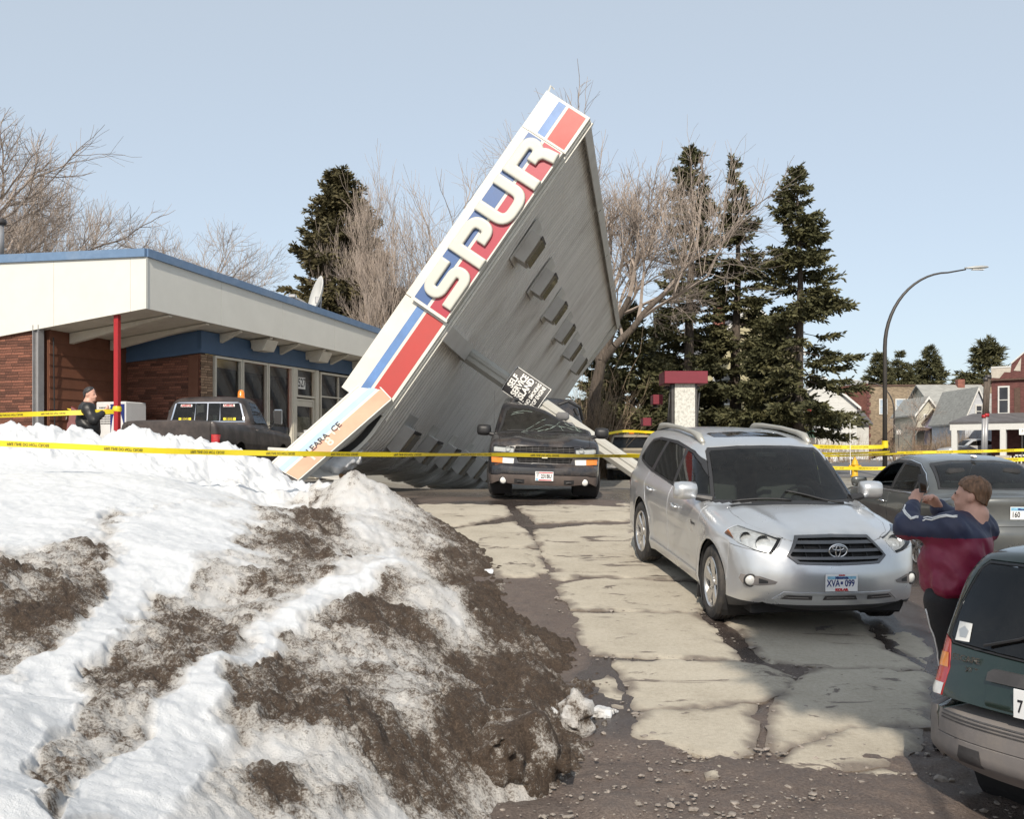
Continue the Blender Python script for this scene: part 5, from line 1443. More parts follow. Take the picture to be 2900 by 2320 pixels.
lamp = [(.50, .945), (.62, .975), (.78, 1.0), (.90, .995), (.925, .93), (.86, .875), (.72, .825), (.62, .81)]
hl.cut('headlight', 'front', lamp, M['lens_clear'], cond=lambda c, n: c.x > 1.72 and n.x > -.3, inset=.004)
gr = [(-.36, .968), (0, .975), (.36, .968), (.485, .80), (.40, .735), (0, .725), (-.40, .735), (-.485, .80)]
hl.cut(None, 'front', gr, None, cond=front, mirror=False)
hl.cut('lower_valance', 'front', [(-1, .2), (1, .2), (1, .34), (.6, .345), (-.6, .345), (-1, .34)], M['black_plastic'], cond=lambda c, n: c.x > 1.86, mirror=False, split=False)
hl.finish()
# details laid on the surface
for sd in (1, -1):
    # lamp bowls behind the lens
    mb = MB()
    hlo = [o for o in hl.parts['headlight'] if o.data.vertices[0].co.y*sd > 0][0]
    for (yy, zz, r) in ((.66, .895, .072), (.79, .925, .055)):
        mb = MB(); xs = float(hl.surf('x', sd*yy, zz)[0])
        mb.lathe([(0, -.10), (r*.5, -.085), (r*.85, -.045), (r, .0)], 16, Matrix.Translation((xs-.05, sd*yy, zz)) @ Matrix.Rotation(radians(90), 4, 'Y'))
        mb.build('reflector', M['chrome'], hlo, True)
    hlo = [o for o in hl.parts['headlight'] if o.data.vertices[0].co.y*sd > 0][0]
    pass
    hl.patch('lamp_bowl', 'x', [(sd*y, z) for y, z in lamp], M['lamp_silver'], off=-.07, parent=hlo)
    hl.patch('turn_lamp', 'x', [(sd*.87, .985), (sd*.905, .985), (sd*.918, .93), (sd*.885, .91)], M['lens_amber'], off=-.02, parent=hlo)
    fy = .80
    xs = float(hl.surf('x', sd*fy, .557)[0])
    hl.patch('fog_recess', 'x', [(sd*.865, .60), (sd*.73, .605), (sd*.58, .565), (sd*.60, .54), (sd*.73, .515), (sd*.85, .51), (sd*.875, .555)], M['grey_plastic'], off=.003)
    hl.patch('fog_vent', 'x', [(sd*.735, .585), (sd*.66, .567), (sd*.66, .545), (sd*.735, .535)], M['black_plastic'], off=.005)
    o = MB().lathe([(0, .014), (.038, .011), (.048, .0)], 20, Matrix.Translation((xs+.006, sd*fy, .557)) @ Matrix.Rotation(radians(90), 4, 'Y') @ Matrix.Rotation(radians(-18*sd), 4, 'X')).build('fog_lamp', M['lens_white'], hl.root, True)
    MB().lathe([(.047, .006), (.056, .014), (.064, .004)], 20, Matrix.Translation((xs+.006, sd*fy, .557)) @ Matrix.Rotation(radians(90), 4, 'Y') @ Matrix.Rotation(radians(-18*sd), 4, 'X')).build('fog_ring', M['black_plastic'], o, True)
# grille
hl.patch('grille_back', 'x', gr, M['interior_dark'], off=-.07)
M['grille_grey'] = mat('grille_grey', (.13, .13, .135), .25, .7, var=.1)
def band(p0, p1, w): (y0, z0), (y1, z1) = p0, p1; return [(y0, z0-w), (y1, z1-w), (y1, z1+w), (y0, z0+w)]
for z_, hw in ((.915, .395), (.85, .435), (.785, .445)):
    hl.patch('grille_bar', 'x', [(-hw, z_-.012), (hw, z_-.012), (hw, z_+.012), (-hw, z_+.012)], M['grille_grey'], off=-.002, thick=.035)
rimp = [(y*1.0, z) for y, z in gr]; inn = [(y*.945, .855+(z-.855)*.82) for y, z in gr]
for i in range(len(gr)):
    j = (i+1) % len(gr); hl.patch('grille_rim', 'x', [rimp[i], rimp[j], inn[j], inn[i]], M['grille_grey'], off=.004, thick=.03)
for yy in (-.3, -.15, .15, .3): hl.patch('grille_rib', 'x', [(yy-.004, .76), (yy+.004, .76), (yy+.004, .94), (yy-.004, .94)], M['black_plastic'], off=-.03, thick=.02)
xe_ = float(hl.surf('x', 0, .85)[0])
def ellipse(ry, rz, cy=0, cz=0, n=25): return [(xe_+.012, cy+ry*cos(a), .85+cz+rz*sin(a)) for a in np.linspace(0, 2*pi, n)]
mb = MB()
mb.tube(ellipse(.088, .060), .0085, 6, caps=False); mb.tube(ellipse(.056, .021, 0, .026), .0065, 6, caps=False); mb.tube(ellipse(.023, .053, 0, -.004), .0065, 6, caps=False)
mb.build('badge', M['chrome'], hl.root, True)
for y0, y1 in ((-.55, -.27), (-.17, .17), (.27, .55)):
    hl.patch('lower_vent', 'x', [(y0+.05, .445), (y1-.0, .445), (y1-.0, .405), (y0, .405)] if y0 < -.3 else ([(y0, .445), (y1-.05, .445), (y1, .405), (y0, .405)] if y0 > 0 else [(y0+.02, .445), (y1-.02, .445), (y1, .405), (y0, .405)]), M['steel_dark'], off=.004)
    hl.patch('vent_slat', 'x', [(y0+.04, .428), (y1-.04, .428), (y1-.03, .423), (y0+.03, .423)], M['alloy'], off=.008)
hl.patch('bumper_lip', 'x', [(-.62, .40), (-.53, .475), (.53, .475), (.62, .40), (.60, .385), (.51, .457), (-.51, .457), (-.60, .385)], M['silver'], off=.012, thick=.02)
xp = float(hl.surf('x', 0, .575)[0])
pl = plate(hl, (xp+.012, 0, .57), (0, 1, 0), (-.08, 0, 1), 'XVA', .315, .16)
plate_band(pl, -.14, .14, .035, .062, 'plate_blue'); plate_text(pl, 'Minnesota', .048, .034, 'ink_blue', .9); plate_text(pl, 'DULUTH', .071, .015, 'ink_red', 1.0); plate_text(pl, 'KOLAR', -.064, .030, 'ink_red', 1.25, .003)
plate_text(pl, 'XVA', -.005, .088, 'ink_blue', .72, .002).location.x = -.082; plate_text(pl, '099', -.005, .088, 'ink_blue', .72, .002).location.x = .078
MB().box((0, .0, .004), (.022, .026, .001)).build('state_mark', M['ink_blue'], pl)
mirror_pod(hl, .80, 1.03, 1.20, (.14, .25, .19), M['silver'])
for x, z in ((.12, .93), (-.95, .965)):
    for sd in (1, -1):
        yy = float(hl.surf('y', x, z)[0]); mb = MB(); mb.tube([(x+.09, sd*(yy+.005), z-.005), (x+.06, sd*(yy+.035), z), (x-.07, sd*(yy+.035), z+.008), (x-.1, sd*(yy+.005), z+.008)], .014, 6); mb.build('door_handle', M['silver'], hl.root, True)
M['rail_grey'] = mat('rail_grey', (.42, .41, .37), .4, .4, var=.05)
for sd in (1, -1):
    xs = [.05, -.1, -.3, -.8, -1.4, -1.68, -1.82]; zz = []
    pts = []
    for i, x in enumerate(xs):
        yy = .635-.02*abs(x+.6); z = float(hl.surf('z', x, yy)[0]); pts.append((x, sd*yy, z+(.0 if i in (0, 6) else (.045 if i in (1, 5) else .055))))
    mb = MB(); mb.tube(pts, [.03, .045, .032, .026, .032, .045, .03], 8); mb.build('roof_rail', M['rail_grey'], hl.root, True)
    for k in range(3):
        y0 = sd*(.12+.16*k); hl.patch('roof_groove', 'z', [(-.6, y0-.006), (-1.7, y0-.006), (-1.7, y0+.006), (-.6, y0+.006)], M['rail_grey'], off=.002)
hl.patch('cowl', 'z', [(1.1, -.66), (1.19, -.66), (1.21, 0), (1.19, .66), (1.1, .66), (1.12, 0)], M['black_plastic'], off=.004)
for (a, b) in (((1.12, .58), (1.0, -.02)), ((1.13, -.0), (1.02, -.60))):
    pts = []
    for t in np.linspace(0, 1, 9):
        x = a[0]+(b[0]-a[0])*t; y = a[1]+(b[1]-a[1])*t; pts.append((x, y, float(hl.surf('z', x, y)[0])+.015))
    MB().tube(pts, .011, 5).build('wiper', M['black_plastic'], hl.root, True)
# cabin
M['seat_tan'] = mat('seat_tan', (.12, .115, .105), .8, var=.06)
for y in (.37, -.37): seat(hl, -.1, y, .66, M['seat_tan'], .52)
for y in (.4, -.4): seat(hl, -1.0, y, .68, M['seat_tan'], .5)
mb = MB(); mb.prism([(.42, -.72, .95), (.62, -.72, 1.06), (1.12, -.70, 1.075), (1.05, -.7, .8), (.5, -.72, .8)], (0, 1.42, 0)); mb.build('dashboard', M['interior_dark'], hl.root)
steering(hl, .40, .37, 1.03)
MB().box((.36, 0, 1.53), (.03, .24, .06), bev=.02).build('rear_view_mirror', M['interior_dark'], hl.root)
mb = MB(); mb.box((-.1, 0, .42), (3.6, 1.6, .04)); mb.box((-1.75, 0, .8), (.1, 1.5, .7)); mb.build('cabin_floor', M['interior_dark'], hl.root)
mb = MB(); mb.box((.1, 0, .27), (4.0, 1.5, .1)); mb.build('underbody', M['interior_dark'], hl.root)
for sd in (1, -1):
    hl.patch('tail_lamp', 'y', [(-2.05, 1.02), (-2.05, .86), (-2.25, .86), (-2.25, 1.02)], M['lens_red'], off=.004) if sd > 0 else hl.patch('tail_lamp', 'y', [(-2.05, 1.02), (-2.05, .86), (-2.25, .86), (-2.25, 1.02)], M['lens_red'], off=.004)
    mb = MB(); mb.prism([(1.02, sd*.93, .30), (1.02, sd*.73, .30), (.99, sd*.73, .10), (.99, sd*.93, .10)], (-.012, 0, 0)); mb.build('mud_flap', M['black_plastic'], hl.root)
yb = -float(hl.surf('y', .80, .86)[0])-.004
for ob in hl.root.children:
    if ob.name.startswith('tail_lamp.'):
        for v in ob.data.vertices: v.co.y *= -1
text_obj('side_badge', 'Sport', M['ink_black'], frame((.80, yb, .86), (1, 0, -.08), (0, 0, 1)), hl.root, .055, .001, 1.2)
add_wheels(hl, [(1.45, .83, .37), (1.45, -.83, .37), (-1.34, .83, .37), (-1.34, -.83, .37)], .376, .252, .235, 'split5', steer=radians(-3))
_wf, _wr = P(2014, 1649, 10.92), P(1814.5, 1503, 13.69)
_fw = (_wf-_wr).normalized(); _rt = _fw.cross(Vector((0, 0, 1))).normalized(); _up = _rt.cross(_fw)
hl.place(_wf-_fw*1.45-_rt*.935-_up*.37, _fw)
# ---- black full-size SUV crushed under the column
M['black_paint'] = paint('black_paint', (.018, .018, .022), metal=.0, rough=.25, dirt=(.17, .13, .10), damt=.55)
M['bumper_grey'] = mat('bumper_grey', (.085, .068, .062), .6, var=.1, dirt=(.18, .14, .12), damt=.5)
TX = [-2.7, -2.58, -2.45, -2.35, -1.5, -.3, .25, .42, .58, 1.05, 1.25, 1.6, 2.2]
TZ = [.6, 1.1, 1.72, 1.80, 1.87, 1.88, 1.84, 1.79, 1.70, 1.22, 1.05, .6, .0]
def tz_max(x, y):
    z = pchip(y, [-1.2, -.3, 0, .38, .79, 1.1], [1.78, 1.70, 1.62, 1.42, 1.27, 1.2])-.12*(1-sstep(-.3, .3, x))*sstep(0, .8, y)
    return 2.1+(z-2.1)*sstep(-2.3, -.9, x)
def ta_f(x, y, z):
    ay = np.abs(y)
    zt = pchip(x, [-2.7, -1, .6, 1.0, 1.4, 2.0, 2.3, 2.45, 2.55], [1.10, 1.15, 1.17, 1.18, 1.17, 1.12, 1.06, 1.0, .9])
    zt = zt-.03*(ay/.95)**3+.03*np.exp(-((ay-.50)/.16)**2)*sstep(.9, 1.4, x)*(1-sstep(2.2, 2.4, x))-.02*np.exp(-(ay/.2)**2)*sstep(.9, 1.3, x)
    W = pchip(x, [-2.6, -2.3, -1.35, 0, 1.0, 1.6, 2.1, 2.55], [.95, .985, 1.0, .985, .985, 1.0, .985, .94])
    sh = pchip(z, [.2, .4, .6, .9, 1.05, 1.2], [.955, .985, .99, 1.0, .98, .94])
    fl = .02*np.exp(-((np.hypot(x-1.6, z-.39)-.46)/.06)**2)+.02*np.exp(-((np.hypot(x+1.35, z-.39)-.46)/.06)**2)
    d_side = ay-(W*sh+fl)
    nose = pchip(z, [.2, .26, .33, .45, .52, .60, .645, .66, .70, .9, 1.0, 1.1], [.16, .06, .02, .0, .0, .012, .04, .10, .115, .135, .17, .25])
    d_fr = x-(2.50-.15*(ay/.95)**3-nose); d_re = -x-(2.56-.1*(ay/.95)**4)
    lower = smax(smax(smax(d_side, (z-zt), .09), smax(d_fr, d_re, .05), .07), .25-z, .04)
    xe = x+.10*(ay/.8)**2*sstep(-.6, .4, x)
    zr = pchip(xe, TX, TZ); sl = (pchip(xe+.02, TX, TZ)-zr)/.02
    d_top = (z-zr+.03*(ay/.7)**2)/np.sqrt(1+sl**2)
    yg = pchip(z, [.8, 1.15, 1.5, 1.75, 1.95], [.98, .935, .85, .775, .70])
    green = smax(smax(ay-yg, d_top, .09), .8-z, .02)
    green = smax(green, (z-tz_max(x, y))*.9, .06)
    return smin(lower, green, .04)
ta = Car('black_suv', 'black full-size SUV with crushed roof and cracked windshield under the canopy column', 'car', ta_f, (-2.56, 2.5, 1.0, .25, 1.9), .05, (-1.9, 1.9, .75), M['black_paint'])
arches(ta, (1.6, -1.35), .46, .40, .98)
ta.cut('bumper_cladding', 'front', [(-1.05, .2), (1.05, .2), (1.05, .45), (.83, .455), (.76, .475), (-.76, .475), (-.83, .455), (-1.05, .45)], M['bumper_grey'], cond=lambda c, n: c.x > 2.0, mirror=False, split=False)
ta.cut('front_bumper', 'front', [(-1.05, .46), (-.84, .465), (-.76, .485), (.76, .485), (.84, .465), (1.05, .46), (1.05, .655), (-1.05, .655)], M['black_paint'], cond=lambda c, n: c.x > 2.05, mirror=False, split=False)
ta.cut('hood', 'top', [(1.0, -.84), (1.0, .84), (1.8, .83), (2.28, .80), (2.36, .6), (2.37, 0), (2.36, -.6), (2.28, -.80), (1.8, -.83)], M['black_paint'], cond=lambda c, n: n.z > .4 and c.z > .9, mirror=False, split=False)
sd_ = lambda c, n: abs(n.y) > .3
ta.cut('door', 'side', [(1.0, 1.16), (1.0, .42), (-.05, .42), (-.05, 1.18)], M['black_paint'], cond=sd_)
ta.cut('door', 'side', [(-.06, 1.18), (-.06, .42), (-.85, .42), (-1.0, .8), (-1.0, 1.18)], M['black_paint'], cond=sd_)
tg = lambda c, n: abs(n.y) > .3 and c.z > 1.1
ta.cut('side_window', 'side', [(.85, 1.2), (.42, 1.66), (.3, 1.70), (-.02, 1.71), (-.02, 1.2)], M['glass_dark'], cond=tg)
ta.cut('side_window', 'side', [(-.1, 1.2), (-.1, 1.71), (-.95, 1.71), (-.95, 1.2)], M['glass_dark'], cond=tg)
tw = lambda c, n: n.x > .2 and n.z > .05 and .2 < c.x < 1.3 and c.z > 1.05
ta.cut('windshield_trim', 'front', [(-.88, 1.16), (0, 1.17), (.88, 1.16), (.84, 1.28), (.72, 1.36), (.34, 1.45), (.0, 1.60), (-.3, 1.675), (-.66, 1.68), (-.75, 1.62), (-.83, 1.28)], M['black_plastic'], cond=tw, mirror=False, split=False)
M['glass_green'] = glass('glass_green', (.30, .38, .33), .9, .05, .10)
ta.cut('windshield', 'front', [(-.82, 1.195), (0, 1.21), (.83, 1.19), (.80, 1.26), (.70, 1.325), (.32, 1.415), (.0, 1.56), (-.3, 1.635), (-.62, 1.64), (-.70, 1.58), (-.78, 1.28)], M['glass_green'], cond=tw, mirror=False, split=False, inset=.003, depth=.003)
ft = lambda c, n: n.x > .2 and c.x > 2.1
hlp = [(.545, .955), (.92, .975), (.925, .865), (.56, .855)]; trn = [(.54, .755), (.94, .765), (.935, .67), (.55, .665)]
ta.cut('headlight', 'front', hlp, M['lens_clear'], cond=lambda c, n: c.x > 2.0)
ta.cut('turn_signal', 'front', [(.54, .755), (.75, .76), (.75, .668), (.55, .665)], M['lens_white'], cond=lambda c, n: c.x > 2.0)
ta.cut('amber_lamp', 'front', [(.75, .76), (.955, .765), (.945, .67), (.75, .668)], M['lens_amber'], cond=lambda c, n: c.x > 2.0)
gu = [(-.52, .975), (.52, .975), (.53, .875), (-.53, .875)]; gl_ = [(-.50, .775), (.50, .775), (.46, .69), (-.46, .69)]
ta.cut(None, 'front', gu, None, cond=ft, mirror=False); ta.cut(None, 'front', gl_, None, cond=ft, mirror=False)
ta.finish()
for hp_ in ta.parts['headlight']:
    sg_ = 1 if hp_.data.vertices[0].co.y > 0 else -1
    ta.patch('lamp_bowl', 'x', [(sg_*a, b) for a, b in hlp], M['lens_white'], off=-.05, parent=hp_)
    xs = float(ta.surf('x', sg_*.66, .915)[0]); MB().lathe([(0, -.05), (.035, -.03), (.048, .0)], 16, Matrix.Translation((xs-.02, sg_*.66, .915)) @ Matrix.Rotation(radians(90), 4, 'Y')).build('reflector', M['chrome'], hp_, True)
ta.patch('grille_back', 'x', gu, M['interior_dark'], off=-.06); ta.patch('grille_back', 'x', gl_, M['interior_dark'], off=-.06)
for zz in (.90, .925, .95): ta.patch('grille_bar', 'x', [(-.52, zz-.003), (.52, zz-.003), (.52, zz+.003), (-.52, zz+.003)], M['dark_plastic'], off=-.02, thick=.02, st=.08)
for zz in (.715, .745): ta.patch('grille_bar', 'x', [(-.48, zz-.003), (.48, zz-.003), (.48, zz+.003), (-.48, zz+.003)], M['dark_plastic'], off=-.02, thick=.02, st=.08)
for k in range(9):
    yy = -.44+k*.11
    ta.patch('grille_rib', 'x', [(yy-.003, .875), (yy+.003, .875), (yy+.003, .975), (yy-.003, .975)], M['dark_plastic'], off=-.021, thick=.02); ta.patch('grille_rib', 'x', [(yy-.003, .69), (yy+.003, .69), (yy+.003, .775), (yy-.003, .775)], M['dark_plastic'], off=-.021, thick=.02)
M['bowtie'] = mat('bowtie', (.72, .68, .55), .3, .3, var=.04)
ta.patch('badge', 'x', [(-.13, .80), (-.115, .835), (-.05, .835), (-.05, .86), (.05, .86), (.05, .835), (.13, .835), (.115, .80), (.05, .80), (.05, .772), (-.05, .772), (-.05, .80)], M['bowtie'], off=.02, thick=.02)
for sd in (1, -1):
    xs = float(ta.surf('x', sd*.725, .365)[0]); o = MB().lathe([(0, .012), (.045, .009), (.055, .0)], 18, Matrix.Translation((xs+.004, sd*.725, .365)) @ Matrix.Rotation(radians(90), 4, 'Y')).build('fog_lamp', M['lens_white'], ta.root, True)
    MB().lathe([(.055, .004), (.068, .012), (.072, -.01)], 18, Matrix.Translation((xs+.004, sd*.725, .365)) @ Matrix.Rotation(radians(90), 4, 'Y')).build('fog_ring', M['black_plastic'], o, True)
    ta.patch('tow_slot', 'x', [(sd*.35, .315), (sd*.53, .32), (sd*.53, .40), (sd*.35, .395)], M['interior_dark'], off=.003); mb = MB(); xs = float(ta.surf('x', sd*.44, .355)[0]); mb.tube([(xs+.01, sd*.39, .345), (xs+.02, sd*.44, .355), (xs+.01, sd*.48, .35)], .012, 5); mb.build('tow_hook', M['steel_dark'], ta.root)
xp = float(ta.surf('x', 0, .46)[0])
pl = plate(ta, (xp+.012, 0, .46), (0, 1, 0), (0, 0, 1), '231BU', .32, .165)
plate_band(pl, -.10, .15, .055, .072, 'ink_red'); plate_band(pl, -.10, .13, -.075, -.058, 'ink_red'); plate_band(pl, -.15, -.11, -.075, -.04, 'plate_blue'); plate_band(pl, -.145, -.09, .055, .07, 'ink_black')
plate_text(pl, '231BU', -.002, .095, 'ink_black', .72, .003).location.x = .035
plate_text(pl, 'Y', .012, .085, 'grey_plastic', .8).location.x = -.115
mirror_pod(ta, .82, 1.13, 1.20, (.16, .26, .21), M['black_plastic'])
# cracks in the laminated glass
M['crack'] = mat('crack', (.42, .52, .47), .5)
CR = [[(-.38, 1.2), (-.16, 1.33), (-.05, 1.40), (.08, 1.46)], [(-.45, 1.18), (-.25, 1.22), (-.10, 1.26), (.05, 1.33), (.25, 1.33)], [(.25, 1.33), (.12, 1.26), (.02, 1.24), (-.16, 1.2)], [(.25, 1.33), (.30, 1.39), (.32, 1.40)], [(.26, 1.32), (.45, 1.30), (.60, 1.25), (.78, 1.22)], [(.40, 1.38), (.5, 1.32), (.6, 1.3), (.7, 1.22)], [(.55, 1.35), (.62, 1.30), (.74, 1.26)], [(-.60, 1.54), (-.4, 1.59), (-.15, 1.57)], [(-.62, 1.50), (-.5, 1.54), (-.35, 1.56)], [(.30, 1.33), (.38, 1.24), (.42, 1.21)]]
for c_ in CR:
    mb = MB(); pts = []
    for a, b in zip(c_[:-1], c_[1:]):
        for t in np.linspace(0, 1, 5)[:-1]:
            y = a[0]+(b[0]-a[0])*t+random.uniform(-.006, .006); z = a[1]+(b[1]-a[1])*t+random.uniform(-.006, .006); pts.append((float(ta.surf('x', y, z)[0])+.004, y, z))
    mb.tube(pts, [.001+.003*abs(sin(3*i/len(pts)*pi)) for i in range(len(pts))], 3); mb.build('crack', M['crack'], ta.root)
for (a, b) in (((-.68, 1.21), (-.08, 1.19)), ((.0, 1.2), (.6, 1.21))):
    pts = [(float(ta.surf('x', y, z)[0])+.015, y, z) for y, z in [(a[0]+(b[0]-a[0])*t, a[1]+.025*sin(pi*t)+(b[1]-a[1])*t) for t in np.linspace(0, 1, 7)]]
    MB().tube(pts, .011, 5).build('wiper', M['black_plastic'], ta.root)
for y in (.42, -.42): seat(ta, -.15, y, .75, M['interior_grey'], .52)
mb = MB(); mb.box((.7, 0, 1.0), (.5, 1.6, .25), bev=.06); mb.build('dashboard', M['interior_dark'], ta.root); steering(ta, .38, .42, 1.12)
MB().box((0, 0, .36), (4.4, 1.5, .16)).build('underbody', M['interior_dark'], ta.root)
MB().tube([(1.35, -.93, 1.15), (1.3, -.94, 1.95)], .004, 4).build('antenna', M['black_plastic'], ta.root)
mb = MB(); mb.box((-1.15, .74, 1.58), (.5, .06, .16), R=Matrix.Rotation(.5, 3, 'X'), bev=.01); mb.tube([(-.9, .35, 1.72), (-.95, .55, 1.80), (-1.0, .80, 1.68), (-1.2, .88, 1.42)], .035, 6); mb.build('bent_roof_rail', M['black_plastic'], ta.root)
mb = MB(); mb.tube([(.1, -.62, 1.70), (.0, -.58, 1.80), (-.1, -.50, 1.80)], .045, 8); mb.build('roof_light', M['steel_dark'], ta.root)
add_wheels(ta, [(1.6, .83, .375), (1.6, -.83, .41), (-1.35, .83, .39), (-1.35, -.83, .39)], .395, .22, .26, 'six', steer=radians(14))
_o = Vector(P(1535, 1300, 20.15)); _o.z = gz(_o.x, 20.15)
_f = Vector((.0, -1, -.055)).normalized(); _up = Vector((0, 0, 1)); _r = Matrix.Rotation(radians(-1.8), 3, _f)
ta.place(_o-_f*1.6, _f, _r @ _up)
# ---- dark grey sedan on the right
M['graphite'] = paint('graphite_paint', (.115, .122, .122), metal=.55, rough=.3, dirt=(.26, .25, .22), damt=.25)
AXS = [-2.6, -1.9, -1.72, -1.5, -1.0, -.8, -.2, .2, .38, .55, 1.15, 1.3, 1.6, 2.2]
AZS = [.55, .98, 1.06, 1.20, 1.405, 1.445, 1.476, 1.455, 1.42, 1.36, .97, .85, .5, 0]
def ac_f(x, y, z):
    ay = np.abs(y)
    zt = pchip(x, [-2.6, -2.45, -2.38, -2.2, -1.7, 0, .9, 1.2, 1.9, 2.3, 2.5], [.85, 1.03, 1.065, 1.06, 1.03, .97, .965, .955, .87, .76, .6])
    zt = zt-.04*(ay/.9)**2.5
    W = pchip(x, [-2.5, -2.2, -1.3, 0, 1.5, 2.0, 2.5], [.80, .885, .92, .923, .92, .88, .74])
    sh = pchip(z, [.15, .3, .5, .68, .84, .95, 1.05], [.94, .985, .995, 1.0, .985, .955, .92])
    fl = .018*np.exp(-((np.hypot(x-1.5, z-.33)-.38)/.06)**2)+.018*np.exp(-((np.hypot(x+1.3, z-.33)-.38)/.06)**2)
    d_side = ay-(W*sh+fl)-.012*np.exp(-((z-.76)/.02)**2)*0
    nose = pchip(z, [.15, .3, .5, .7, .9], [.12, .02, .0, .05, .2]); tail = pchip(z, [.2, .35, .55, .66, .70, .9, 1.05], [.10, .02, .0, .015, .06, .08, .07])
    d_fr = x-(2.46-.35*(ay/.9)**2.4-nose); d_re = -x-(2.47-.20*(ay/.9)**2.6-tail)
    lower = smax(smax(smax(d_side, z-zt, .07), smax(d_fr, d_re, .05), .08), .2-z, .04)
    xe = x+.14*(ay/.8)**2*sstep(-.6, .4, x)-.12*(ay/.8)**2*(1-sstep(-1.2, -.5, x))
    zr = pchip(xe, AXS, AZS); sl = (pchip(xe+.02, AXS, AZS)-zr)/.02
    d_top = (z-zr+.04*(ay/.7)**2)/np.sqrt(1+sl**2)
    yg = pchip(z, [.7, .95, 1.1, 1.3, 1.42, 1.5], [.92, .88, .82, .705, .62, .55])*pchip(x, [-2.2, -1.4, 0, 1.2], [.88, .96, 1, .96])
    green = smax(smax(ay-yg, d_top, .09), .7-z, .02)
    return smin(lower, green, .06)
ac = Car('grey_sedan', 'dark grey sedan with open front window beside the street', 'car', ac_f, (-2.48, 2.47, .93, .2, 1.5), .045, (-1.8, 1.7, .65), M['graphite'])
arches(ac, (1.5, -1.3), .365, .34, .91)
ac.cut('door', 'side', [(1.0, .97), (.98, .3), (-.20, .3), (-.20, .98)], M['graphite'], cond=sd_)
ac.cut('door', 'side', [(-.21, .98), (-.21, .3), (-.95, .3), (-1.02, .55), (-1.22, .75), (-1.25, .99)], M['graphite'], cond=sd_)
ga = lambda c, n: abs(n.y) > .3 and c.z > .93
ac.cut('window_trim', 'side', [(.98, .985), (.62, 1.22), (.36, 1.345), (.1, 1.395), (-.3, 1.41), (-.75, 1.375), (-1.1, 1.27), (-1.38, 1.115), (-1.42, 1.06), (-1.36, 1.01), (0, .965)], M['chrome'], cond=ga)
ac.cut('window_frame', 'side', [(.95, .995), (.62, 1.205), (.36, 1.33), (.1, 1.38), (-.3, 1.395), (-.75, 1.36), (-1.09, 1.255), (-1.36, 1.11), (-1.395, 1.065), (-1.34, 1.025), (0, .98)], M['black_plastic'], cond=ga)
ac.cut(None, 'side', [(.80, 1.005), (.58, 1.16), (.34, 1.285), (.1, 1.335), (-.14, 1.35), (-.17, .995)], None, cond=lambda c, n: n.y > .3 and c.z > .93)
ac.cut('side_window', 'side', [(.80, 1.005), (.58, 1.16), (.34, 1.285), (.1, 1.335), (-.14, 1.35), (-.17, .995)], M['glass_car'], cond=lambda c, n: n.y < -.3 and c.z > .93)
ac.cut('side_window', 'side', [(-.26, 1.0), (-.23, 1.355), (-.6, 1.345), (-.78, 1.32), (-.98, 1.24), (-1.0, 1.03)], M['glass_car'], cond=ga)
ac.cut('quarter_window', 'side', [(-1.05, 1.04), (-1.03, 1.225), (-1.32, 1.095), (-1.34, 1.06)], M['glass_dark'], cond=ga)
wa = lambda c, n: n.x > .2 and n.z > .1 and .1 < c.x < 1.3 and c.z > .9
ac.cut('windshield', 'front', [(-.68, .99), (0, 1.0), (.68, .99), (.57, 1.355), (.3, 1.385), (0, 1.395), (-.3, 1.385), (-.57, 1.355)], M['glass_car'], cond=wa, mirror=False, split=False, inset=.003, depth=.003)
wr = lambda c, n: n.x < -.2 and n.z > .1 and -1.95 < c.x < -.7 and c.z > 1.0
ac.cut('rear_window_trim', 'front', [(-.70, 1.085), (0, 1.09), (.70, 1.085), (.60, 1.39), (.3, 1.425), (0, 1.432), (-.3, 1.425), (-.60, 1.39)], M['black_plastic'], cond=wr, mirror=False, split=False)
ac.cut('rear_window', 'front', [(-.66, 1.105), (0, 1.11), (.66, 1.105), (.56, 1.365), (.3, 1.40), (0, 1.408), (-.3, 1.40), (-.56, 1.365)], M['glass_car'], cond=wr, mirror=False, split=False, inset=.003, depth=.003)
ac.cut('trunk_lid', 'front', [(-.66, .70), (.66, .70), (.70, 1.04), (.66, 1.09), (-.66, 1.09), (-.70, 1.04)], M['graphite'], cond=lambda c, n: c.x < -1.75, mirror=False, split=False)
ac.cut('tail_lamp', 'front', [(.66, .70), (.95, .72), (.95, .88), (.84, .92), (.66, .88)], M['lens_red'], cond=lambda c, n: c.x < -2.0)
ac.finish()
mb = MB()
for sd in (1, -1):
    pts = [(x, sd*(float(ac.surf('y', x, z)[0])+.006), z) for x, z in [(.98, .962), (.5, .955), (0, .958), (-.6, .975), (-1.3, 1.0)]]
    MB().tube(pts, .009, 5).build('belt_trim', M['chrome'], ac.root, True)
    for x, z in ((-.02, .80), (-1.05, .825)):
        yy = float(ac.surf('y', x, z)[0]); MB().tube([(x+.1, sd*(yy+.004), z), (x+.07, sd*(yy+.035), z+.004), (x-.07, sd*(yy+.035), z+.006), (x-.1, sd*(yy+.004), z+.004)], .015, 6).build('door_handle', M['chrome'], ac.root, True)
mirror_pod(ac, .80, 1.02, 1.02, (.12, .22, .15), M['graphite'], arm=.1)
xp = -float(ac.surf('-x', 0, .865)[0]) if False else float(ac.surf('-x', 0, .865)[0])
pl = plate(ac, (xp-.012, 0, .865), (0, -1, 0), (0, 0, 1), '160')
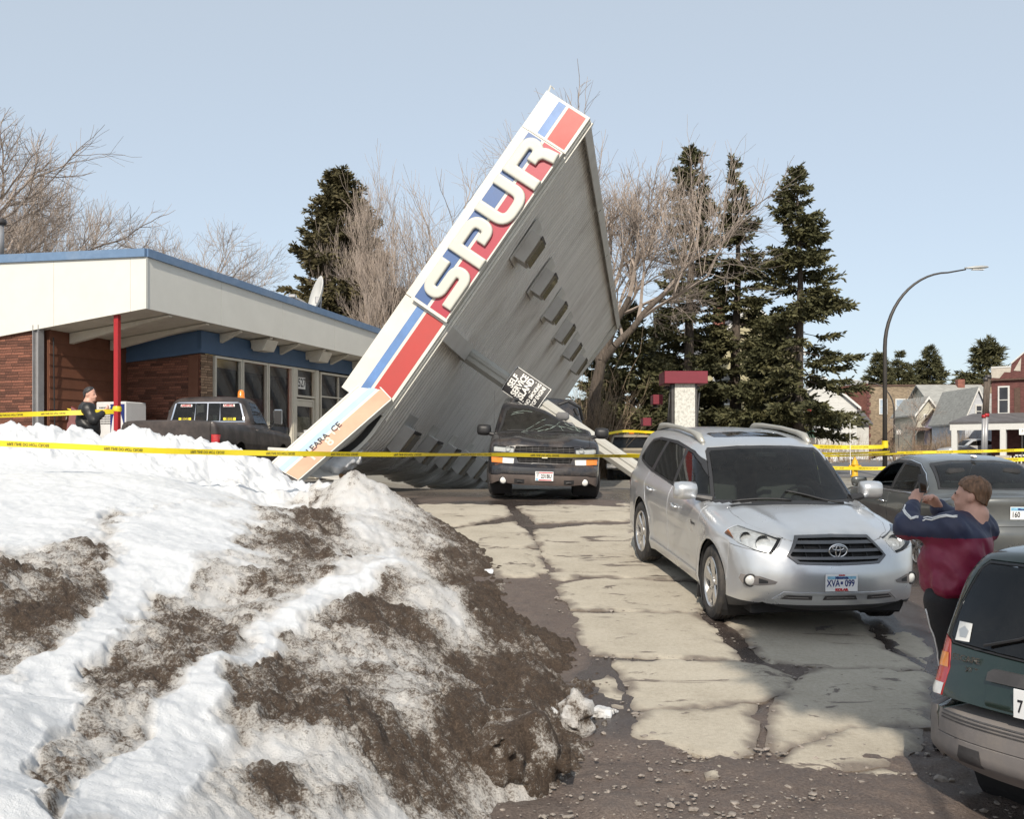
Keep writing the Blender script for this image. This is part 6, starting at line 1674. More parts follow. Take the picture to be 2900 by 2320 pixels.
plate_band(pl, -.145, .145, .03, .07, 'plate_blue'); plate_text(pl, 'Minnesota', .048, .034, 'ink_blue', .9); plate_text(pl, '160', -.02, .095, 'ink_black', .72, .002).location.x = -.085; plate_text(pl, '482', -.02, .095, 'ink_black', .72, .002).location.x = .075
xb = float(ac.surf('-x', .42, .90)[0]); text_obj('model_badge', 'Accord', M['chrome'], frame((xb-.006, .42, .90), (.12, -1, 0), (0, 0, 1)), ac.root, .06, .002, 1.2)
xb = float(ac.surf('-x', .45, 1.0)[0]); text_obj('dealer_badge', 'Lorenzen', M['chrome'], frame((xb-.006, .45, 1.0), (.12, -1, 0), (0, 0, 1)), ac.root, .05, .002, 1.2)
mb = MB(); mb.box((-.9, 0, 1.475), (.16, .05, .05), bev=.02); mb.build('roof_antenna', M['white_print'], ac.root)
for y in (.36, -.36): seat(ac, -.15, y, .5, M['interior_dark'], .5)
for y in (.36, -.36): seat(ac, -1.05, y, .52, M['interior_dark'], .5)
mb = MB(); mb.box((.75, 0, .85), (.5, 1.5, .22), bev=.06); mb.build('dashboard', M['interior_dark'], ac.root); steering(ac, .42, .36, .9)
mb = MB(); mb.box((-.1, 0, .3), (4.2, 1.5, .1)); mb.build('underbody', M['interior_dark'], ac.root)
mb = MB(); mb.prism([(.35, .05, 1.30), (.35, .10, 1.30), (.36, .0, 1.08), (.36, -.05, 1.08)], (.004, 0, 0)); mb.build('hanging_tag', M['lens_red'], ac.root)
add_wheels(ac, [(1.5, .79, .325), (1.5, -.79, .325), (-1.3, .79, .325), (-1.3, -.79, .325)], .33, .225, .22, 'multi')
_w = P(2592, 1545, 14.35); _h = Vector((.015, 1, .055)).normalized(); _l = Vector((-1, .015, 0)).normalized(); _u = _h.cross(_l)*-1
_u = Vector((0, 0, 1))-_h*_h.z
ac.place(_w-_l*.90-_u*.325+_h*1.3, _h)
# ---- green SUV cut by the right edge
M['green_paint'] = paint('green_paint', (.012, .026, .021), metal=.25, rough=.25, dirt=(.08, .08, .07), damt=.2)
EXS = [-2.4, -2.16, -2.08, -1.98, -1.88, -1.5, -.4, .2, .4, 1.0, 1.2, 1.5, 2]
EZS = [.4, 1.02, 1.3, 1.58, 1.66, 1.70, 1.71, 1.68, 1.62, 1.1, .95, .6, 0]
def es_f(x, y, z):
    ay = np.abs(y)
    zt = pchip(x, [-2.3, 0, .9, 1.3, 2.0, 2.2], [1.08, 1.05, 1.05, 1.03, .96, .85])-.03*(ay/.9)**3
    W = pchip(x, [-2.25, -1.9, -1.3, 1.3, 1.9, 2.2], [.83, .875, .885, .885, .86, .78])
    sh = pchip(z, [.2, .5, .8, 1.0, 1.12], [.96, 1.0, 1.0, .975, .94])
    d_side = ay-W*sh-.04*(1-sstep(.74, .775, z))*(1-sstep(-1.75, -1.55, x))
    tail = pchip(z, [.35, .42, .50, .70, .745, .765, .9, 1.1], [.10, .04, -.03, -.03, .0, .13, .135, .16]); nose = pchip(z, [.3, .5, .9], [.05, 0, .1])
    d_fr = x-(2.2-.2*(ay/.9)**2.5-nose); d_re = -x-(2.22-.20*(ay/.88)**3.2-tail)
    lower = smax(smax(smax(d_side, z-zt, .07), smax(d_fr, d_re, .04), .05), .36-z, .04)
    xe = x-.09*(ay/.8)**2.5*(1-sstep(-1.6, -.6, x))
    zr = pchip(xe, EXS, EZS); sl = (pchip(xe+.02, EXS, EZS)-zr)/.02
    d_top = (z-zr+.03*(ay/.7)**2)/np.sqrt(1+sl**2)
    yg = pchip(z, [.8, 1.05, 1.3, 1.6, 1.75], [.875, .855, .80, .70, .62])*pchip(x, [-2.3, -1.5, 1], [.94, 1, 1])
    return smin(lower, smax(smax(ay-yg, d_top, .08), .8-z, .02), .05)
es = Car('green_suv', 'dark green SUV with grey bumper cut off at the right', 'car', es_f, (-2.22, 2.2, .9, .36, 1.74), .045, (-1.6, 1.5, .8), M['green_paint'])
arches(es, (1.3, -1.3), .41, .38, .87)
rr_c = lambda c, n: c.x < -1.5
es.cut('rear_bumper', 'front', [(-.95, .3), (.95, .3), (.95, .775), (.78, .775), (.74, .60), (-.74, .60), (-.78, .775), (-.95, .775)], M['grey_plastic'], cond=lambda c, n: c.x < -1.72, mirror=False, split=False)
es.cut('bumper_step', 'front', [(-.74, .59), (.74, .59), (.74, .765), (-.74, .765)], M['grey_plastic'], cond=lambda c, n: c.x < -2.09 and c.z < .77, mirror=False, split=False)
es.cut('tail_lamp', 'front', [(.70, .80), (.90, .79), (.90, 1.14), (.82, 1.155), (.72, 1.12), (.68, .97)], M['lens_red'], cond=rr_c, inset=.004)
rwc = lambda c, n: n.x < -.2 and c.x < -1.6 and c.z > 1.05
es.cut('rear_glass_trim', 'front', [(-.70, 1.10), (0, 1.075), (.70, 1.10), (.745, 1.14), (.70, 1.34), (.60, 1.56), (.56, 1.60), (-.56, 1.60), (-.60, 1.56), (-.70, 1.34), (-.745, 1.14)], M['black_plastic'], cond=rwc, mirror=False, split=False)
es.cut('rear_glass', 'front', [(-.69, 1.115), (0, 1.09), (.69, 1.115), (.725, 1.15), (.68, 1.34), (.585, 1.55), (.55, 1.58), (-.55, 1.58), (-.585, 1.55), (-.68, 1.34), (-.725, 1.15)], M['glass_dark'], cond=rwc, mirror=False, split=False)
es.cut('side_window', 'side', [(-1.3, 1.12), (-1.3, 1.52), (-1.75, 1.5), (-1.9, 1.2), (-1.85, 1.12)], M['glass_dark'], cond=lambda c, n: abs(n.y) > .3 and c.z > 1.06)
es.cut('side_window', 'side', [(-.3, 1.1), (-.3, 1.53), (-1.15, 1.53), (-1.15, 1.1)], M['glass_dark'], cond=lambda c, n: abs(n.y) > .3 and c.z > 1.06)
es.cut('tailgate', 'front', [(-.70, .765), (.70, .765), (.70, .96), (.73, 1.16), (.80, 1.17), (.70, 1.45), (.60, 1.62), (-.60, 1.62), (-.70, 1.45), (-.80, 1.17), (-.73, 1.16), (-.70, .96)], M['green_paint'], cond=lambda c, n: n.x < -.3 and c.x < -1.8 and True, mirror=False, split=False) if False else None
es.finish()
for o in es.parts['tail_lamp']:
    sg_ = 1 if o.data.vertices[0].co.y > 0 else -1
    es.patch('amber_lamp', '-x', [(sg_*.695, .965), (sg_*.87, .965), (sg_*.87, 1.045), (sg_*.715, 1.045)], M['lens_amber'], off=.004, parent=o); es.patch('reverse_lamp', '-x', [(sg_*.705, .81), (sg_*.87, .80), (sg_*.87, .875), (sg_*.70, .875)], M['lens_white'], off=.004, parent=o)
es.patch('handle_trim', '-x', [(-.36, .955), (.36, .955), (.36, 1.0), (.33, 1.02), (-.33, 1.02), (-.36, 1.0)], M['dark_plastic'], off=.03, thick=.03)
es.patch('plate_recess', '-x', [(-.34, .80), (.34, .80), (.38, .96), (-.38, .96)], M['green_paint'], off=.006, thick=.006)
for q in (.68, .70, .72): es.patch('step_groove', '-x', [(-.7, q), (.7, q), (.7, q+.008), (-.7, q+.008)], M['dark_plastic'], off=.002, st=.06)
for y0 in (.35, -.55): es.patch('bumper_pocket', '-x', [(y0, .46), (y0+.2, .46), (y0+.18, .56), (y0+.02, .56)], M['dark_plastic'], off=.002)
xp = float(es.surf('-x', 0, .87)[0]); pl = plate(es, (xp-.02, 0, .875), (0, -1, 0), (0, 0, 1), ''); plate_text(pl, 'Minnesota', .05, .034, 'ink_blue', .9); plate_text(pl, '7', -.015, .095, 'ink_black', .72, .002).location.x = -.11
xb = float(es.surf('-x', .57, 1.005)[0]); text_obj('model_badge', 'ESCAPE', M['chrome'], frame((xb-.02, .54, 1.04), (-.0, -1, -.02), (0, 0, 1)), es.root, .05, .003, 1.15)
text_obj('trim_badge', 'XLT', M['chrome'], frame((xb-.02, .50, .98), (-.02, -1, -.02), (0, 0, 1)), es.root, .045, .003, 1.15)
es.patch('window_sticker', '-x', [(.56, 1.13), (.68, 1.125), (.67, 1.235), (.56, 1.235)], M['white_print'], off=.004)
es.patch('sticker_print', '-x', [(.59, 1.15), (.645, 1.15), (.66, 1.19), (.62, 1.215), (.58, 1.19)], M['alloy'], off=.006)
MB().tube([(float(es.surf('-x', .3, 1.14)[0])-.02, .42, 1.135), (float(es.surf('-x', .1, 1.2)[0])-.02, .2, 1.2), (float(es.surf('-x', 0, 1.2)[0])-.02, -.1, 1.33)], .009, 5).build('rear_wiper', M['black_plastic'], es.root)
mb = MB(); mb.box((-2.2, -.12, .33), (.1, .05, .05)); mb.tube([(-2.2, -.12, .34), (-2.32, -.12, .34), (-2.32, -.04, .30), (-2.2, -.04, .30)], .02, 6); mb.build('tow_loop', M['post_red'], es.root)
mb = MB(); mb.box((0, 0, .42), (3.8, 1.5, .12)); mb.build('underbody', M['interior_dark'], es.root)
for y in (.36, -.36): seat(es, -1.0, y, .7, M['interior_grey'], .5)
add_wheels(es, [(1.3, .76, .35), (1.3, -.76, .35), (-1.3, .76, .35), (-1.3, -.76, .35)], .355, .21, .225, 'six')
_d = Vector((.890, .456, 0)); _l = Vector((-.456, .890, 0))
_c = P(2622, 1300, 6.5); _c.z = EYE-2.19
es.place(_c+_d*2.14-_l*.83, _d)
# ---- old dark pickup by the shop
M['old_paint'] = mat('old_paint', (.028, .022, .022), .55, var=.3, scale=2, dirt=(.11, .085, .075), damt=.7, dscale=2, coat=.15, back=(.02, .02, .02))
PX_ = [-2.8, -.62, -.55, -.46, -.3, .15, .28, .78, 1.0, 1.4]
PZ_ = [0, 1.2, 1.66, 1.76, 1.80, 1.78, 1.73, 1.2, .9, .2]
def pu_f(x, y, z):
    ay = np.abs(y)
    zt = pchip(x, [-2.7, -.5, .5, 1.0, 1.6, 2.3, 2.6], [1.23, 1.22, 1.19, 1.17, 1.14, 1.08, .98])-.04*(ay/.95)**4
    W = pchip(x, [-2.7, -2.5, 0, 2.0, 2.6], [.93, .97, .985, .97, .88])
    sh = pchip(z, [.3, .5, .72, .80, 1.0, 1.15, 1.25], [.94, .975, .98, 1.0, .985, .945, .89])
    lower = smax(smax(smax(ay-W*sh, z-zt, .06), smax(x-(2.55-.12*(ay/.9)**4), -x-2.64, .04), .05), .42-z, .04)
    zr = pchip(x, PX_, PZ_); sl = (pchip(x+.02, PX_, PZ_)-zr)/.02
    yg = pchip(z, [.9, 1.2, 1.5, 1.72, 1.85], [.93, .895, .81, .735, .64])
    return smin(lower, smax(smax(ay-yg, (z-zr+.03*(ay/.7)**2)/np.sqrt(1+sl**2), .08), 1.0-z, .02), .03)
pu = Car('dark_pickup', 'old dark brown pickup truck with faded paint seen from its tailgate', 'pickup truck', pu_f, (-2.64, 2.55, .99, .42, 1.82), .055, (-2.0, 1.9, .8), M['old_paint'])
arches(pu, (1.55, -1.40), .44, .40, .96)
pu.cut('tailgate', 'front', [(-.80, .70), (.80, .70), (.80, 1.24), (-.80, 1.24)], M['old_paint'], cond=lambda c, n: n.x < -.3 and c.x < -2.4, mirror=False, split=False, inset=.008, depth=.015)
pu.cut('tail_lamp', 'front', [(.815, .74), (.96, .74), (.96, .96), (.815, .96)], M['lens_red'], cond=lambda c, n: c.x < -2.5 or (c.x < -2.45 and abs(n.y) > .3))
pu.cut('rear_window_frame', 'front', [(-.80, 1.25), (.80, 1.25), (.70, 1.64), (.62, 1.68), (-.62, 1.68), (-.70, 1.64)], M['chrome'], cond=lambda c, n: n.x < -.3 and -.8 < c.x < -.3 and c.z > 1.2, mirror=False, split=False)
for a0, a1, b0, b1 in ((-.75, -.28, -.655, -.26), (-.255, -.015, -.25, -.015), (.015, .255, .015, .25), (.28, .75, .26, .655)):
    pu.cut('rear_pane', 'front', [(a0, 1.285), (a1, 1.285), (b1, 1.645), (b0, 1.645)], M['glass_car'], cond=lambda c, n: n.x < -.3 and -.8 < c.x < -.3 and c.z > 1.2, mirror=False, split=False)
pu.cut('side_window', 'side', [(.62, 1.24), (.22, 1.66), (-.22, 1.68), (-.25, 1.24)], M['glass_car'], cond=lambda c, n: abs(n.y) > .3 and c.z > 1.18)
pu.cut('windshield', 'front', [(-.8, 1.24), (.8, 1.24), (.68, 1.68), (-.68, 1.68)], M['glass_car'], cond=lambda c, n: n.x > .3 and c.x > .1 and c.z > 1.2 and c.x < 1.0, mirror=False, split=False)
pu.cut('door', 'side', [(.75, 1.2), (.80, .5), (-.40, .5), (-.40, 1.23)], M['old_paint'], cond=sd_)
pu.finish()
for sd in (1, -1):
    mb = MB(); mb.tube([(.45, sd*.9, 1.05), (.5, sd*1.12, 1.32)], .012, 5); mb.tube([(.6, sd*.92, 1.2), (.5, sd*1.12, 1.30)], .012, 5); mb.build('mirror_arm', M['chrome'], pu.root)
    o = MB().box((.5, sd*1.16, 1.40), (.05, .19, .33), bev=.03).build('wing_mirror', M['chrome'], pu.root); MB().box((.47, sd*1.16, 1.40), (.006, .16, .28)).build('mirror_glass', M['black_plastic'], o)
for y in (-.47, .47):
    x = float(pu.surf('-x', 0, 1.3)[0])-.0
    pu.patch('sticker', '-x', [(y-.13, 1.295), (y+.13, 1.295), (y+.13, 1.35), (y-.13, 1.35)], M['yellow_print'], off=.006)
    xs = float(pu.surf('-x', y, 1.32)[0]); text_obj('sticker_lettering', 'JEGS', M['ink_black'], frame((xs-.010, y, 1.322), (0, -1, 0), (-.0, 0, 1)), pu.root, .065, .001, 1.3, bold=.002)
    y2 = y*.95; pu.patch('sticker', '-x', [(y2-.12, 1.575), (y2+.12, 1.575), (y2+.12, 1.625), (y2-.12, 1.625)], M['white_print'], off=.006)
    xs = float(pu.surf('-x', y2, 1.6)[0]); text_obj('sticker_lettering', 'AMSOIL', M['ink_red'], frame((xs-.012, y2, 1.6), (0, -1, 0), (-.0, 0, 1)), pu.root, .055, .001, 1.15, bold=.002)
MB().lathe([(0, 0), (.08, 0), (.085, .04), (.075, .05), (.072, .15), (.05, .2), (0, .21)], 14, Matrix.Translation((.05, -.50, 1.75))).build('beacon', M['lens_amber'], pu.root, True)
MB().tube([(-.4, -.955, 1.1), (-.3, -.97, 1.1)], .012, 5).build('door_handle', M['chrome'], pu.root)
MB().box((0, 0, .5), (4.6, 1.5, .12)).build('underbody', M['interior_dark'], pu.root)
mb = MB(); mb.box((-.3, 0, .95), (.15, 1.5, .7), bev=.05); mb.build('bench_seat', M['interior_grey'], pu.root); MB().box((.6, 0, 1.1), (.3, 1.5, .2), bev=.05).build('dashboard', M['interior_dark'], pu.root)
add_wheels(pu, [(1.55, .80, .38), (1.55, -.80, .38), (-1.4, .80, .38), (-1.4, -.80, .38)], .38, .2, .24, 'six')
_h = Vector((.075, 1, .0)).normalized(); _c = P(477, 1300, 20.3); _c.z = gz(_c.x, 21)+.0
pu.place(_c+_h*2.64, _h)
# ---- cars further off
def far_car(name, label, f, box, spine, col, cell, cuts, pos, fwd, wheels, R, extra=None, cat='car'):
    c = Car(name, label, cat, f, box, cell, spine, col)
    for cn in cuts: c.cut(*cn[:4], **cn[4])
    c.finish(); add_wheels(c, wheels, R, R*.6, .22, 'six'); MB().box((0, 0, .4), (box[1]*1.7, 1.4, .2)).build('underbody', M['interior_dark'], c.root)
    if extra: extra(c)
    c.place(pos, fwd); return c
M['tan_paint'] = paint('tan_paint', (.36, .31, .235), metal=.2, rough=.35); M['pale_paint'] = paint('pale_paint', (.50, .51, .52), metal=.3, rough=.35); M['navy_paint'] = paint('navy_paint', (.03, .035, .05), rough=.3)
def _tan_extra(c):
    for y in (-.55, 0, .55): MB().box((.0, y, 1.83), (.08, .2 if y == 0 else .08, .05), bev=.015).build('roof_marker', M['lens_amber'], c.root)
    c.patch('grille', 'x', [(-.7, .75), (.7, .75), (.7, 1.0), (-.7, 1.0)], M['black_plastic'], off=.01)
    for sd in (1, -1): c.patch('headlight', 'x', [(sd*.72, .8), (sd*.9, .8), (sd*.9, .98), (sd*.72, .98)], M['lens_white'], off=.012)
    MB().box((2.62, 0, .58), (.14, 1.9, .2), bev=.04).build('front_bumper', M['chrome'], c.root)
    MB().tube([(.5, -.6, 1.35), (.55, .1, 1.22)], .02, 4).build('wiper', M['black_plastic'], c.root)
far_car('tan_pickup', 'tan pickup with amber roof markers behind the leaning column', pu_f, (-2.64, 2.55, .99, .42, 1.82), (-2, 1.9, .8), M['tan_paint'], .08,
    [('windshield', 'front', [(-.78, 1.25), (.78, 1.25), (.67, 1.68), (-.67, 1.68)], M['glass_dark'], dict(cond=lambda c, n: n.x > .3 and .1 < c.x < 1.0 and c.z > 1.2, mirror=False, split=False)),
     ('side_window', 'side', [(.62, 1.24), (.22, 1.66), (-.22, 1.68), (-.25, 1.24)], M['glass_dark'], dict(cond=lambda c, n: abs(n.y) > .3 and c.z > 1.18))],
    Vector((4.62, 42, gz(4.6, 42)-.06)), (-.10, -1, 0), [(1.55, .8, .38), (1.55, -.8, .38), (-1.4, .8, .38), (-1.4, -.8, .38)], .38, _tan_extra, 'pickup truck')
def _suv_extra(c):
    c.patch('grille', 'x', [(-.33, .78), (.33, .78), (.38, .92), (-.38, .92)], M['black_plastic'], off=.012)
    for sd in (1, -1): c.patch('headlight', 'x', [(sd*.5, .82), (sd*.82, .86), (sd*.84, .97), (sd*.5, .93)], M['lens_white'], off=.012)
    c.patch('lower_grille', 'x', [(-.8, .3), (.8, .3), (.8, .52), (-.8, .52)], M['dark_plastic'], off=.012)
_wsf = [('windshield', 'front', [(-.70, 1.13), (.70, 1.13), (.58, 1.58), (-.58, 1.58)], M['glass_dark'], dict(cond=ws, mirror=False, split=False)),
        ('side_window', 'side', [(.80, 1.145), (.36, 1.44), (.1, 1.51), (-1.5, 1.48), (-1.85, 1.25), (-1.8, 1.22), (0, 1.13)], M['glass_dark'], dict(cond=gs))]
_p = P(2430, 1296, 104)
far_car('street_suv', 'pale silver SUV driving up the distant street behind the tape', hl_f, (-2.4, 2.4, .95, .22, 1.76), (-1.7, 1.75, .72), M['pale_paint'], .09, _wsf, Vector((_p.x, _p.y, gz(_p.x, _p.y))), (.17, -1, 0), [(1.45, .83, .37), (1.45, -.83, .37), (-1.34, .83, .37), (-1.34, -.83, .37)], .37, _suv_extra)
_sed = [('windshield', 'front', [(-.66, 1.0), (.66, 1.0), (.55, 1.36), (-.55, 1.36)], M['glass_dark'], dict(cond=wa, mirror=False, split=False)),
        ('side_window', 'side', [(.80, 1.005), (.34, 1.285), (-.2, 1.36), (-.78, 1.32), (-1.3, 1.08), (0, .99)], M['glass_dark'], dict(cond=ga))]
_ws = [(1.5, .79, .325), (1.5, -.79, .325), (-1.3, .79, .325), (-1.3, -.79, .325)]
_p = P(2392, 1288, 112); far_car('parked_sedan', 'small dark sedan parked far off left of the distant silver SUV', ac_f, (-2.48, 2.47, .93, .2, 1.5), (-1.8, 1.7, .65), M['navy_paint'], .1, _sed, Vector((_p.x, _p.y, gz(_p.x, _p.y)+.1)), (-1, .1, 0), _ws, .33)
_p = P(2755, 1284, 74); far_car('driveway_car', 'pale silver car nosed in beside the brick house porch', ac_f, (-2.48, 2.47, .93, .2, 1.5), (-1.8, 1.7, .65), M['pale_paint'], .1, _sed, Vector((_p.x, _p.y, gz(_p.x, _p.y)+.15)), (-1, -.1, 0), _ws, .33)
# ---------------------------------------------------------------- people: bodies, clothes and hair grown as smooth surfaces over the pose
M['navy_cloth'] = mat('navy_cloth', (.022, .028, .065), .55, var=.12, scale=5, bump=.004, bscale=9)
M['maroon_cloth'] = mat('maroon_cloth', (.20, .012, .045), .5, var=.12, scale=5, bump=.004, bscale=9)
M['black_cloth'] = mat('black_cloth', (.014, .014, .016), .8, var=.2, scale=6, bump=.003, bscale=12)
M['dark_jacket'] = mat('dark_jacket', (.012, .012, .013), .45, var=.25, scale=6, bump=.004, bscale=10)
M['shoe'] = mat('shoe', (.03, .03, .032), .6)
def union(x, y, z, prims, k):
    d = None
    for p in prims:
        q = sd_caps(x, y, z, *p[1:]) if p[0] == 'c' else sd_ell(x, y, z, *p[1:])
        d = q if d is None else smin(d, q, k)
    return d
def sdf_obj(name, prims, k, h, m, parent, inv, wr=0.0, wsc=6.0, seed=0, mats=None, pick=None, extra=None, pad=.05):
    los, his = [], []
    for p in prims:
        if p[0] == 'c':
            r = max(p[3], p[4]); los += [np.array(p[1])-r, np.array(p[2])-r]; his += [np.array(p[1])+r, np.array(p[2])+r]
        else: r = max(p[2]); los.append(np.array(p[1])-r); his.append(np.array(p[1])+r)
    lo = np.min(los, 0)-pad; hi = np.max(his, 0)+pad
    def f(x, y, z):
        d = union(x, y, z, prims, k)
        if wr: d = d+wr*fbm(x*wsc+.6*z*wsc, y*wsc, z*wsc*.55, oct=3, seed=seed)
        if extra is not None: d = extra(d, x, y, z)
        return d
    V, F = surface_nets(f, lo, hi, h)
    V = np.array([(inv @ Vector(v))[:] for v in V]) if inv is not None else V
    mi = None
    if pick is not None:
        Wd = surface_nets(f, lo, hi, h)[0]; mi = pick(Wd[F].mean(1)).astype(int)
    o = mesh_obj(name, V, F, m, parent, True, mats, mi); return o, f
def hand_prims(wrist, palm_end, spread, curl, side=1):
    """palm and five unequal bent fingers; spread = unit vector across the palm, curl = unit vector the fingers bend towards"""
    w_, p_ = Vector(wrist), Vector(palm_end); a = (p_-w_).normalized(); s_ = Vector(spread); c = Vector(curl)
    pr = [('c', w_, p_-a*.01, .028, .030), ('c', w_+s_*.022, p_+s_*.026-a*.012, .02, .021), ('c', w_-s_*.02, p_-s_*.026-a*.014, .02, .02)]
    for i, L in enumerate((.068, .078, .074, .058)):
        o = s_*(.030-.020*i); k0 = p_+o-a*.006; k1 = k0+a*(L*.42)+c*(L*.12); k2 = k1+a*(L*.22)+c*(L*.30); k3 = k2-a*(L*.02)+c*(L*.30)
        pr += [('c', k0, k1, .0105, .0098), ('c', k1, k2, .0098, .009), ('c', k2, k3, .009, .008)]
    t0 = w_+a*.025+s_*.03*side; t1 = t0+a*.03+s_*.026*side+c*.014; t2 = t1+a*.028+c*.018
    pr += [('c', t0, t1, .0145, .012), ('c', t1, t2, .012, .0095)]
    return [(p[0], tuple(p[1]), tuple(p[2]), p[3], p[4]) for p in pr]
def make_person(label, base, head, face, sh, el, wr_, hip, knee, foot, jw, head_r=.105, hres=.016, jk='dark_jacket', tr='black_cloth', hair='hair_dark', bald=0.0, belly=0.0, grip=None, hands=True, hem=1.0, jmats=None, jpick=None):
    pe = bpy.data.objects
    H = Vector(head); Fd = Vector(face).normalized(); Sd = Fd.cross(Vector((0, 0, 1))).normalized()   # Sd = to the person's right
    inv = Matrix.Translation(-Vector(base))
    R = Matrix((Sd, Fd, Vector((0, 0, 1)))).transposed()
    neck = H-Vector((0, 0, .13))-Fd*.03; chest = (Vector(sh[0])+Vector(sh[1]))/2
    q = lambda v: tuple(Vector(v))
    body = [('e', q(H+Vector((0, 0, .02))-Fd*.012), (.076, .096, .108), R), ('e', q(H-Vector((0, 0, .05))+Fd*.025), (.062, .068, .075), R), ('c', q(H-Vector((0, 0, .06))-Fd*.02), q(neck-Vector((0, 0, .06))), .058, .066),
            ('c', q(H+Fd*.092+Vector((0, 0, .012))), q(H+Fd*.108-Vector((0, 0, .022))), .010, .016), ('e', q(H+Fd*.085-Vector((0, 0, .056))), (.026, .014, .010), R), ('e', q(H+Fd*.076-Vector((0, 0, .095))), (.026, .022, .02), R),
            ('c', q(neck), q(chest-Vector((0, 0, .12))), .09, .12)]
    for s_ in (1, -1):
        e = H+Sd*s_*.080-Fd*.012-Vector((0, 0, .005)); body += [('e', q(e), (.012, .022, .033), R), ('e', q(H+Sd*s_*.032+Fd*.078+Vector((0, 0, .015))), (.014, .012, .010), R)]
    for i in (0, 1): body.append(('c', q(Vector(el[i]).lerp(Vector(wr_[i]), .4)), q(wr_[i]), .040, .029))
    o, _ = sdf_obj('person', body, .022, hres*.6, M['skin'], None, inv); o.location = base
    tag(o, label, 'person')
    for v_ in (1, -1):
        MB().lathe([(0, .010), (.007, .008), (.010, 0)], 8, Matrix.Translation(H+Sd*v_*.032+Fd*.087+Vector((0, 0, .014))-Vector(base)) @ Fd.to_track_quat('Z', 'Y').to_matrix().to_4x4()).build('eye', M['ink_black'], o, True)
    if hands:
        for i in (0, 1):
            W = Vector(wr_[i]); fa_ = (W-Vector(el[i])).normalized(); fw = fa_ if grip is None else (Vector(grip[i])-W).normalized()
            sp = Vector((0, 0, 1)).cross(fw); sp = sp.normalized() if sp.length > .2 else Sd.copy()
            cu = (Vector(grip[1-i])-Vector(grip[i])).normalized() if grip is not None else -Fd
            cu = (cu-fw*cu.dot(fw)).normalized(); sp = fw.cross(cu).normalized()
            sdf_obj('hand', hand_prims(W-fw*.01, W+fw*.085, sp, cu, 1 if i == 0 else -1), .008, .0048 if hres < .02 else .009, M['skin'], o, inv, pad=.02)
    # hair cap
    hp_ = [('e', q(H+Vector((0, 0, .045))-Fd*.022), (.092+.006, .112, .098), R), ('e', q(H-Fd*.055-Vector((0, 0, .03))), (.082, .055, .085), R)]
    def hx(d, x, y, z):
        u = (x-H.x)*Fd.x+(y-H.y)*Fd.y; cutf = (u-.035-(z-H.z-.055)*1.1)*.75
        ss = np.abs((x-H.x)*Sd.x+(y-H.y)*Sd.y); ear = .04-np.sqrt((u+.005)**2+(z-H.z+.02)**2+(.6*(ss-.085))**2)
        d = np.maximum(np.maximum(d, cutf), ear)+bald; return d+.008*fbm(x*34, y*34, z*12, oct=2, seed=4)
    ho, _ = sdf_obj('hair', hp_, .03, hres*.5, M[hair], o, inv, extra=hx)
    # jacket
    hipc = (Vector(hip[0])+Vector(hip[1]))/2
    T = Vector((0, 0, 1))
    jp = [('c', q(sh[0]), q(sh[1]), .095, .095), ('e', q(chest-T*.16), (jw*.92, jw*.66, .27), R), ('e', q(hipc+T*.24+Fd*belly*.4), (jw, jw*.74+belly*.5, .25), R), ('e', q(hipc+T*hem*.10), (jw*.97, jw*.72, .13), R), ('c', q(neck-T*.03), q(neck-T*.07), .072, .085)]
    for i in (0, 1): jp += [('c', q(sh[i]), q(el[i]), .092, .072), ('c', q(el[i]), q(Vector(el[i]).lerp(Vector(wr_[i]), .82)), .072, .047)]
    zh = hipc.z+hem*.02
    def jx(d, x, y, z): return np.maximum(smin(d, d, .01), zh-z)
    jo, jf = sdf_obj('jacket', jp, .07, hres, M[jk], o, inv, wr=.017, wsc=8, seed=3, extra=jx, mats=jmats, pick=jpick)
    tp = [('e', q(hipc+T*.02), (jw*.84, jw*.66, .17), R)]
    for i in (0, 1): tp += [('c', q(hip[i]), q(knee[i]), .115, .082), ('c', q(knee[i]), q(Vector(foot[i])+T*.09), .085, .068)]
    to, tf = sdf_obj('trousers', tp, .05, hres, M[tr], o, inv, wr=.010, wsc=6, seed=8)
    for i in (0, 1):
        fd = (Fd-Vector((0, 0, Fd.z))).normalized(); sdf_obj('shoe', [('c', q(Vector(foot[i])+T*.045-fd*.05), q(Vector(foot[i])+T*.035+fd*.15), .045, .038)], .01, .012, M['shoe'], o, inv)
    return o, jf, tf
Zp = 7.45
gp = Vector((3.05, Zp, gz(3.05, Zp)))
# man in the maroon and navy jacket, seen from behind, phone held up to the left
_nv = lambda c: np.where((c[:, 2] > 1.468+.10*np.clip((c[:, 0]-2.9), -.3, 0)*-.4) & ~((c[:, 1] > 7.66) & (c[:, 0] < 2.93)), 0, 1)
A = lambda x, y, Z: P(x, y, Z)
shl, shr = A(2690, 1500, 7.32), A(2772, 1500, 7.54)
man, jf1, tf1 = make_person('big man from behind in maroon and navy jacket holding up a phone', gp, A(2748, 1405, 7.45), (-.86, .5, .06),
    (shl, shr), (A(2566, 1489, 7.42), A(2700, 1484, 7.90)), (A(2590, 1420, 7.62), A(2652, 1430, 7.80)),
    (A(2668, 1700, 7.36), A(2742, 1700, 7.56)), (Vector((2.98, 7.36, .62)), Vector((3.2, 7.58, .62))), (Vector((3.06, 7.40, gz(2.94, 7.4))), Vector((3.3, 7.60, gz(3.2, 7.6)))), .262,
    hres=.013, jk='maroon_cloth', hair='hair_brown', belly=.05, grip=(A(2606, 1380, 7.68), A(2622, 1388, 7.72)), hem=1.0, jmats=[M['navy_cloth'], M['maroon_cloth']], jpick=_nv)
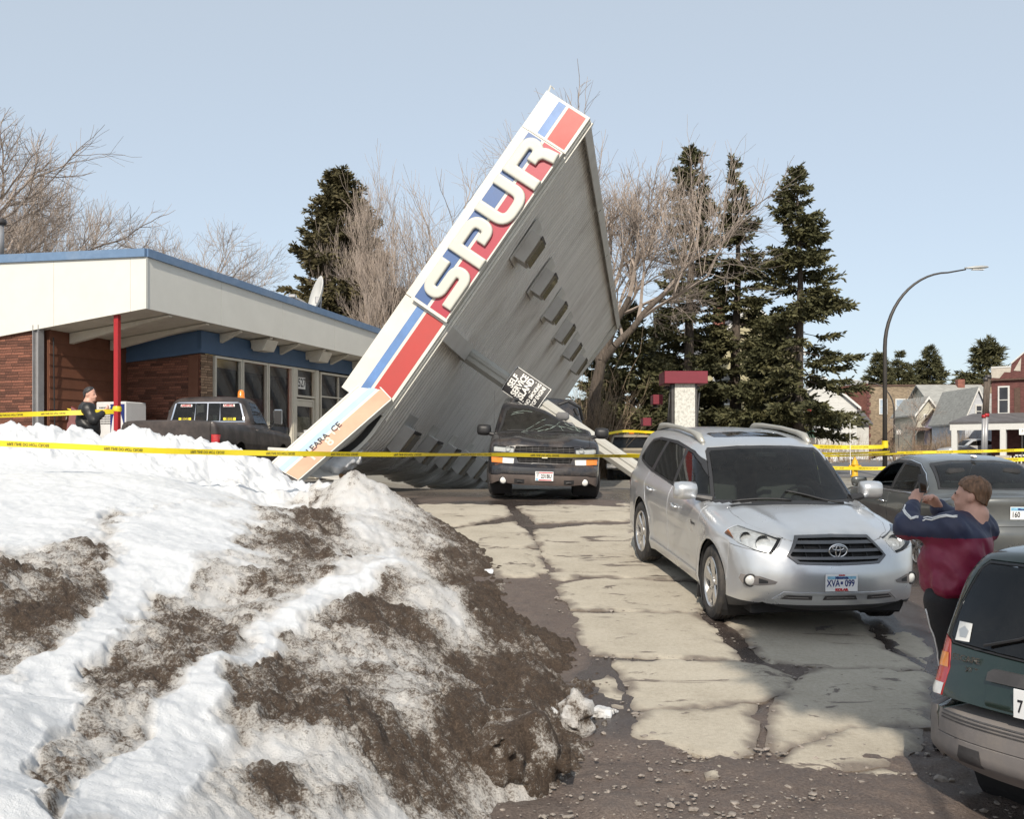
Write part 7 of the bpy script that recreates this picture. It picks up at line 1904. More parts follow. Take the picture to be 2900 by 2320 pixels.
def on_cloth(f, px, py, z0, z1, off=.004):
    d = P(px, py, 1.0)-Vector((0, 0, EYE)); zz = np.linspace(z0, z1, 500); v = f(d.x*zz, zz*1.0, EYE+d.z*zz)
    i = np.flatnonzero(v < 0)
    return None if len(i) == 0 else Vector((d.x, 1.0, d.z))*(zz[i[0]]-off)+Vector((0, 0, EYE))
def c5(x, y): return (2350+.2551*x, 1240+.2551*y)
for ln in ([(838, 745), (822, 790), (850, 835), (905, 890), (955, 872), (1000, 880)], [(812, 800), (835, 845), (900, 905), (950, 888), (995, 890)], [(1040, 890), (1080, 880), (1140, 893), (1220, 868), (1290, 856), (1360, 870), (1440, 862)], [(1030, 925), (1065, 905), (1130, 916), (1220, 885), (1300, 872), (1380, 884), (1430, 876)], [(1740, 850), (1770, 868)], [(1715, 855), (1750, 875)]):
    pts = []
    for a, b in zip(ln[:-1], ln[1:]):
        for t in np.linspace(0, 1, 4)[:-1]:
            p = on_cloth(jf1, *c5(a[0]+(b[0]-a[0])*t, a[1]+(b[1]-a[1])*t), 6.8, 8.2)
            if p is not None: pts.append(p-gp)
    if len(pts) > 2: MB().tube(pts, .0055, 5).build('piping', M['white_print'], man, True)
pts = []
for y in np.linspace(1725, 1960, 18):
    x0 = None
    for x in np.linspace(2590, 2700, 111):
        if on_cloth(tf1, x, y, 6.8, 8.2) is not None: x0 = x; break
    if x0: pts.append(on_cloth(tf1, x0+3, y, 6.8, 8.2)-gp)
if len(pts) > 3: MB().tube(pts, .006, 5).build('side_stripe', M['white_print'], man, True)
ph = thing('phone', 'black phone held up in the hands of the man in maroon', 'phone', A(2611, 1370, 7.56)); ph.rotation_euler = (radians(-8), 0, radians(28))
MB().box((0, 0, 0), (.068, .012, .128), bev=.006).build('case', M['black_plastic'], ph); MB().box((0, -.0068, 0), (.058, .001, .11)).build('screen', mat('screen', (.03, .018, .012), .1), ph)
# man in dark clothes by the carport
Zm = 19.3
gm = Vector((P(255, 1100, Zm).x, Zm, gz(P(255, 1100, Zm).x, Zm)))
cb = lambda x, y, Z=Zm: P(x, y, Z)
m2, _, _ = make_person('man in black jacket writing by the hose reel in the carport', gm, cb(256, 1118), (1, -.18, -.12),
    (cb(240, 1158, 19.55), cb(250, 1158, 19.05)), (cb(252, 1192, 19.6), cb(265, 1192, 18.95)), (cb(292, 1172, 19.45), cb(296, 1166, 19.1)),
    (gm+Vector((-.03, .12, .93)), gm+Vector((-.03, -.12, .93))), (gm+Vector((0, .13, .5)), gm+Vector((.02, -.13, .5))), (gm+Vector((-.02, .14, .02)), gm+Vector((0, -.14, .02))), .215, hres=.022, belly=.03, bald=.004)
nb = tag(MB().box((0, 0, 0), (.14, .2, .012), bev=.003).build('notepad', M['white_print']), 'small pad held by the man in the black jacket', 'notepad'); nb.location = cb(303, 1158, 19.25); nb.rotation_euler = (.2, -.5, .2)
# walker far up the street
Zf = 92.0; gf = P(2566, 1277, Zf)
gf.z = gz(gf.x, Zf)
o3, _, _ = make_person('tiny far pedestrian in dark coat by the picket fence', gf, gf+Vector((0, 0, 1.62)), (-.2, 1, 0), (gf+Vector((-.2, 0, 1.4)), gf+Vector((.2, 0, 1.4))), (gf+Vector((-.3, 0, 1.12)), gf+Vector((.3, 0, 1.12))), (gf+Vector((-.28, .1, .9)), gf+Vector((.28, .1, .9))),
    (gf+Vector((-.1, 0, .9)), gf+Vector((.1, 0, .9))), (gf+Vector((-.11, .1, .5)), gf+Vector((.11, -.1, .5))), (gf+Vector((-.11, .05, .02)), gf+Vector((.11, -.15, .02))), .2, hres=.05, hands=False)
# ---------------------------------------------------------------- street: asphalt, kerb, lamp, hydrant, signs, pump island
def sheet(name, pts, m, lift, n=40, w=None):
    """strip between two polylines (world XY) laid on the terrain"""
    A_, B_ = pts; V = []; k = len(A_)
    for i in range(n+1):
        t = i/n*(k-1); j = min(int(t), k-2); f = t-j
        a = Vector(A_[j]).lerp(Vector(A_[j+1]), f); b = Vector(B_[j]).lerp(Vector(B_[j+1]), f)
        for q in range(9): p = a.lerp(b, q/8); V.append((p.x, p.y, gz(p.x, p.y)+lift))
    return structure(mesh_obj(name, V, grid_faces(n+1, 9), m, smooth=True))
M['asphalt'] = mat('asphalt', (.17, .165, .165), .85, var=.2, scale=1.5, dirt=(.055, .055, .06), damt=.8, dscale=.25, bump=.004)
M['walk'] = mat('sidewalk', (.30, .285, .255), .85, var=.15, scale=2, dirt=(.16, .14, .12), damt=.5)
M['kerb'] = mat('kerb', (.34, .32, .29), .85, var=.15)
M['dead_grass'] = mat('dead_grass', (.16, .135, .07), .95, var=.5, scale=4, dirt=(.55, .55, .55), damt=.8, dscale=.5)
sheet('street', ([(9.5, 44), (13, 60), (22, 85), (30, 120), (45, 200)], [(60, 44), (60, 60), (70, 85), (80, 120), (90, 200)]), M['asphalt'], .02)
sheet('cross_street', ([(-40, 46), (0, 45), (12, 45.5)], [(-40, 52), (0, 51), (14, 52)]), M['asphalt'], .012)
sheet('sidewalk', ([(14.5, 70), (20, 92), (28, 125)], [(18, 70), (24, 92), (33, 125)]), M['walk'], .12)
def lamp(px, Z, ytop, yb, reach, label, r=.10, head=True):
    p = P(px, yb, Z); p.z = gz(p.x, Z); top = P(px, ytop, Z).z-p.z; L = reach
    t = thing('street_lamp', label, 'street lamp', p)
    pts = [(0, 0, 0), (0, 0, top*.62)]
    k = 14
    for i in range(1, k+1):
        a = pi/2*i/k; pts.append((L*.78*(1-cos(a)), 0, top*.62+(top*.36)*sin(a)))
    pts.append((L, 0, top*.995))
    rs = list(np.linspace(r, r*.82, 2))+list(np.linspace(r*.8, r*.35, k))+[r*.3]
    MB().tube(pts, rs, 12).build('pole', M['lamp_pole'], t, True)
    MB().lathe([(r*1.5, 0), (r*1.5, .3), (r*1.1, .36)], 16).build('base', M['lamp_pole'], t, True)
    if head:
        mb = MB(); c0 = Vector((L, 0, top))
        prof = [(-.05, .03, .04), (.1, .07, .05), (.3, .13, .075), (.65, .14, .085), (.85, .10, .06), (.93, .04, .03)]
        vs = []
        for (x, hw, hh) in prof:
            for j in range(12): a = 2*pi*j/12; vs.append(c0+Vector((x, hw*cos(a), hh*sin(a)*(1 if sin(a) > 0 else .7)+.01+x*.05)))
        fs = [(i*12+j, i*12+(j+1) % 12, (i+1)*12+(j+1) % 12, (i+1)*12+j) for i in range(5) for j in range(12)]+[tuple(range(12)), tuple(60+j for j in range(11, -1, -1))]
        mb.add(vs, fs); h_ = mb.build('lamp_head', M['lamp_head'], t, True)
        MB().box(c0+Vector((.5, 0, -.055)), (.5, .2, .03), bev=.01).build('lamp_glass', M['lens_white'], h_)
    return t
M['lamp_pole'] = mat('lamp_pole', (.055, .05, .047), .5, .3, var=.1); M['lamp_head'] = mat('lamp_head', (.42, .43, .43), .45, .3, var=.05)
lamp(2506, 45, 760, 1330, 3.35, 'tall dark street lamp curving right with a pale cobra head')
l2 = lamp(2532, 82, 1078, 1275, 2.3, 'thin distant street lamp behind the tall one, curving left', r=.075)
l2.rotation_euler = (0, 0, radians(165))
# hydrant
hy = thing('fire_hydrant', 'yellow fire hydrant beside the street behind the tape', 'fire hydrant', (0, 0, 0))
_p = P(2421, 1330, 40); hy.location = (_p.x, 40, P(2421, 1352, 40).z)
M['hyd'] = mat('hydrant_yellow', (.62, .36, .012), .5, var=.15, dirt=(.3, .15, .02), damt=.3)
MB().lathe([(0, 0), (.16, 0), (.16, .04), (.11, .06), (.11, .42), (.14, .44), (.14, .48), (.115, .5), (.11, .56), (.075, .64), (.03, .68), (.03, .74), (0, .74)], 18).build('barrel', M['hyd'], hy, True)
for d, r, z in (((1, 0), .055, .38), ((-1, 0), .055, .38), ((0, -1), .075, .36)):
    mb = MB(); v = Vector((d[0], d[1], 0)); mb.tube([v*.08+Vector((0, 0, z)), v*.19+Vector((0, 0, z))], r, 10); mb.tube([v*.18+Vector((0, 0, z)), v*.22+Vector((0, 0, z))], r*1.25, 8); mb.build('outlet', M['hyd'], hy, True)
fr_ = MB(); fr_.tube([(-.16, 0, .1), (-.18, 0, 2.0)], .012, 4); fr_.build('marker_rod', M['white_print'], hy)
# pump island pylon with red header and three red boxes
_Zp = 30.0
def pk(x, y, Z=_Zp): return P(x, y, Z)
pyl = thing('pump_island', 'white pylon with dark red header and lamps behind the silver SUV', 'pump island', (0, 0, 0)); _b = pk(1940, 1300); pyl.location = (_b.x, _Zp, gz(_b.x, _Zp))
pw = 1/(FPX/_Zp)
def pl_(x, y, dy=0): p = pk(x, y); return (p.x-pyl.location.x, dy, p.z-pyl.location.z)
M['pyl_red'] = mat('pyl_red', (.17, .015, .03), .5, var=.08); M['pyl_white'] = mat('pyl_white', (.64, .64, .60), .6, var=.06, dirt=(.08, .07, .06), damt=.75, dscale=14)
def bx(x0, x1, y0, y1, d0, d1, name, m, par=pyl):
    a, b = pl_(x0, y1), pl_(x1, y0); return MB().box(((a[0]+b[0])/2, (d0+d1)/2, (a[2]+b[2])/2), (b[0]-a[0], d1-d0, b[2]-a[2]), bev=.01).build(name, m, par)
bx(1911, 1969, 1085, 1420, 0, .5, 'pylon', M['pyl_white'])
bx(1880, 2002, 1052, 1087, -.15, 1.0, 'header', M['pyl_red'])
for (x0, x1) in ((1902, 1910), (1970, 1976)): bx(x0, x1, 1088, 1300, .05, .42, 'steel_frame', M['steel_dark'])
for (x0, x1, y0, y1, d) in ((1871, 1900, 1108, 1137, 1.6), (1858, 1886, 1172, 1197, 3.0), (1966, 1974, 1110, 1138, 1.6)): bx(x0, x1, y0, y1, d, d+.6, 'red_box', M['pyl_red'])
for x, y, d in ((1893, 1100, .3), (1978, 1100, .3), (1881, 1146, 1.9)):
    c = pl_(x, y, d); MB().lathe([(0, .09), (.06, .08), (.10, 0), (.0, 0)], 12, Matrix.Translation((c[0], d, c[2]))).build('lamp_bell', M['steel_dark'], pyl, True)
mb = MB(); mb.tube([pl_(1984, 1110, .2), pl_(1980, 1180, .3), pl_(1984, 1290, .3)], .025, 6); mb.build('hose', M['black_plastic'], pyl, True)
mb = MB(); mb.tube([pl_(1900, 1110, .2), pl_(1897, 1180, .3), pl_(1893, 1290, .3)], .025, 6); mb.build('hose', M['black_plastic'], pyl, True)
# roadside signs
def post_sign(px, Z, y0, y1, yb, w, label, m, lean=0, txt=None):
    p = P(px, yb, Z); t = thing('road_sign', label, 'sign', p); t.rotation_euler = (0, radians(lean), 0)
    h0, h1 = P(px, y1, Z).z-p.z, P(px, y0, Z).z-p.z
    MB().tube([(0, .02, -.2), (0, .02, h1)], .03, 6).build('post', M['steel_dark'], t); b = MB().box((0, -.02, (h0+h1)/2), (w, .02, h1-h0), bev=.005).build('board', m, t)
    if txt:
        for k, (s_, sz) in enumerate(txt): text_obj('lettering', s_, M['ink_black'], frame((0, -.035, (h0+h1)/2+(.5*(len(txt)-1)-k)*sz*1.25), (1, 0, 0), (0, 0, 1)), b, sz, .002, .8)
    return t
M['sign_red_w'] = mat('sign_red_w', (.35, .03, .03), .5)
post_sign(2280, 60, 1155, 1198, 1262, .28, 'leaning dark post with a narrow red sign by the spruce', M['sign_red_w'], 6)
post_sign(2314, 58, 1201, 1230, 1275, .3, 'blank grey back of a road sign left of the repair board', M['galv'])
post_sign(2545, 84, 1218, 1230, 1275, .34, 'small white square sign on a thin post by the stairs', M['white_print'], 0, [('NO', .12), ('PARK', .1)])
post_sign(2895, 66, 1214, 1232, 1290, .4, 'white sign with red ring at the right edge by the porch', M['white_print'], 0, [('P', .3)])
t = thing('repair_board', 'white shoe repair board standing before the small pale shop', 'sign', P(2338, 1268, 92))
MB().box((0, 0, .85), (.85, .06, 1.25), bev=.1).build('board', M['white_print'], t)
for k, (s_, sz, mm) in enumerate((('Duluth', .16, 'band_blue'), ('SHOE', .22, 'band_blue'), ('REPAIR', .22, 'band_blue'), ('SINCE', .10, 'ink_black'), ('1975', .10, 'ink_black'))): text_obj('lettering', s_, M[mm], frame((0, -.035, 1.28-k*.23), (1, 0, 0), (0, 0, 1)), t, sz, .002, .8)
for x in (-.36, .36): MB().box((x, 0, .1), (.07, .07, .3)).build('leg', M['white_print'], t)
for dx, lab in ((0, 'left'), (7, 'right')):
    t = thing('utility_pole', 'weathered leaning pole stub, %s' % ('slimmer one with orange collar, left of its twin' if dx == 0 else 'thicker one with rusty collar, right of its twin'), 'pole', P(2782+dx, 1292, 62))
    hh = P(0, 1076-dx, 62).z-P(0, 1292, 62).z
    MB().tube([(0, 0, -.3), (hh*.02, 0, hh*.52)], .10+.02*(dx > 0), 10).build('lower_pole', M['galv'], t, True); MB().tube([(hh*.02, 0, hh*.52), (hh*.045, 0, hh)], .10+.03*(dx > 0), 10).build('upper_pole', M['bark'], t, True)
    MB().tube([(hh*.0195, 0, hh*.5), (hh*.021, 0, hh*.54)], .13+.03*(dx > 0), 10).build('collar', M['post_red'], t, True); MB().tube([(hh*.044, 0, hh*.985), (hh*.046, 0, hh*1.03)], .14+.03*(dx > 0), 10).build('cap', M['steel_dark'], t, True)
# ---------------------------------------------------------------- fire line tape
M['tape'] = mat('tape', (.70, .56, .02), .35, var=.06, scale=2, coat=.2)
M['tape_ink'] = mat('tape_ink', (.12, .10, .02), .5)
def tape(label, pts, w=.075, twist=None, txt_n=0, gap=1.6, mirror=False, size=.05):
    """ribbon through world points; twist = list of angles (deg) per point"""
    n = len(pts); dense = []; tw = []
    for i in range(n-1):
        k = max(6, int((pts[i+1]-pts[i]).length/.12))
        for j in range(k):
            t = j/k; p0, p1, p2, p3 = pts[max(i-1, 0)], pts[i], pts[i+1], pts[min(i+2, n-1)]
            dense.append(.5*((2*p1)+(p2-p0)*t+(2*p0-5*p1+4*p2-p3)*t*t+(3*p1-p0-3*p2+p3)*t**3))
            tw.append(twist[i]+(twist[i+1]-twist[i])*t if twist else 0)
    dense.append(pts[-1]); tw.append(twist[-1] if twist else 0)
    V = []; N = len(dense); cum = [0]
    for i in range(N):
        d = (dense[min(i+1, N-1)]-dense[max(i-1, 0)]).normalized(); side_ = Vector((0, 0, 1)); side_ = (side_-d*side_.dot(d)).normalized(); nr = d.cross(side_)
        a = radians(tw[i]+10*sin(i*.35)); u = side_*cos(a)+nr*sin(a)
        V += [dense[i]+u*w/2, dense[i]-u*w/2]
        if i: cum.append(cum[-1]+(dense[i]-dense[i-1]).length)
    o = mesh_obj('fire_tape', [v[:] for v in V], [(2*i, 2*i+2, 2*i+3, 2*i+1) for i in range(N-1)], M['tape'], smooth=True)
    tag(o, label, 'tape')
    if txt_n:
        me0 = text_mesh('FIRE LINE DO NOT CROSS', size, 0, .82, bold=.0012)
        for k in range(txt_n):
            s0 = .8+k*gap; me = me0.copy()
            if s0+.7 > cum[-1]: break
            for v in me.vertices:
                x, y = v.co.x, v.co.y
                if mirror: y = -y
                s_ = s0+x; i = min(max(int(np.searchsorted(cum, s_))-1, 0), N-2); f = (s_-cum[i])/max(cum[i+1]-cum[i], 1e-6)
                top = V[2*i].lerp(V[2*i+2], f); bot = V[2*i+1].lerp(V[2*i+3], f)
                v.co = bot.lerp(top, .5+y/w)+Vector((0, -.004, 0))
            me.materials.clear(); me.materials.append(M['tape_ink']); q = bpy.data.objects.new('lettering', me); COL.objects.link(q); q.parent = o
    return o
tape('long yellow fire line tape sagging across the snow bank and black SUV',
     [P(-120, 1251, 13.2), P(200, 1265, 13.5), P(420, 1276, 14.0), P(700, 1283, 14.9), P(1000, 1287, 16.2), P(1220, 1288, 17.0), P(1420, 1288, 17.2), P(1600, 1291, 17.5), P(1800, 1292, 18), P(2000, 1292, 18.3)],
     twist=[0, 0, 5, -5, 20, 50, 40, 45, 40, 30], txt_n=12, gap=1.12, mirror=True)
tape('upper yellow tape strung from the left edge to the tailgate corner', [P(-100, 1180, 19.0), P(100, 1173, 19.0), P(220, 1169, 19.0), P(322, 1166, 19.1)], twist=[0, 8, -5, 10], w=.085, txt_n=8, gap=.75, mirror=True, size=.045)
tape('yellow tape from the tall lamp post leftwards, highest of three', [P(1995, 1262, 46), P(2200, 1264, 45), P(2290, 1265, 45), P(2400, 1267, 44.8), P(2502, 1266, 44.8)], w=.16, txt_n=12, gap=1.1, size=.09)
tape('middle yellow tape crossing before the distant silver SUV', [P(2200, 1283, 44), P(2300, 1285, 44), P(2420, 1284, 44), P(2520, 1280, 44)], w=.10, txt_n=5, gap=1.3, size=.06, twist=[30, 30, 40, 40])
tape('third yellow tape just under the middle one', [P(2240, 1292, 42), P(2330, 1292, 42), P(2450, 1290, 42), P(2560, 1284, 42)], w=.08, twist=[30, 40, 40, 40], txt_n=4, gap=1.3, size=.05)
tape('lowest yellow tape in front of the hydrant', [P(2200, 1324, 38), P(2360, 1326, 38), P(2430, 1327, 38), P(2520, 1326, 38), P(2700, 1310, 38)], w=.12, txt_n=6, gap=1.2, size=.07)
tape('yellow tape running right past the pole stubs', [P(2540, 1283, 50), P(2700, 1280, 50), P(2800, 1278, 50), P(2960, 1273, 50)], w=.13, txt_n=5, gap=1.4, size=.08)
tape('short yellow tape at the right edge behind the grey sedan', [P(2780, 1302, 34), P(2850, 1303, 34), P(2960, 1299, 34)], w=.12, txt_n=2, gap=1.2, size=.07)
tape('yellow tape behind the tan pickup near its roof', [P(1690, 1236, 38), P(1760, 1222, 40), P(1830, 1224, 40), P(1880, 1228, 40)], w=.09, txt_n=0)
tape('yellow tape tied low across the tan pickup grille', [P(1760, 1288, 36), P(1830, 1291, 36), P(1900, 1290, 36)], w=.1, txt_n=1, size=.06)
mb = MB(); _r = P(332, 1165, 22.0); mb.lathe([(.09, 0), (.095, .05), (.08, .1)], 12, Matrix.Translation(_r)); 
o = mb.build('tape_knot', M['tape'], None, True); tag(o, 'loop of yellow tape knotted round the red carport post', 'tape')
mb = MB(); _r = P(2506, 1259, 45); mb.lathe([(.14, 0), (.145, .1), (.13, .22), (.14, .3)], 14, Matrix.Translation(_r-Vector((0, 0, .15)))); o = mb.build('tape_knot', M['tape'], None, True); tag(o, 'yellow tape wound round the tall lamp post', 'tape')
# ---------------------------------------------------------------- trees
def needle_material(name, lo, mid, hi):
    m, nt, b, out = new_mat(name)
    tc = node(nt, 'ShaderNodeTexCoord'); n = noise_node(nt, .9, 5, .7, tc.outputs['Object']); n2 = noise_node(nt, 14, 3, .6, tc.outputs['Object'])
    s = node(nt, 'ShaderNodeMath', operation='MULTIPLY_ADD'); nt.links.new(n2.outputs[0], s.inputs[0]); s.inputs[1].default_value = .5; nt.links.new(n.outputs[0], s.inputs[2])
    c = ramp(nt, s.outputs[0], [(.5, lo), (.75, mid), (1.0, hi)]).outputs[0]
    nt.links.new(c, b.inputs['Base Color']); b.inputs['Roughness'].default_value = .7; b.inputs['Specular IOR Level'].default_value = .25
    return m
M['needles'] = needle_material('spruce_needles', (.03, .033, .017), (.08, .08, .038), (.17, .155, .075))
M['needles_old'] = needle_material('old_needles', (.035, .034, .018), (.09, .08, .04), (.18, .145, .075))
M['twigs_pale'] = mat('twigs_pale', (.30, .25, .215), .9, var=.2, scale=1)
M['brush'] = mat('brush', (.24, .18, .125), .9, var=.35, scale=2)
def tubes_np(segs, n=3):
    """segments (x0,y0,z0,r0,x1,y1,z1,r1) -> one mesh of thin prisms"""
    s = np.asarray(segs); a = s[:, :3]; b = s[:, 4:7]; d = b-a; L = np.linalg.norm(d, axis=1, keepdims=True); d = d/np.maximum(L, 1e-9)
    ref = np.where(np.abs(d[:, 2:3]) < .9, np.array([[0, 0, 1.0]]), np.array([[1.0, 0, 0]])); u = np.cross(d, ref); u /= np.linalg.norm(u, axis=1, keepdims=True); v = np.cross(d, u)
    k = np.arange(n)*2*pi/n; c, si = np.cos(k), np.sin(k)
    off = u[:, None]*c[None, :, None]+v[:, None]*si[None, :, None]
    A_ = a[:, None]+off*s[:, 3][:, None, None]; B_ = b[:, None]+off*s[:, 7][:, None, None]
    V = np.concatenate([A_, B_], 1).reshape(-1, 3); base = np.arange(len(s))[:, None, None]*2*n
    i = np.arange(n); F = np.stack([i, (i+1) % n, n+(i+1) % n, n+i], 1)[None]+base
    return V, F.reshape(-1, 4)
def conifer(label, base, H, R, seed, dens=1.0, bare=.08, prof=None, droop=.35, name='spruce_tree', group=None, lean=0.0, fol='needles', gaps=.25, tw=10, scale=1.0, tr=None):
    r = np.random.default_rng(seed); base = Vector(base)
    t = thing(name, label, 'tree', base, 0, group)
    hz = np.linspace(0, H, 14); wob = .012*H
    tp = [(wob*sin(q*.5+seed)*q/H+lean*q, wob*cos(q*.37+seed)*q/H, q-.3*(q == 0)) for q in hz]
    MB().tube(tp, list(np.interp(hz, [0, H], [tr or .022*H+.03, .012])), 9).build('trunk', M['bark'], t, True)
    nb = int(H*26*dens); segs = []; P0 = []; DR = []; LN_ = []
    prof = prof or [(0, .55), (.12, .95), (.25, 1.0), (.5, .72), (.75, .40), (.92, .16), (1, .03)]
    for i in range(nb):
        f = bare+(1-bare)*(1-(1-r.uniform())**.9) if False else bare+(1-bare)*r.uniform()
        z = f*H; L = R*np.interp(f, [p[0] for p in prof], [p[1] for p in prof])*r.uniform(.55, 1.12)
        if r.uniform() < gaps*.35: L *= .45
        if L < .12: L = .12
        az = r.uniform(0, 2*pi); el = np.interp(f, [0, .5, .85, 1], [-.22, -.05, .35, .9])+r.normal(0, .10)
        p = np.array([np.interp(z, hz, [q[0] for q in tp]), np.interp(z, hz, [q[1] for q in tp]), z]); d = np.array([cos(az)*cos(el), sin(az)*cos(el), sin(el)])
        n_ = 5; pts = [p]
        for k in range(n_):
            q = (k+1)/n_; dz = -droop*np.interp(f, [0, .7, 1], [1, .6, 0])*(.55 if q < .7 else -.6)*L/n_*1.2
            p = p+d*L/n_+np.array([0, 0, dz]); pts.append(p)
        rb = .006+.011*L
        for k in range(n_): segs.append((*pts[k], rb*(1-k/n_)+.003, *pts[k+1], rb*(1-(k+1)/n_)+.003))
        # side twigs with needles
        m_ = max(5, int(tw*L*1.5+4))
        for j in range(m_):
            s_ = r.uniform(.10 if f > .5 else .22, 1.0)**.8; kk = min(int(s_*n_), n_-1); pp = pts[kk]+(pts[kk+1]-pts[kk])*(s_*n_-kk); dd = pts[kk+1]-pts[kk]; dd = dd/np.linalg.norm(dd)
            sidev = np.cross(dd, [0, 0, 1]); sidev /= max(np.linalg.norm(sidev), 1e-6); a = r.uniform(.3, 1.2)*(1 if r.uniform() < .5 else -1)
            td = dd*cos(a)+sidev*sin(a)+np.array([0, 0, r.uniform(-.45, .15)]); td /= np.linalg.norm(td)
            ln = min(.75, .22+.35*L*(1-s_*.65))*r.uniform(.6, 1.2)*scale
            P0.append(pp); DR.append(td); LN_.append(ln)
    P0 = np.array(P0); DR = np.array(DR); LN_ = np.array(LN_); n = len(P0)
    V, F = tubes_np(segs); mesh_obj('limbs', V, F, M['bark'], t)
    # needle sprays: slim pointed leaves fanned round each twig
    K = 7; allV = []
    ref = np.array([0, 0, 1.0]); U = np.cross(DR, ref); U /= np.maximum(np.linalg.norm(U, axis=1, keepdims=True), 1e-6); W = np.cross(DR, U)
    for k in range(K):
        s0 = (k/K)+r.uniform(-.05, .05, n); a = r.uniform(-1, 1, n)*1.25; sg = np.where(r.uniform(size=n) < .5, 1, -1)
        side_ = (U*np.cos(a)[:, None]*sg[:, None]+W*np.sin(a)[:, None]*.8); dr = DR*.75+side_*.66; dr /= np.linalg.norm(dr, axis=1, keepdims=True)
        c = P0+DR*(LN_*s0)[:, None]; l = (.16+.16*LN_)*r.uniform(.7, 1.3, n)*scale; wv = np.cross(dr, r.normal(size=(n, 3))); wv /= np.maximum(np.linalg.norm(wv, axis=1, keepdims=True), 1e-6); wd = .030+.035*LN_
        allV.append(np.stack([c-dr*(l*.1)[:, None], c+dr*(l*.5)[:, None]+wv*(wd)[:, None], c+dr*l[:, None], c+dr*(l*.5)[:, None]-wv*wd[:, None]], 1))
    V = np.concatenate(allV).reshape(-1, 3); F = np.arange(len(V)).reshape(-1, 4)
    mesh_obj('crown', V, F, M[fol], t)
    return t
def bare_tree(label, base, H, spread, seed, trunk=.2, m='twig', levels=6, first=.3, upright=.5, name='bare_tree', group=None, stems=1, kids=(3, 4), ratio=.72, bm='bark', lean=(0, 0), twigr=.005):
    r = np.random.default_rng(seed); t = thing(name, label, 'tree', base, 0, group); segs = []; tr = []
    def grow(p, d, L, rad, lv):
        n_ = 4 if lv < 3 else 3; pts = [p]; dd = d.copy(); out = tr if lv < 2 else segs
        for k in range(n_):
            dd = dd+r.normal(0, .13 if lv else .05, 3)+np.array([0, 0, .05*upright*(1 if lv else 0)]); dd /= np.linalg.norm(dd)
            q = pts[-1]+dd*L/n_; r0 = rad*(1-.42*k/n_); r1 = rad*(1-.42*(k+1)/n_); out.append((*pts[-1], max(r0, twigr), *q, max(r1, twigr))); pts.append(q)
        if lv >= levels: return
        nk = r.integers(kids[0], kids[1]+1)+(1 if lv >= 2 else 0)
        for i in range(nk):
            f = 1.0 if i == 0 else r.uniform(.35 if lv else first, 1.0); k = min(int(f*n_), n_-1); pp = pts[k]+(pts[k+1]-pts[k])*(f*n_-k)
            ang = r.uniform(.12, .35) if i == 0 else r.uniform(.45, 1.0); ax = np.cross(dd, r.normal(size=3)); ax /= np.linalg.norm(ax)
            nd = dd*cos(ang)+np.cross(ax, dd)*sin(ang); nd = nd*np.array([spread, spread, 1.0])+np.array([0, 0, .25*upright]); nd /= np.linalg.norm(nd)
            grow(pp, nd, L*ratio*r.uniform(.75, 1.15), rad*(.62 if i == 0 else .48), lv+1)
    for s_ in range(stems):
        d = np.array([lean[0]+(r.normal(0, .16) if stems > 1 else 0), lean[1]+(r.normal(0, .16) if stems > 1 else 0), 1.0]); d /= np.linalg.norm(d)
        L0 = H*.36 if stems == 1 else H*.42*r.uniform(.8, 1.1); o = np.array([r.normal(0, .25), r.normal(0, .25), -.2]) if stems > 1 else np.array([0, 0, -.2])
        grow(o, d, L0, trunk*(1 if stems == 1 else r.uniform(.5, 1)), 0)
    V, F = tubes_np(tr, 7); mesh_obj('trunk', V, F, M[bm], t, smooth=True)
    V, F = tubes_np(segs, 3); mesh_obj('crown', V, F, M[m], t)
    return t
def base_at(px, Z, dz=0.0):
    X = (px-CX)/FPX*Z; return Vector((X, Z, gz(X, Z)+dz))
def hgt(py, Z, b): return EYE-(py-HY)/FPX*Z-b.z
# three tall spruces and the dark shorter ones
for (px, Z, ytop, R, seed, lab, pf, bare) in (
    (1955, 50, 424, 2.15, 21, 'tall spruce nearest the canopy edge, left of three, with a club shaped top', [(0, .8), (.15, 1.0), (.3, .9), (.5, .62), (.7, .52), (.86, .50), (.95, .28), (1, .05)], .06),
    (2085, 51, 455, 2.15, 22, 'slender middle spruce of the three with a pointed spire top', [(0, .75), (.15, 1.0), (.35, .92), (.55, .72), (.75, .46), (.87, .26), (.94, .09), (1, .02)], .06),
    (2262, 47, 484, 3.3, 23, 'broad spruce right of the three with long sweeping lower boughs', [(0, .2), (.12, .45), (.19, .8), (.25, 1.0), (.4, .74), (.6, .52), (.8, .36), (.92, .24), (1, .05)], .12)):
    b = base_at(px, Z, .2); conifer(lab, b, hgt(ytop, Z, b), R, seed, prof=pf, bare=bare, dens=.62 if px < 2200 else .60)
for (px, Z, ytop, R, seed, lab) in ((1790, 46, 872, 2.3, 31, 'short dense spruce in the shade right of the canopy corner'), (1700, 50, 980, 2.0, 32, 'dark low spruce half hidden behind the canopy edge'), (1872, 54, 905, 2.0, 33, 'dark spruce filling the gap behind the red header')):
    b = base_at(px, Z, .2); conifer(lab, b, hgt(ytop, Z, b), R, seed, fol='needles', dens=1.0, droop=.5)
b = base_at(962, 47, 1.0); conifer('wide dark spruce standing behind the station roof left of the canopy', b, hgt(486, 47, b), 3.5, 41, fol='needles_old', prof=[(0, 1), (.3, 1), (.5, .88), (.65, .62), (.8, .42), (.93, .22), (1, .06)], dens=1.3, droop=.45)
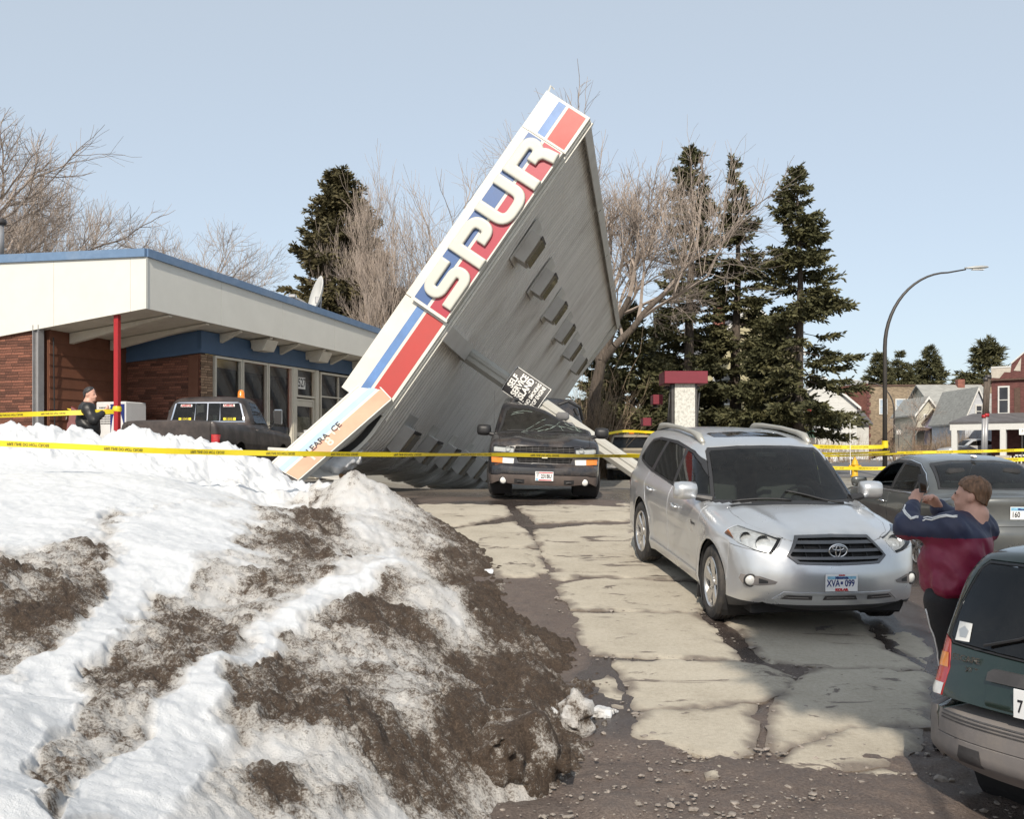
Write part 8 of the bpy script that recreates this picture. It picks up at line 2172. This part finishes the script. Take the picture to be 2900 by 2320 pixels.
for (px, Z, ytop, R, seed, lab) in ((2488, 135, 1006, 3.4, 51, 'small far spruce right behind the street lamp post'), (2546, 140, 1000, 3.6, 52, 'small far spruce just right of the street lamp post'), (2632, 140, 984, 3.4, 53, 'dark pointed far spruce above the brick block roof'), (2792, 110, 960, 4.3, 54, 'big far spruce behind the pole stubs and brick house'), (2454, 150, 1072, 2.6, 55, 'tip of a tiny far spruce over the brick block corner'), (2585, 150, 1035, 1.8, 56, 'slim thin far spruce between two fuller ones')):
    b = base_at(px, Z, 1.5); conifer(lab, b, hgt(ytop, Z, b), R, seed, dens=.5, scale=2.0, tw=6, bare=.12)
# bare trees
G = 'bare trees behind the station roof'
b = base_at(1672, 44, .1); bare_tree('big bare tree with dark twisting limbs behind the canopy corner', b, 13.6, .95, 61, trunk=.36, m='twigs_pale', levels=6, first=.55, kids=(3, 4), ratio=.74, lean=(.10, 0))
b = base_at(1345, 50, .5); bare_tree('bare tree whose crown shows left of the lettered fascia', b, 13.4, .8, 62, trunk=.18, m='twigs_pale', levels=5)
b = base_at(1075, 44, .6); bare_tree('slender many stemmed bare tree right of the wide spruce', b, 10.2, .5, 63, trunk=.09, m='twigs_pale', levels=5, stems=4, upright=1.2)
b = base_at(1180, 46, .6); bare_tree('low leaning bare tree rising beside the fascia edge', b, 7.6, .7, 69, trunk=.09, m='twigs_pale', levels=5, stems=4, upright=1.0)
b = base_at(610, 52, 1.0); bare_tree('round crowned bare tree over the middle of the roof', b, 11.6, 1.05, 64, trunk=.2, m='twigs_pale', levels=6)
b = base_at(345, 55, 1.2); bare_tree('small thin bare tree over the roof corner', b, 10.6, .7, 65, trunk=.14, m='twigs_pale', levels=5, stems=2)
b = base_at(190, 46, 1.2); bare_tree('upright bare tree above the left end of the roof', b, 10.6, .6, 66, trunk=.14, m='twigs_pale', levels=5, stems=3, upright=1.0)
b = base_at(60, 44, 1.2); bare_tree('leaning bare tree behind the metal flue', b, 9.6, .7, 67, trunk=.14, m='twigs_pale', levels=5, stems=2, upright=.8)
b = base_at(-390, 34, .5); bare_tree('near bare tree reaching in from the left edge', b, 12.6, 1.15, 68, trunk=.26, m='twigs_pale', levels=6, lean=(.12, 0))
b = base_at(2585, 78, .2); bare_tree('little pale bare tree before the brick block stairs', b, 4.8, 1.0, 71, trunk=.09, m='twigs_pale', levels=5, bm='bark_pale')
for (px, Z, ytop, sd, lab) in ((2690, 140, 1040, 72, 'hazy far bare tree right of the pointed far spruce'), (2740, 145, 1030, 73, 'wide hazy far bare tree left of the big far spruce'), (2395, 95, 1180, 74, 'thin bare sapling in front of the small pale shop')):
    b = base_at(px, Z, 1.0); bare_tree(lab, b, hgt(ytop, Z, b)*.75, 1.1, sd, trunk=.12, m='twigs_pale', levels=5, twigr=.012)
# brush: thin upright stems in one mass behind the roof, and shrubs by the far houses
def brush(name, label, c, w, d, h, n, seed, m='brush'):
    r = np.random.default_rng(seed); segs = []
    for i in range(n):
        p = np.array([r.normal(0, w/2.2), r.normal(0, d/2.2), 0.0]); dd = np.array([r.normal(0, .22), r.normal(0, .22), 1.0]); L = h*r.uniform(.5, 1.1)
        for k in range(4):
            dd = dd+r.normal(0, .14, 3); dd /= np.linalg.norm(dd); q = p+dd*L/4; segs.append((*p, .012-.002*k, *q, .010-.002*k))
            if k: 
                e = dd+r.normal(0, .6, 3); e /= np.linalg.norm(e); segs.append((*q, .006, *(q+e*L*.22), .003))
            p = q
    V, F = tubes_np(segs, 3); o = mesh_obj(name, V, F, M[m]); o.location = c; tag(o, label, 'bush'); return o
brush('brush_thicket', 'tawny brush thicket behind the station roof beside the fascia', base_at(1060, 40, .6), 5.5, 2.5, 4.4, 1300, 81)
brush('brush_thicket', 'brown vine tangle round the big bare trunk by the canopy', base_at(1660, 43, 0), 1.3, 1.0, 3.6, 300, 82)
brush('shrub', 'tawny leafless shrub mass before the lilac house', base_at(2650, 76, .1), 4.5, 1.6, 1.5, 600, 83)
brush('shrub', 'reddish leafless shrub beside the porch steps', base_at(2712, 75, .1), 1.6, 1.2, 2.0, 220, 84)
brush('shrub', 'brown weeds under the leaning red sign post', base_at(2270, 66, .1), 5, 2, 1.6, 500, 85)
# trees behind the photographer whose shade falls over the silver SUV and the lot
bare_tree('bare tree behind the viewpoint shading the white fascia', Vector((-12.5, 3.0, -1.0)), 11, 1.1, 93, trunk=.3, levels=5)
conifer('high crowned spruce behind the viewpoint, shading the silver SUV', Vector((1.25, -2.4, -1.0)), 11.1, .95, 91, bare=.83, dens=.8, tr=.05, gaps=.6, prof=[(0, .2), (.83, .9), (.9, 1), (.96, .8), (1, .4)])
# ---------------------------------------------------------------- houses along the far streets
def wall_mat(name, c, course=.12, vertical=False, contrast=.25, var=.06, bw=None):
    m, nt, b, out = new_mat(name)
    tc = node(nt, 'ShaderNodeTexCoord')
    br = node(nt, 'ShaderNodeTexBrick'); mp = node(nt, 'ShaderNodeMapping'); nt.links.new(tc.outputs['Object'], mp.inputs[0])
    sx = node(nt, 'ShaderNodeSeparateXYZ'); nt.links.new(mp.outputs[0], sx.inputs[0]); ad = node(nt, 'ShaderNodeMath', operation='ADD'); nt.links.new(sx.outputs[0], ad.inputs[0]); nt.links.new(sx.outputs[1], ad.inputs[1])
    cb_ = node(nt, 'ShaderNodeCombineXYZ'); nt.links.new(ad.outputs[0], cb_.inputs[0]); nt.links.new(sx.outputs[2], cb_.inputs[1]); nt.links.new(cb_.outputs[0], br.inputs['Vector'])
    br.inputs['Scale'].default_value = 1.0; br.inputs['Row Height'].default_value = course; br.inputs['Brick Width'].default_value = bw or 4.0; br.inputs['Mortar Size'].default_value = course*.09
    lo = [q*(1-contrast) for q in c]; br.inputs['Color1'].default_value = rgba([q*(1+var) for q in c]); br.inputs['Color2'].default_value = rgba([q*(1-var*1.5) for q in c]); br.inputs['Mortar'].default_value = rgba(lo)
    n = noise_node(nt, .8, 6, .65, tc.outputs['Object']); col = mixc(nt, ramp(nt, n.outputs[0], [(.45, 0.0), (.75, .35)]).outputs[0], br.outputs[0], [q*.6 for q in c])
    nt.links.new(col, b.inputs['Base Color']); b.inputs['Roughness'].default_value = .85; return m
M['clap_cream'] = wall_mat('clap_cream', (.50, .48, .40), .13); M['clap_yellow'] = wall_mat('clap_yellow', (.42, .38, .24), .14, contrast=.4); M['clap_white'] = wall_mat('clap_white', (.58, .58, .56), .13)
M['clap_lilac'] = wall_mat('clap_lilac', (.44, .40, .50), .13); M['purple'] = wall_mat('clap_purple', (.20, .11, .30), .13); M['clap_blue'] = wall_mat('clap_blue', (.52, .55, .60), .13)
M['brick_far'] = wall_mat('brick_far', (.24, .095, .07), .075, contrast=.15, var=.2, bw=.22); M['brick_brown'] = wall_mat('brick_brown', (.27, .21, .145), .075, contrast=.2, var=.25, bw=.22); M['brick_dark'] = wall_mat('brick_dark', (.13, .05, .045), .075, contrast=-.2, var=.2, bw=.22)
M['shingle_grey'] = wall_mat('shingle_grey', (.33, .33, .31), .14, contrast=.25, var=.12, bw=.3); M['shingle_tan'] = wall_mat('shingle_tan', (.33, .25, .16), .14, contrast=.2, var=.12, bw=.3); M['shingle_dark'] = wall_mat('shingle_dark', (.12, .115, .12), .14, contrast=.2, var=.15, bw=.3)
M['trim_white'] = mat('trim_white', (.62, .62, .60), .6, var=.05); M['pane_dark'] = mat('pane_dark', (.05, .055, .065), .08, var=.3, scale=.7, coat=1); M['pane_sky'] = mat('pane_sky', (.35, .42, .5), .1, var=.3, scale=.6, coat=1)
M['stain_wood'] = mat('stain_wood', (.10, .06, .045), .8, var=.2); M['deck_dark'] = mat('deck_dark', (.06, .035, .035), .8); M['stucco_worn'] = mat('stucco_worn', (.48, .44, .38), .85, var=.15)
def house(name, label, px, Z, dx, dy, hw, hr, yaw, wm, rm, cat='house', axis='x', over=.3, dz=0.0, wins=(), chimney=None, gable_m=None):
    """gabled house; px = pixel of its front left corner; ridge along axis ('x' = along the front, 'y' = front gable)"""
    b = P(px, 1300, Z); b.z = gz(b.x, Z)+dz; t = thing(name, label, cat, b, radians(yaw))
    mb = MB(); mb.box((dx/2, dy/2, hw/2-.5), (dx, dy, hw+1.0)); w_ = mb.build('wall', M[wm], t)
    mb = MB(); th = .12
    if axis == 'x':
        for s_, y0 in ((1, -over), (-1, dy+over)):
            a = [(-over, y0, hw-over*hr/(dy/2)), (dx+over, y0, hw-over*hr/(dy/2)), (dx+over, dy/2, hw+hr), (-over, dy/2, hw+hr)]; mb.prism(a, (0, 0, th))
        g = MB(); g.prism([(0, 0, hw), (0, dy, hw), (0, dy/2, hw+hr-.02)], (.04, 0, 0))
    else:
        for x0 in (-over, dx+over):
            a = [(x0, -over, hw-over*hr/(dx/2)), (x0, dy+over, hw-over*hr/(dx/2)), (dx/2, dy+over, hw+hr), (dx/2, -over, hw+hr)]; mb.prism(a, (0, 0, th))
        g = MB(); g.prism([(0, 0, hw), (dx, 0, hw), (dx/2, 0, hw+hr-.02)], (0, .04, 0))
        tr = MB()
        for x0 in (-over, dx+over): tr.prism([(x0, -over-.03, hw-over*hr/(dx/2)-.12), (dx/2, -over-.03, hw+hr-.12), (dx/2, -over-.03, hw+hr+.1), (x0, -over-.03, hw-over*hr/(dx/2)+.1)], (0, .03, 0))
        tr.build('bargeboard', M['trim_white'], t)
    g.build('gable', M[gable_m or wm], t); rf = mb.build('roof', M[rm], t)
    if chimney: MB().box((chimney[0], chimney[1], chimney[2]/2+hw), (.6, .6, chimney[2]), bev=.03).build('chimney', M['brick_far'], rf)
    for wn in wins: window(t, *wn)
    return t
def window(t, face, u, v, w_, h_, pm='pane_dark', fm='trim_white', dx=0, dy=0):
    """face 'f': front (y=0), 'l': left (x=0), 'r': right (x=dx)"""
    def q(cx, cz, sx, sz, dep, off):
        if face == 'f': return ((cx, -off, cz), (sx, dep, sz))
        return ((-off if face == 'l' else dx+off, cx, cz), (dep, sx, sz))
    c, s_ = q(u, v, w_+.2, h_+.2, .10, .03); f = MB().box(c, s_).build('window', M[fm], t)
    c, s_ = q(u, v, w_, h_, .02, .085); MB().box(c, s_).build('pane', M[pm], f)
    c, s_ = q(u, v, w_, .05, .03, .10); MB().box(c, s_).build('sash_bar', M[fm], f)
# old house behind the spruces
house('wooden_house', 'old yellowish clapboard house hidden behind the three spruces', 1996, 62, 5.4, 9, 6.6, 2.6, 0, 'clap_yellow', 'shingle_dark', axis='y', chimney=(1.0, 1.0, 3.3),
      wins=[('f', 1.0, 4.4, .9, 1.7), ('f', 3.6, 4.2, .9, 1.6), ('f', 1.2, 1.3, 1.2, 1.8, 'pane_dark', 'stain_wood')])
house('white_house', 'white gabled house with green awning seen right of the broad spruce', 2236, 92, 5.5, 8, 4.6, 2.4, -8, 'clap_white', 'shingle_grey', axis='y', wins=[('f', 1.6, 3.2, .9, 1.5), ('f', 3.8, 3.2, .9, 1.5)])
_t = thing('awning', 'dark green awning on the white house wall', 'awning', P(2262, 1240, 90.5)); MB().prism([(-.9, 0, 0), (1.6, 0, 0), (1.6, .9, .6), (-.9, .9, .6)], (0, .05, .03)).build('cloth', mat('awning_green', (.02, .07, .05), .7), _t)
sh_ = house('repair_shop', 'small pale one storey shop with dark roof beside the brick block', 2297, 98, 5.2, 6, 2.35, 1.3, 0, 'clap_white', 'shingle_dark', cat='shop', axis='x', dz=.9, wins=[('f', 2.3, 1.15, .75, .8, 'pane_sky', 'ink_blue')])
# brick apartment block
b = P(2457, 1300, 100); b.z = gz(b.x, 100)+.3
ab = thing('brick_block', 'two storey brick apartment block with outside stair at right', 'apartment building', b, radians(-3))
Wd, Dp, Ht = 12.5, 5.2, 6.55
MB().box((Wd/2, Dp/2, Ht/2-1), (Wd-.02, Dp, Ht+2)).build('front_wall', M['brick_brown'], ab)
# the street side wall stands oblique to the front
sw = MB(); sw.prism([(-3.3, 9.0, -2), (-.06, -.02, -2), (.06, .1, -2), (-3.1, 9.1, -2)], (0, 0, Ht+2.15)); sw.build('side_wall', M['brick_far'], ab)
mb = MB(); mb.prism([(-3.36, 9.0, Ht+.15), (-.1, -.08, Ht+.15), (.1, .1, Ht+.15), (-3.1, 9.1, Ht+.15)], (0, 0, .22)); mb.build('coping', M['trim_white'], ab)
MB().box((Wd/2+.1, -.02, Ht-.05), (Wd, .14, .14)).build('cornice', M['stain_wood'], ab)
for k in range(20): MB().box((.0+(.10 if k % 2 else .04), -.02, -.6+k*.36), (.34 if k % 2 else .22, .1, .30)).build('quoin', M['brick_dark'], ab)
for u in (1.4, 2.95, 4.0, 5.0, 6.05): window(ab, 'f', u, 4.55, .55 if u < 2 else .72, 1.25, 'pane_sky')
for u, v, w_, h_ in ((.25, 4.4, .45, .8), (.52, 4.2, .5, 1.6), (.25, .9, .5, 1.8), (.58, .9, .7, 1.8)):
    p0 = Vector((-3.3, 9.0, 0)).lerp(Vector((-.06, -.02, 0)), u); d = (Vector((-.06, -.02, 0))-Vector((-3.3, 9.0, 0))).normalized(); nr = Vector((-d.y, d.x, 0)); nr = nr if nr.x < 0 else -nr
    Rm = Matrix((d, -nr, UP)).transposed()
    f = MB().box(p0+nr*.03+UP*v, (w_*1.5, .08, h_), R=Rm).build('window', M['trim_white'], ab); MB().box(p0+nr*.08+UP*v, (w_*1.2, .02, h_-.2), R=Rm).build('pane', M['pane_dark'], f)
# stair: stringers, treads, railing with balusters
st_ = thing('outside_stair', 'dark wooden outside stair climbing the brick block wall', 'stairs', ab.matrix_world @ Vector((0, -.4, 0)) if False else P(2457, 1300, 99)); st_.location.z = gz(st_.location.x, 99)+.2
N = 17
for y in (-.1, -1.1): MB().prism([(.2, y, -.2), (4.2, y, 3.55), (4.2, y, 3.25), (.5, y, -.2)], (0, .08, 0)).build('stringer', M['stain_wood'], st_)
for k in range(N): MB().box((.3+k*4.0/N, -.6, .1+k*3.5/N), (.3, 1.0, .05)).build('step', M['stain_wood'], st_)
MB().tube([(.1, -1.12, .95), (4.1, -1.12, 4.6), (6.2, -1.12, 4.6)], .05, 4).build('handrail', M['stain_wood'], st_)
for k in range(24): x = .15+k*4.0/24; MB().box((x, -1.12, .45+k*3.65/24), (.05, .05, 1.0)).build('baluster', M['stain_wood'], st_)
for k in range(12): MB().box((4.2+k*.17, -1.12, 4.1), (.05, .05, 1.0)).build('baluster', M['stain_wood'], st_)
MB().box((5.2, -.6, 3.5), (2.1, 1.1, .12)).build('landing', M['stain_wood'], st_)
for x in (4.25, 6.1): MB().box((x, -1.05, 1.7), (.12, .12, 3.6)).build('landing_post', M['stain_wood'], st_)
# gabled houses between the brick buildings
ha = house('cream_house', 'cream house with grey roof and dark porch right of the stair', 2596, 86, 1.75, 5, 3.45, 1.15, 0, 'clap_cream', 'shingle_grey', axis='y', dz=.4, over=.25, wins=[('f', .9, 2.6, .55, 1.2)])
for nm, o_ in (('porch_roof', MB().prism([(-.9, -1.6, 1.95), (2.3, -1.6, 1.95), (2.3, .1, 2.15), (-.9, .1, 2.15)], (0, 0, .12))), ('porch_rail', MB().box((.7, -1.45, .55), (3.0, .06, .5)))): o_.build(nm, M['stain_wood'], ha)
for x in (-.75, .6, 2.15): MB().box((x, -1.45, .75), (.14, .14, 2.4)).build('porch_post', M['stain_wood'], ha)
house('cream_house', 'main body of the cream house, broad grey roof with gable at left', 2642, 90, 5.0, 6, 4.2, 1.75, 0, 'clap_cream', 'shingle_grey', axis='x', dz=.4, chimney=(3.4, 2.8, 2.3), wins=[('l', 2.0, 3.0, .7, 1.3), ('f', .7, 2.6, .5, 1.2)])
hb = house('lilac_house', 'lilac house with tan shingled roof between cream house and brick house', 2690, 82, 2.3, 4.2, 2.7, 1.15, 6, 'clap_lilac', 'shingle_tan', axis='x', dz=.1, over=.25, gable_m='clap_lilac', wins=[('l', 2.2, 2.4, .6, 1.1), ('f', 1.0, 1.9, .6, 1.1)])
MB().prism([(-.5, -1.6, 1.05), (2.9, -1.6, 1.05), (2.9, .05, 1.75), (-.5, .05, 1.75)], (0, 0, .1)).build('porch_roof', M['shingle_tan'], hb)
mb = MB(); mb.prism([(.6, -1.62, 1.05), (2.9, -1.62, 1.05), (2.9, -1.62, 1.95)], (0, .05, 0)); mb.build('porch_gable', M['purple'], hb); MB().box((1.2, -1.5, .45), (3.3, .08, 1.1)).build('porch_wall', M['brick_dark'], hb)
MB().box((1.2, -1.62, 1.02), (3.5, .1, .14)).build('porch_beam', M['trim_white'], hb)
hc = house('blue_house', 'pale blue house with steep white gable behind the pole stubs', 2733, 76, 1.75, 6, 2.9, 2.05, 0, 'clap_blue', 'shingle_grey', axis='y', dz=.2, over=.2, wins=[('f', .95, 3.35, .35, .75)])
house('blue_house', 'broad grey roofed rear part of the pale blue house', 2762, 79, 3.0, 5, 3.1, 1.7, 0, 'clap_blue', 'shingle_grey', axis='x', dz=.2, over=.2)
# dark brick house with porch at the right edge
b = P(2808, 1300, 70); b.z = gz(b.x, 70)+.15
bh = thing('brick_house', 'dark red brick house with stepped parapet and white columned porch', 'house', b, radians(-38))
Wb = 7.0; Hb = 6.0
MB().box((Wb/2, 3, Hb/2-.3), (Wb, 6, Hb+.6)).build('wall', M['brick_dark'], bh)
mb = MB(); mb.prism([(0, -.02, Hb), (1.2, -.02, Hb), (1.25, -.02, Hb+.25), (2.1, -.02, Hb+.95), (2.95, -.02, Hb+.25), (3.0, -.02, Hb+.05), (Wb, -.02, Hb+.05), (Wb, -.02, Hb-.75), (0, -.02, Hb-.75)], (0, -.06, 0)); mb.build('parapet', M['brick_dark'], bh)
for poly in ([(0, Hb-.05), (1.2, Hb-.05), (1.15, Hb-.35), (.8, Hb-.32), (.5, Hb-.7), (0, Hb-.65)], [(1.35, Hb-.25), (1.8, Hb+.55), (1.75, Hb-.3)], [(2.4, Hb-.25), (2.9, Hb+.1), (2.85, Hb-.3)], [(3.2, Hb-.1), (4.6, Hb-.1), (4.2, Hb-.4), (3.5, Hb-.3)]):
    MB().prism([(x, -.085, z) for x, z in poly], (0, -.01, 0)).build('plaster_patch', M['stucco_worn'], bh)
MB().box((Wb/2, -.1, Hb-.8), (Wb+.1, .16, .1)).build('cornice', M['stain_wood'], bh)
mb = MB()
for a, c in (((0, Hb+.0), (1.2, Hb+.0)), ((1.2, Hb+.2), (2.1, Hb+.98)), ((2.1, Hb+.98), (3.0, Hb+.2)), ((3.0, Hb+.08), (Wb, Hb+.08))):
    MB().prism([(a[0], -.12, a[1]-.04), (c[0], -.12, c[1]-.04), (c[0], -.12, c[1]+.06), (a[0], -.12, a[1]+.06)], (0, .25, 0)).build('coping', M['trim_white'], bh)
window(bh, 'f', .75, 3.9, .5, 1.6); window(bh, 'f', 2.75, 4.0, 1.2, 1.7); MB().box((1.55, -.02, 3.7), (.35, .04, 1.9)).build('bricked_window', M['stain_wood'], bh); MB().box((2.75, -.04, 4.0), (.08, .14, 1.7)).build('mullion', M['trim_white'], bh)
window(bh, 'f', 4.9, 4.0, 1.0, 1.7)
pr = MB(); pr.prism([(-1.9, -2.6, 2.35), (Wb, -2.6, 2.35), (Wb, 0, 2.95), (-1.2, 0, 2.95)], (0, 0, .12)); pr.build('porch_roof', M['shingle_dark'], bh)
MB().box((Wb/2-.9, -2.5, 2.15), (Wb+1.9, .12, .42)).build('porch_beam', M['trim_white'], bh)
for x in (-1.6, 1.3, 4.2): MB().box((x, -2.4, .95), (.34, .34, 2.2), bev=.02).build('porch_column', M['trim_white'], bh)
MB().box((1.3, -2.4, -.15), (.8, .6, 1.0)).build('pier', M['stucco_worn'], bh)
MB().box((Wb/2+1, -2.45, .35), (Wb-2, .1, .1)).build('porch_rail', M['trim_white'], bh)
for k in range(22): MB().box((1.75+k*.2, -2.45, -.05), (.07, .05, .7)).build('baluster', M['trim_white'], bh)
MB().box((Wb/2, -1.2, -.35), (Wb, 2.4, .3)).build('porch_floor', M['deck_dark'], bh)
window(bh, 'f', 2.3, 1.2, .9, 1.7, 'pane_dark', 'stain_wood'); window(bh, 'f', 3.6, 1.1, .9, 1.9, 'pane_dark', 'stain_wood')
for y in (-2.5, -3.1):
    for k in range(5): MB().box((-.9-k*.28, y, -.1-k*.16), (.05, .05, .8)).build('stair_baluster', M['stain_wood'], bh)
    MB().tube([(-.6, y, .45), (-2.2, y, -.45)], .04, 4).build('stair_rail', M['stain_wood'], bh)
for k in range(5): MB().box((-.9-k*.28, -2.8, -.35-k*.17), (.3, .6, .05)).build('porch_step', M['stain_wood'], bh)
# picket fence, wheelie bin, snow remains
fe = thing('picket_fence', 'grey picket fence behind the far pedestrian', 'fence', P(2543, 1276, 94)); fe.location.z = gz(fe.location.x, 94)
for k in range(26): MB().box((k*.14, 0, .5), (.07, .02, 1.0)).build('picket', M['galv'], fe)
for z in (.25, .8): MB().box((1.8, .02, z), (3.7, .03, .06)).build('fence_rail', M['galv'], fe)
bn = thing('wheelie_bin', 'green wheelie bin with pale lid left of the far pedestrian', 'bin', P(2552, 1266, 93)); bn.location.z = gz(bn.location.x, 93)+.3
MB().box((0, 0, .5), (.6, .6, .9), bev=.05).build('tub', mat('bin_green', (.03, .12, .05), .5), bn); MB().box((0, 0, 1.0), (.65, .65, .1), bev=.03).build('lid', mat('bin_lid', (.25, .4, .1), .5), bn)
for (px, py, Z, s_, lab) in ((2338, 1270, 88, 1.3, 'long strip of old snow before the repair shop'), (2520, 1270, 84, .6, 'small snow patch at the foot of the thin far lamp'), (2290, 1268, 70, .8, 'snow remains by the leaning red sign'), (2560, 1272, 90, .5, 'dot of snow by the wheelie bin')):
    V, F = surface_nets(lambda x, y, z: np.sqrt((x/2.2)**2+y**2+(z/.35)**2)-1+.25*fbm(x*1.5, y*1.5, z*2, oct=3, seed=int(px)), (-3, -1.6, -.8), (3, 1.6, .8), .2)
    o = mesh_obj('snow_patch', V*s_, F, M['snow'], smooth=True); q = P(px, py, Z); o.location = (q.x, Z, gz(q.x, Z)+.12); set_attr(o, 'dirt', np.full(len(V), .15)); tag(o, lab, 'snow patch')
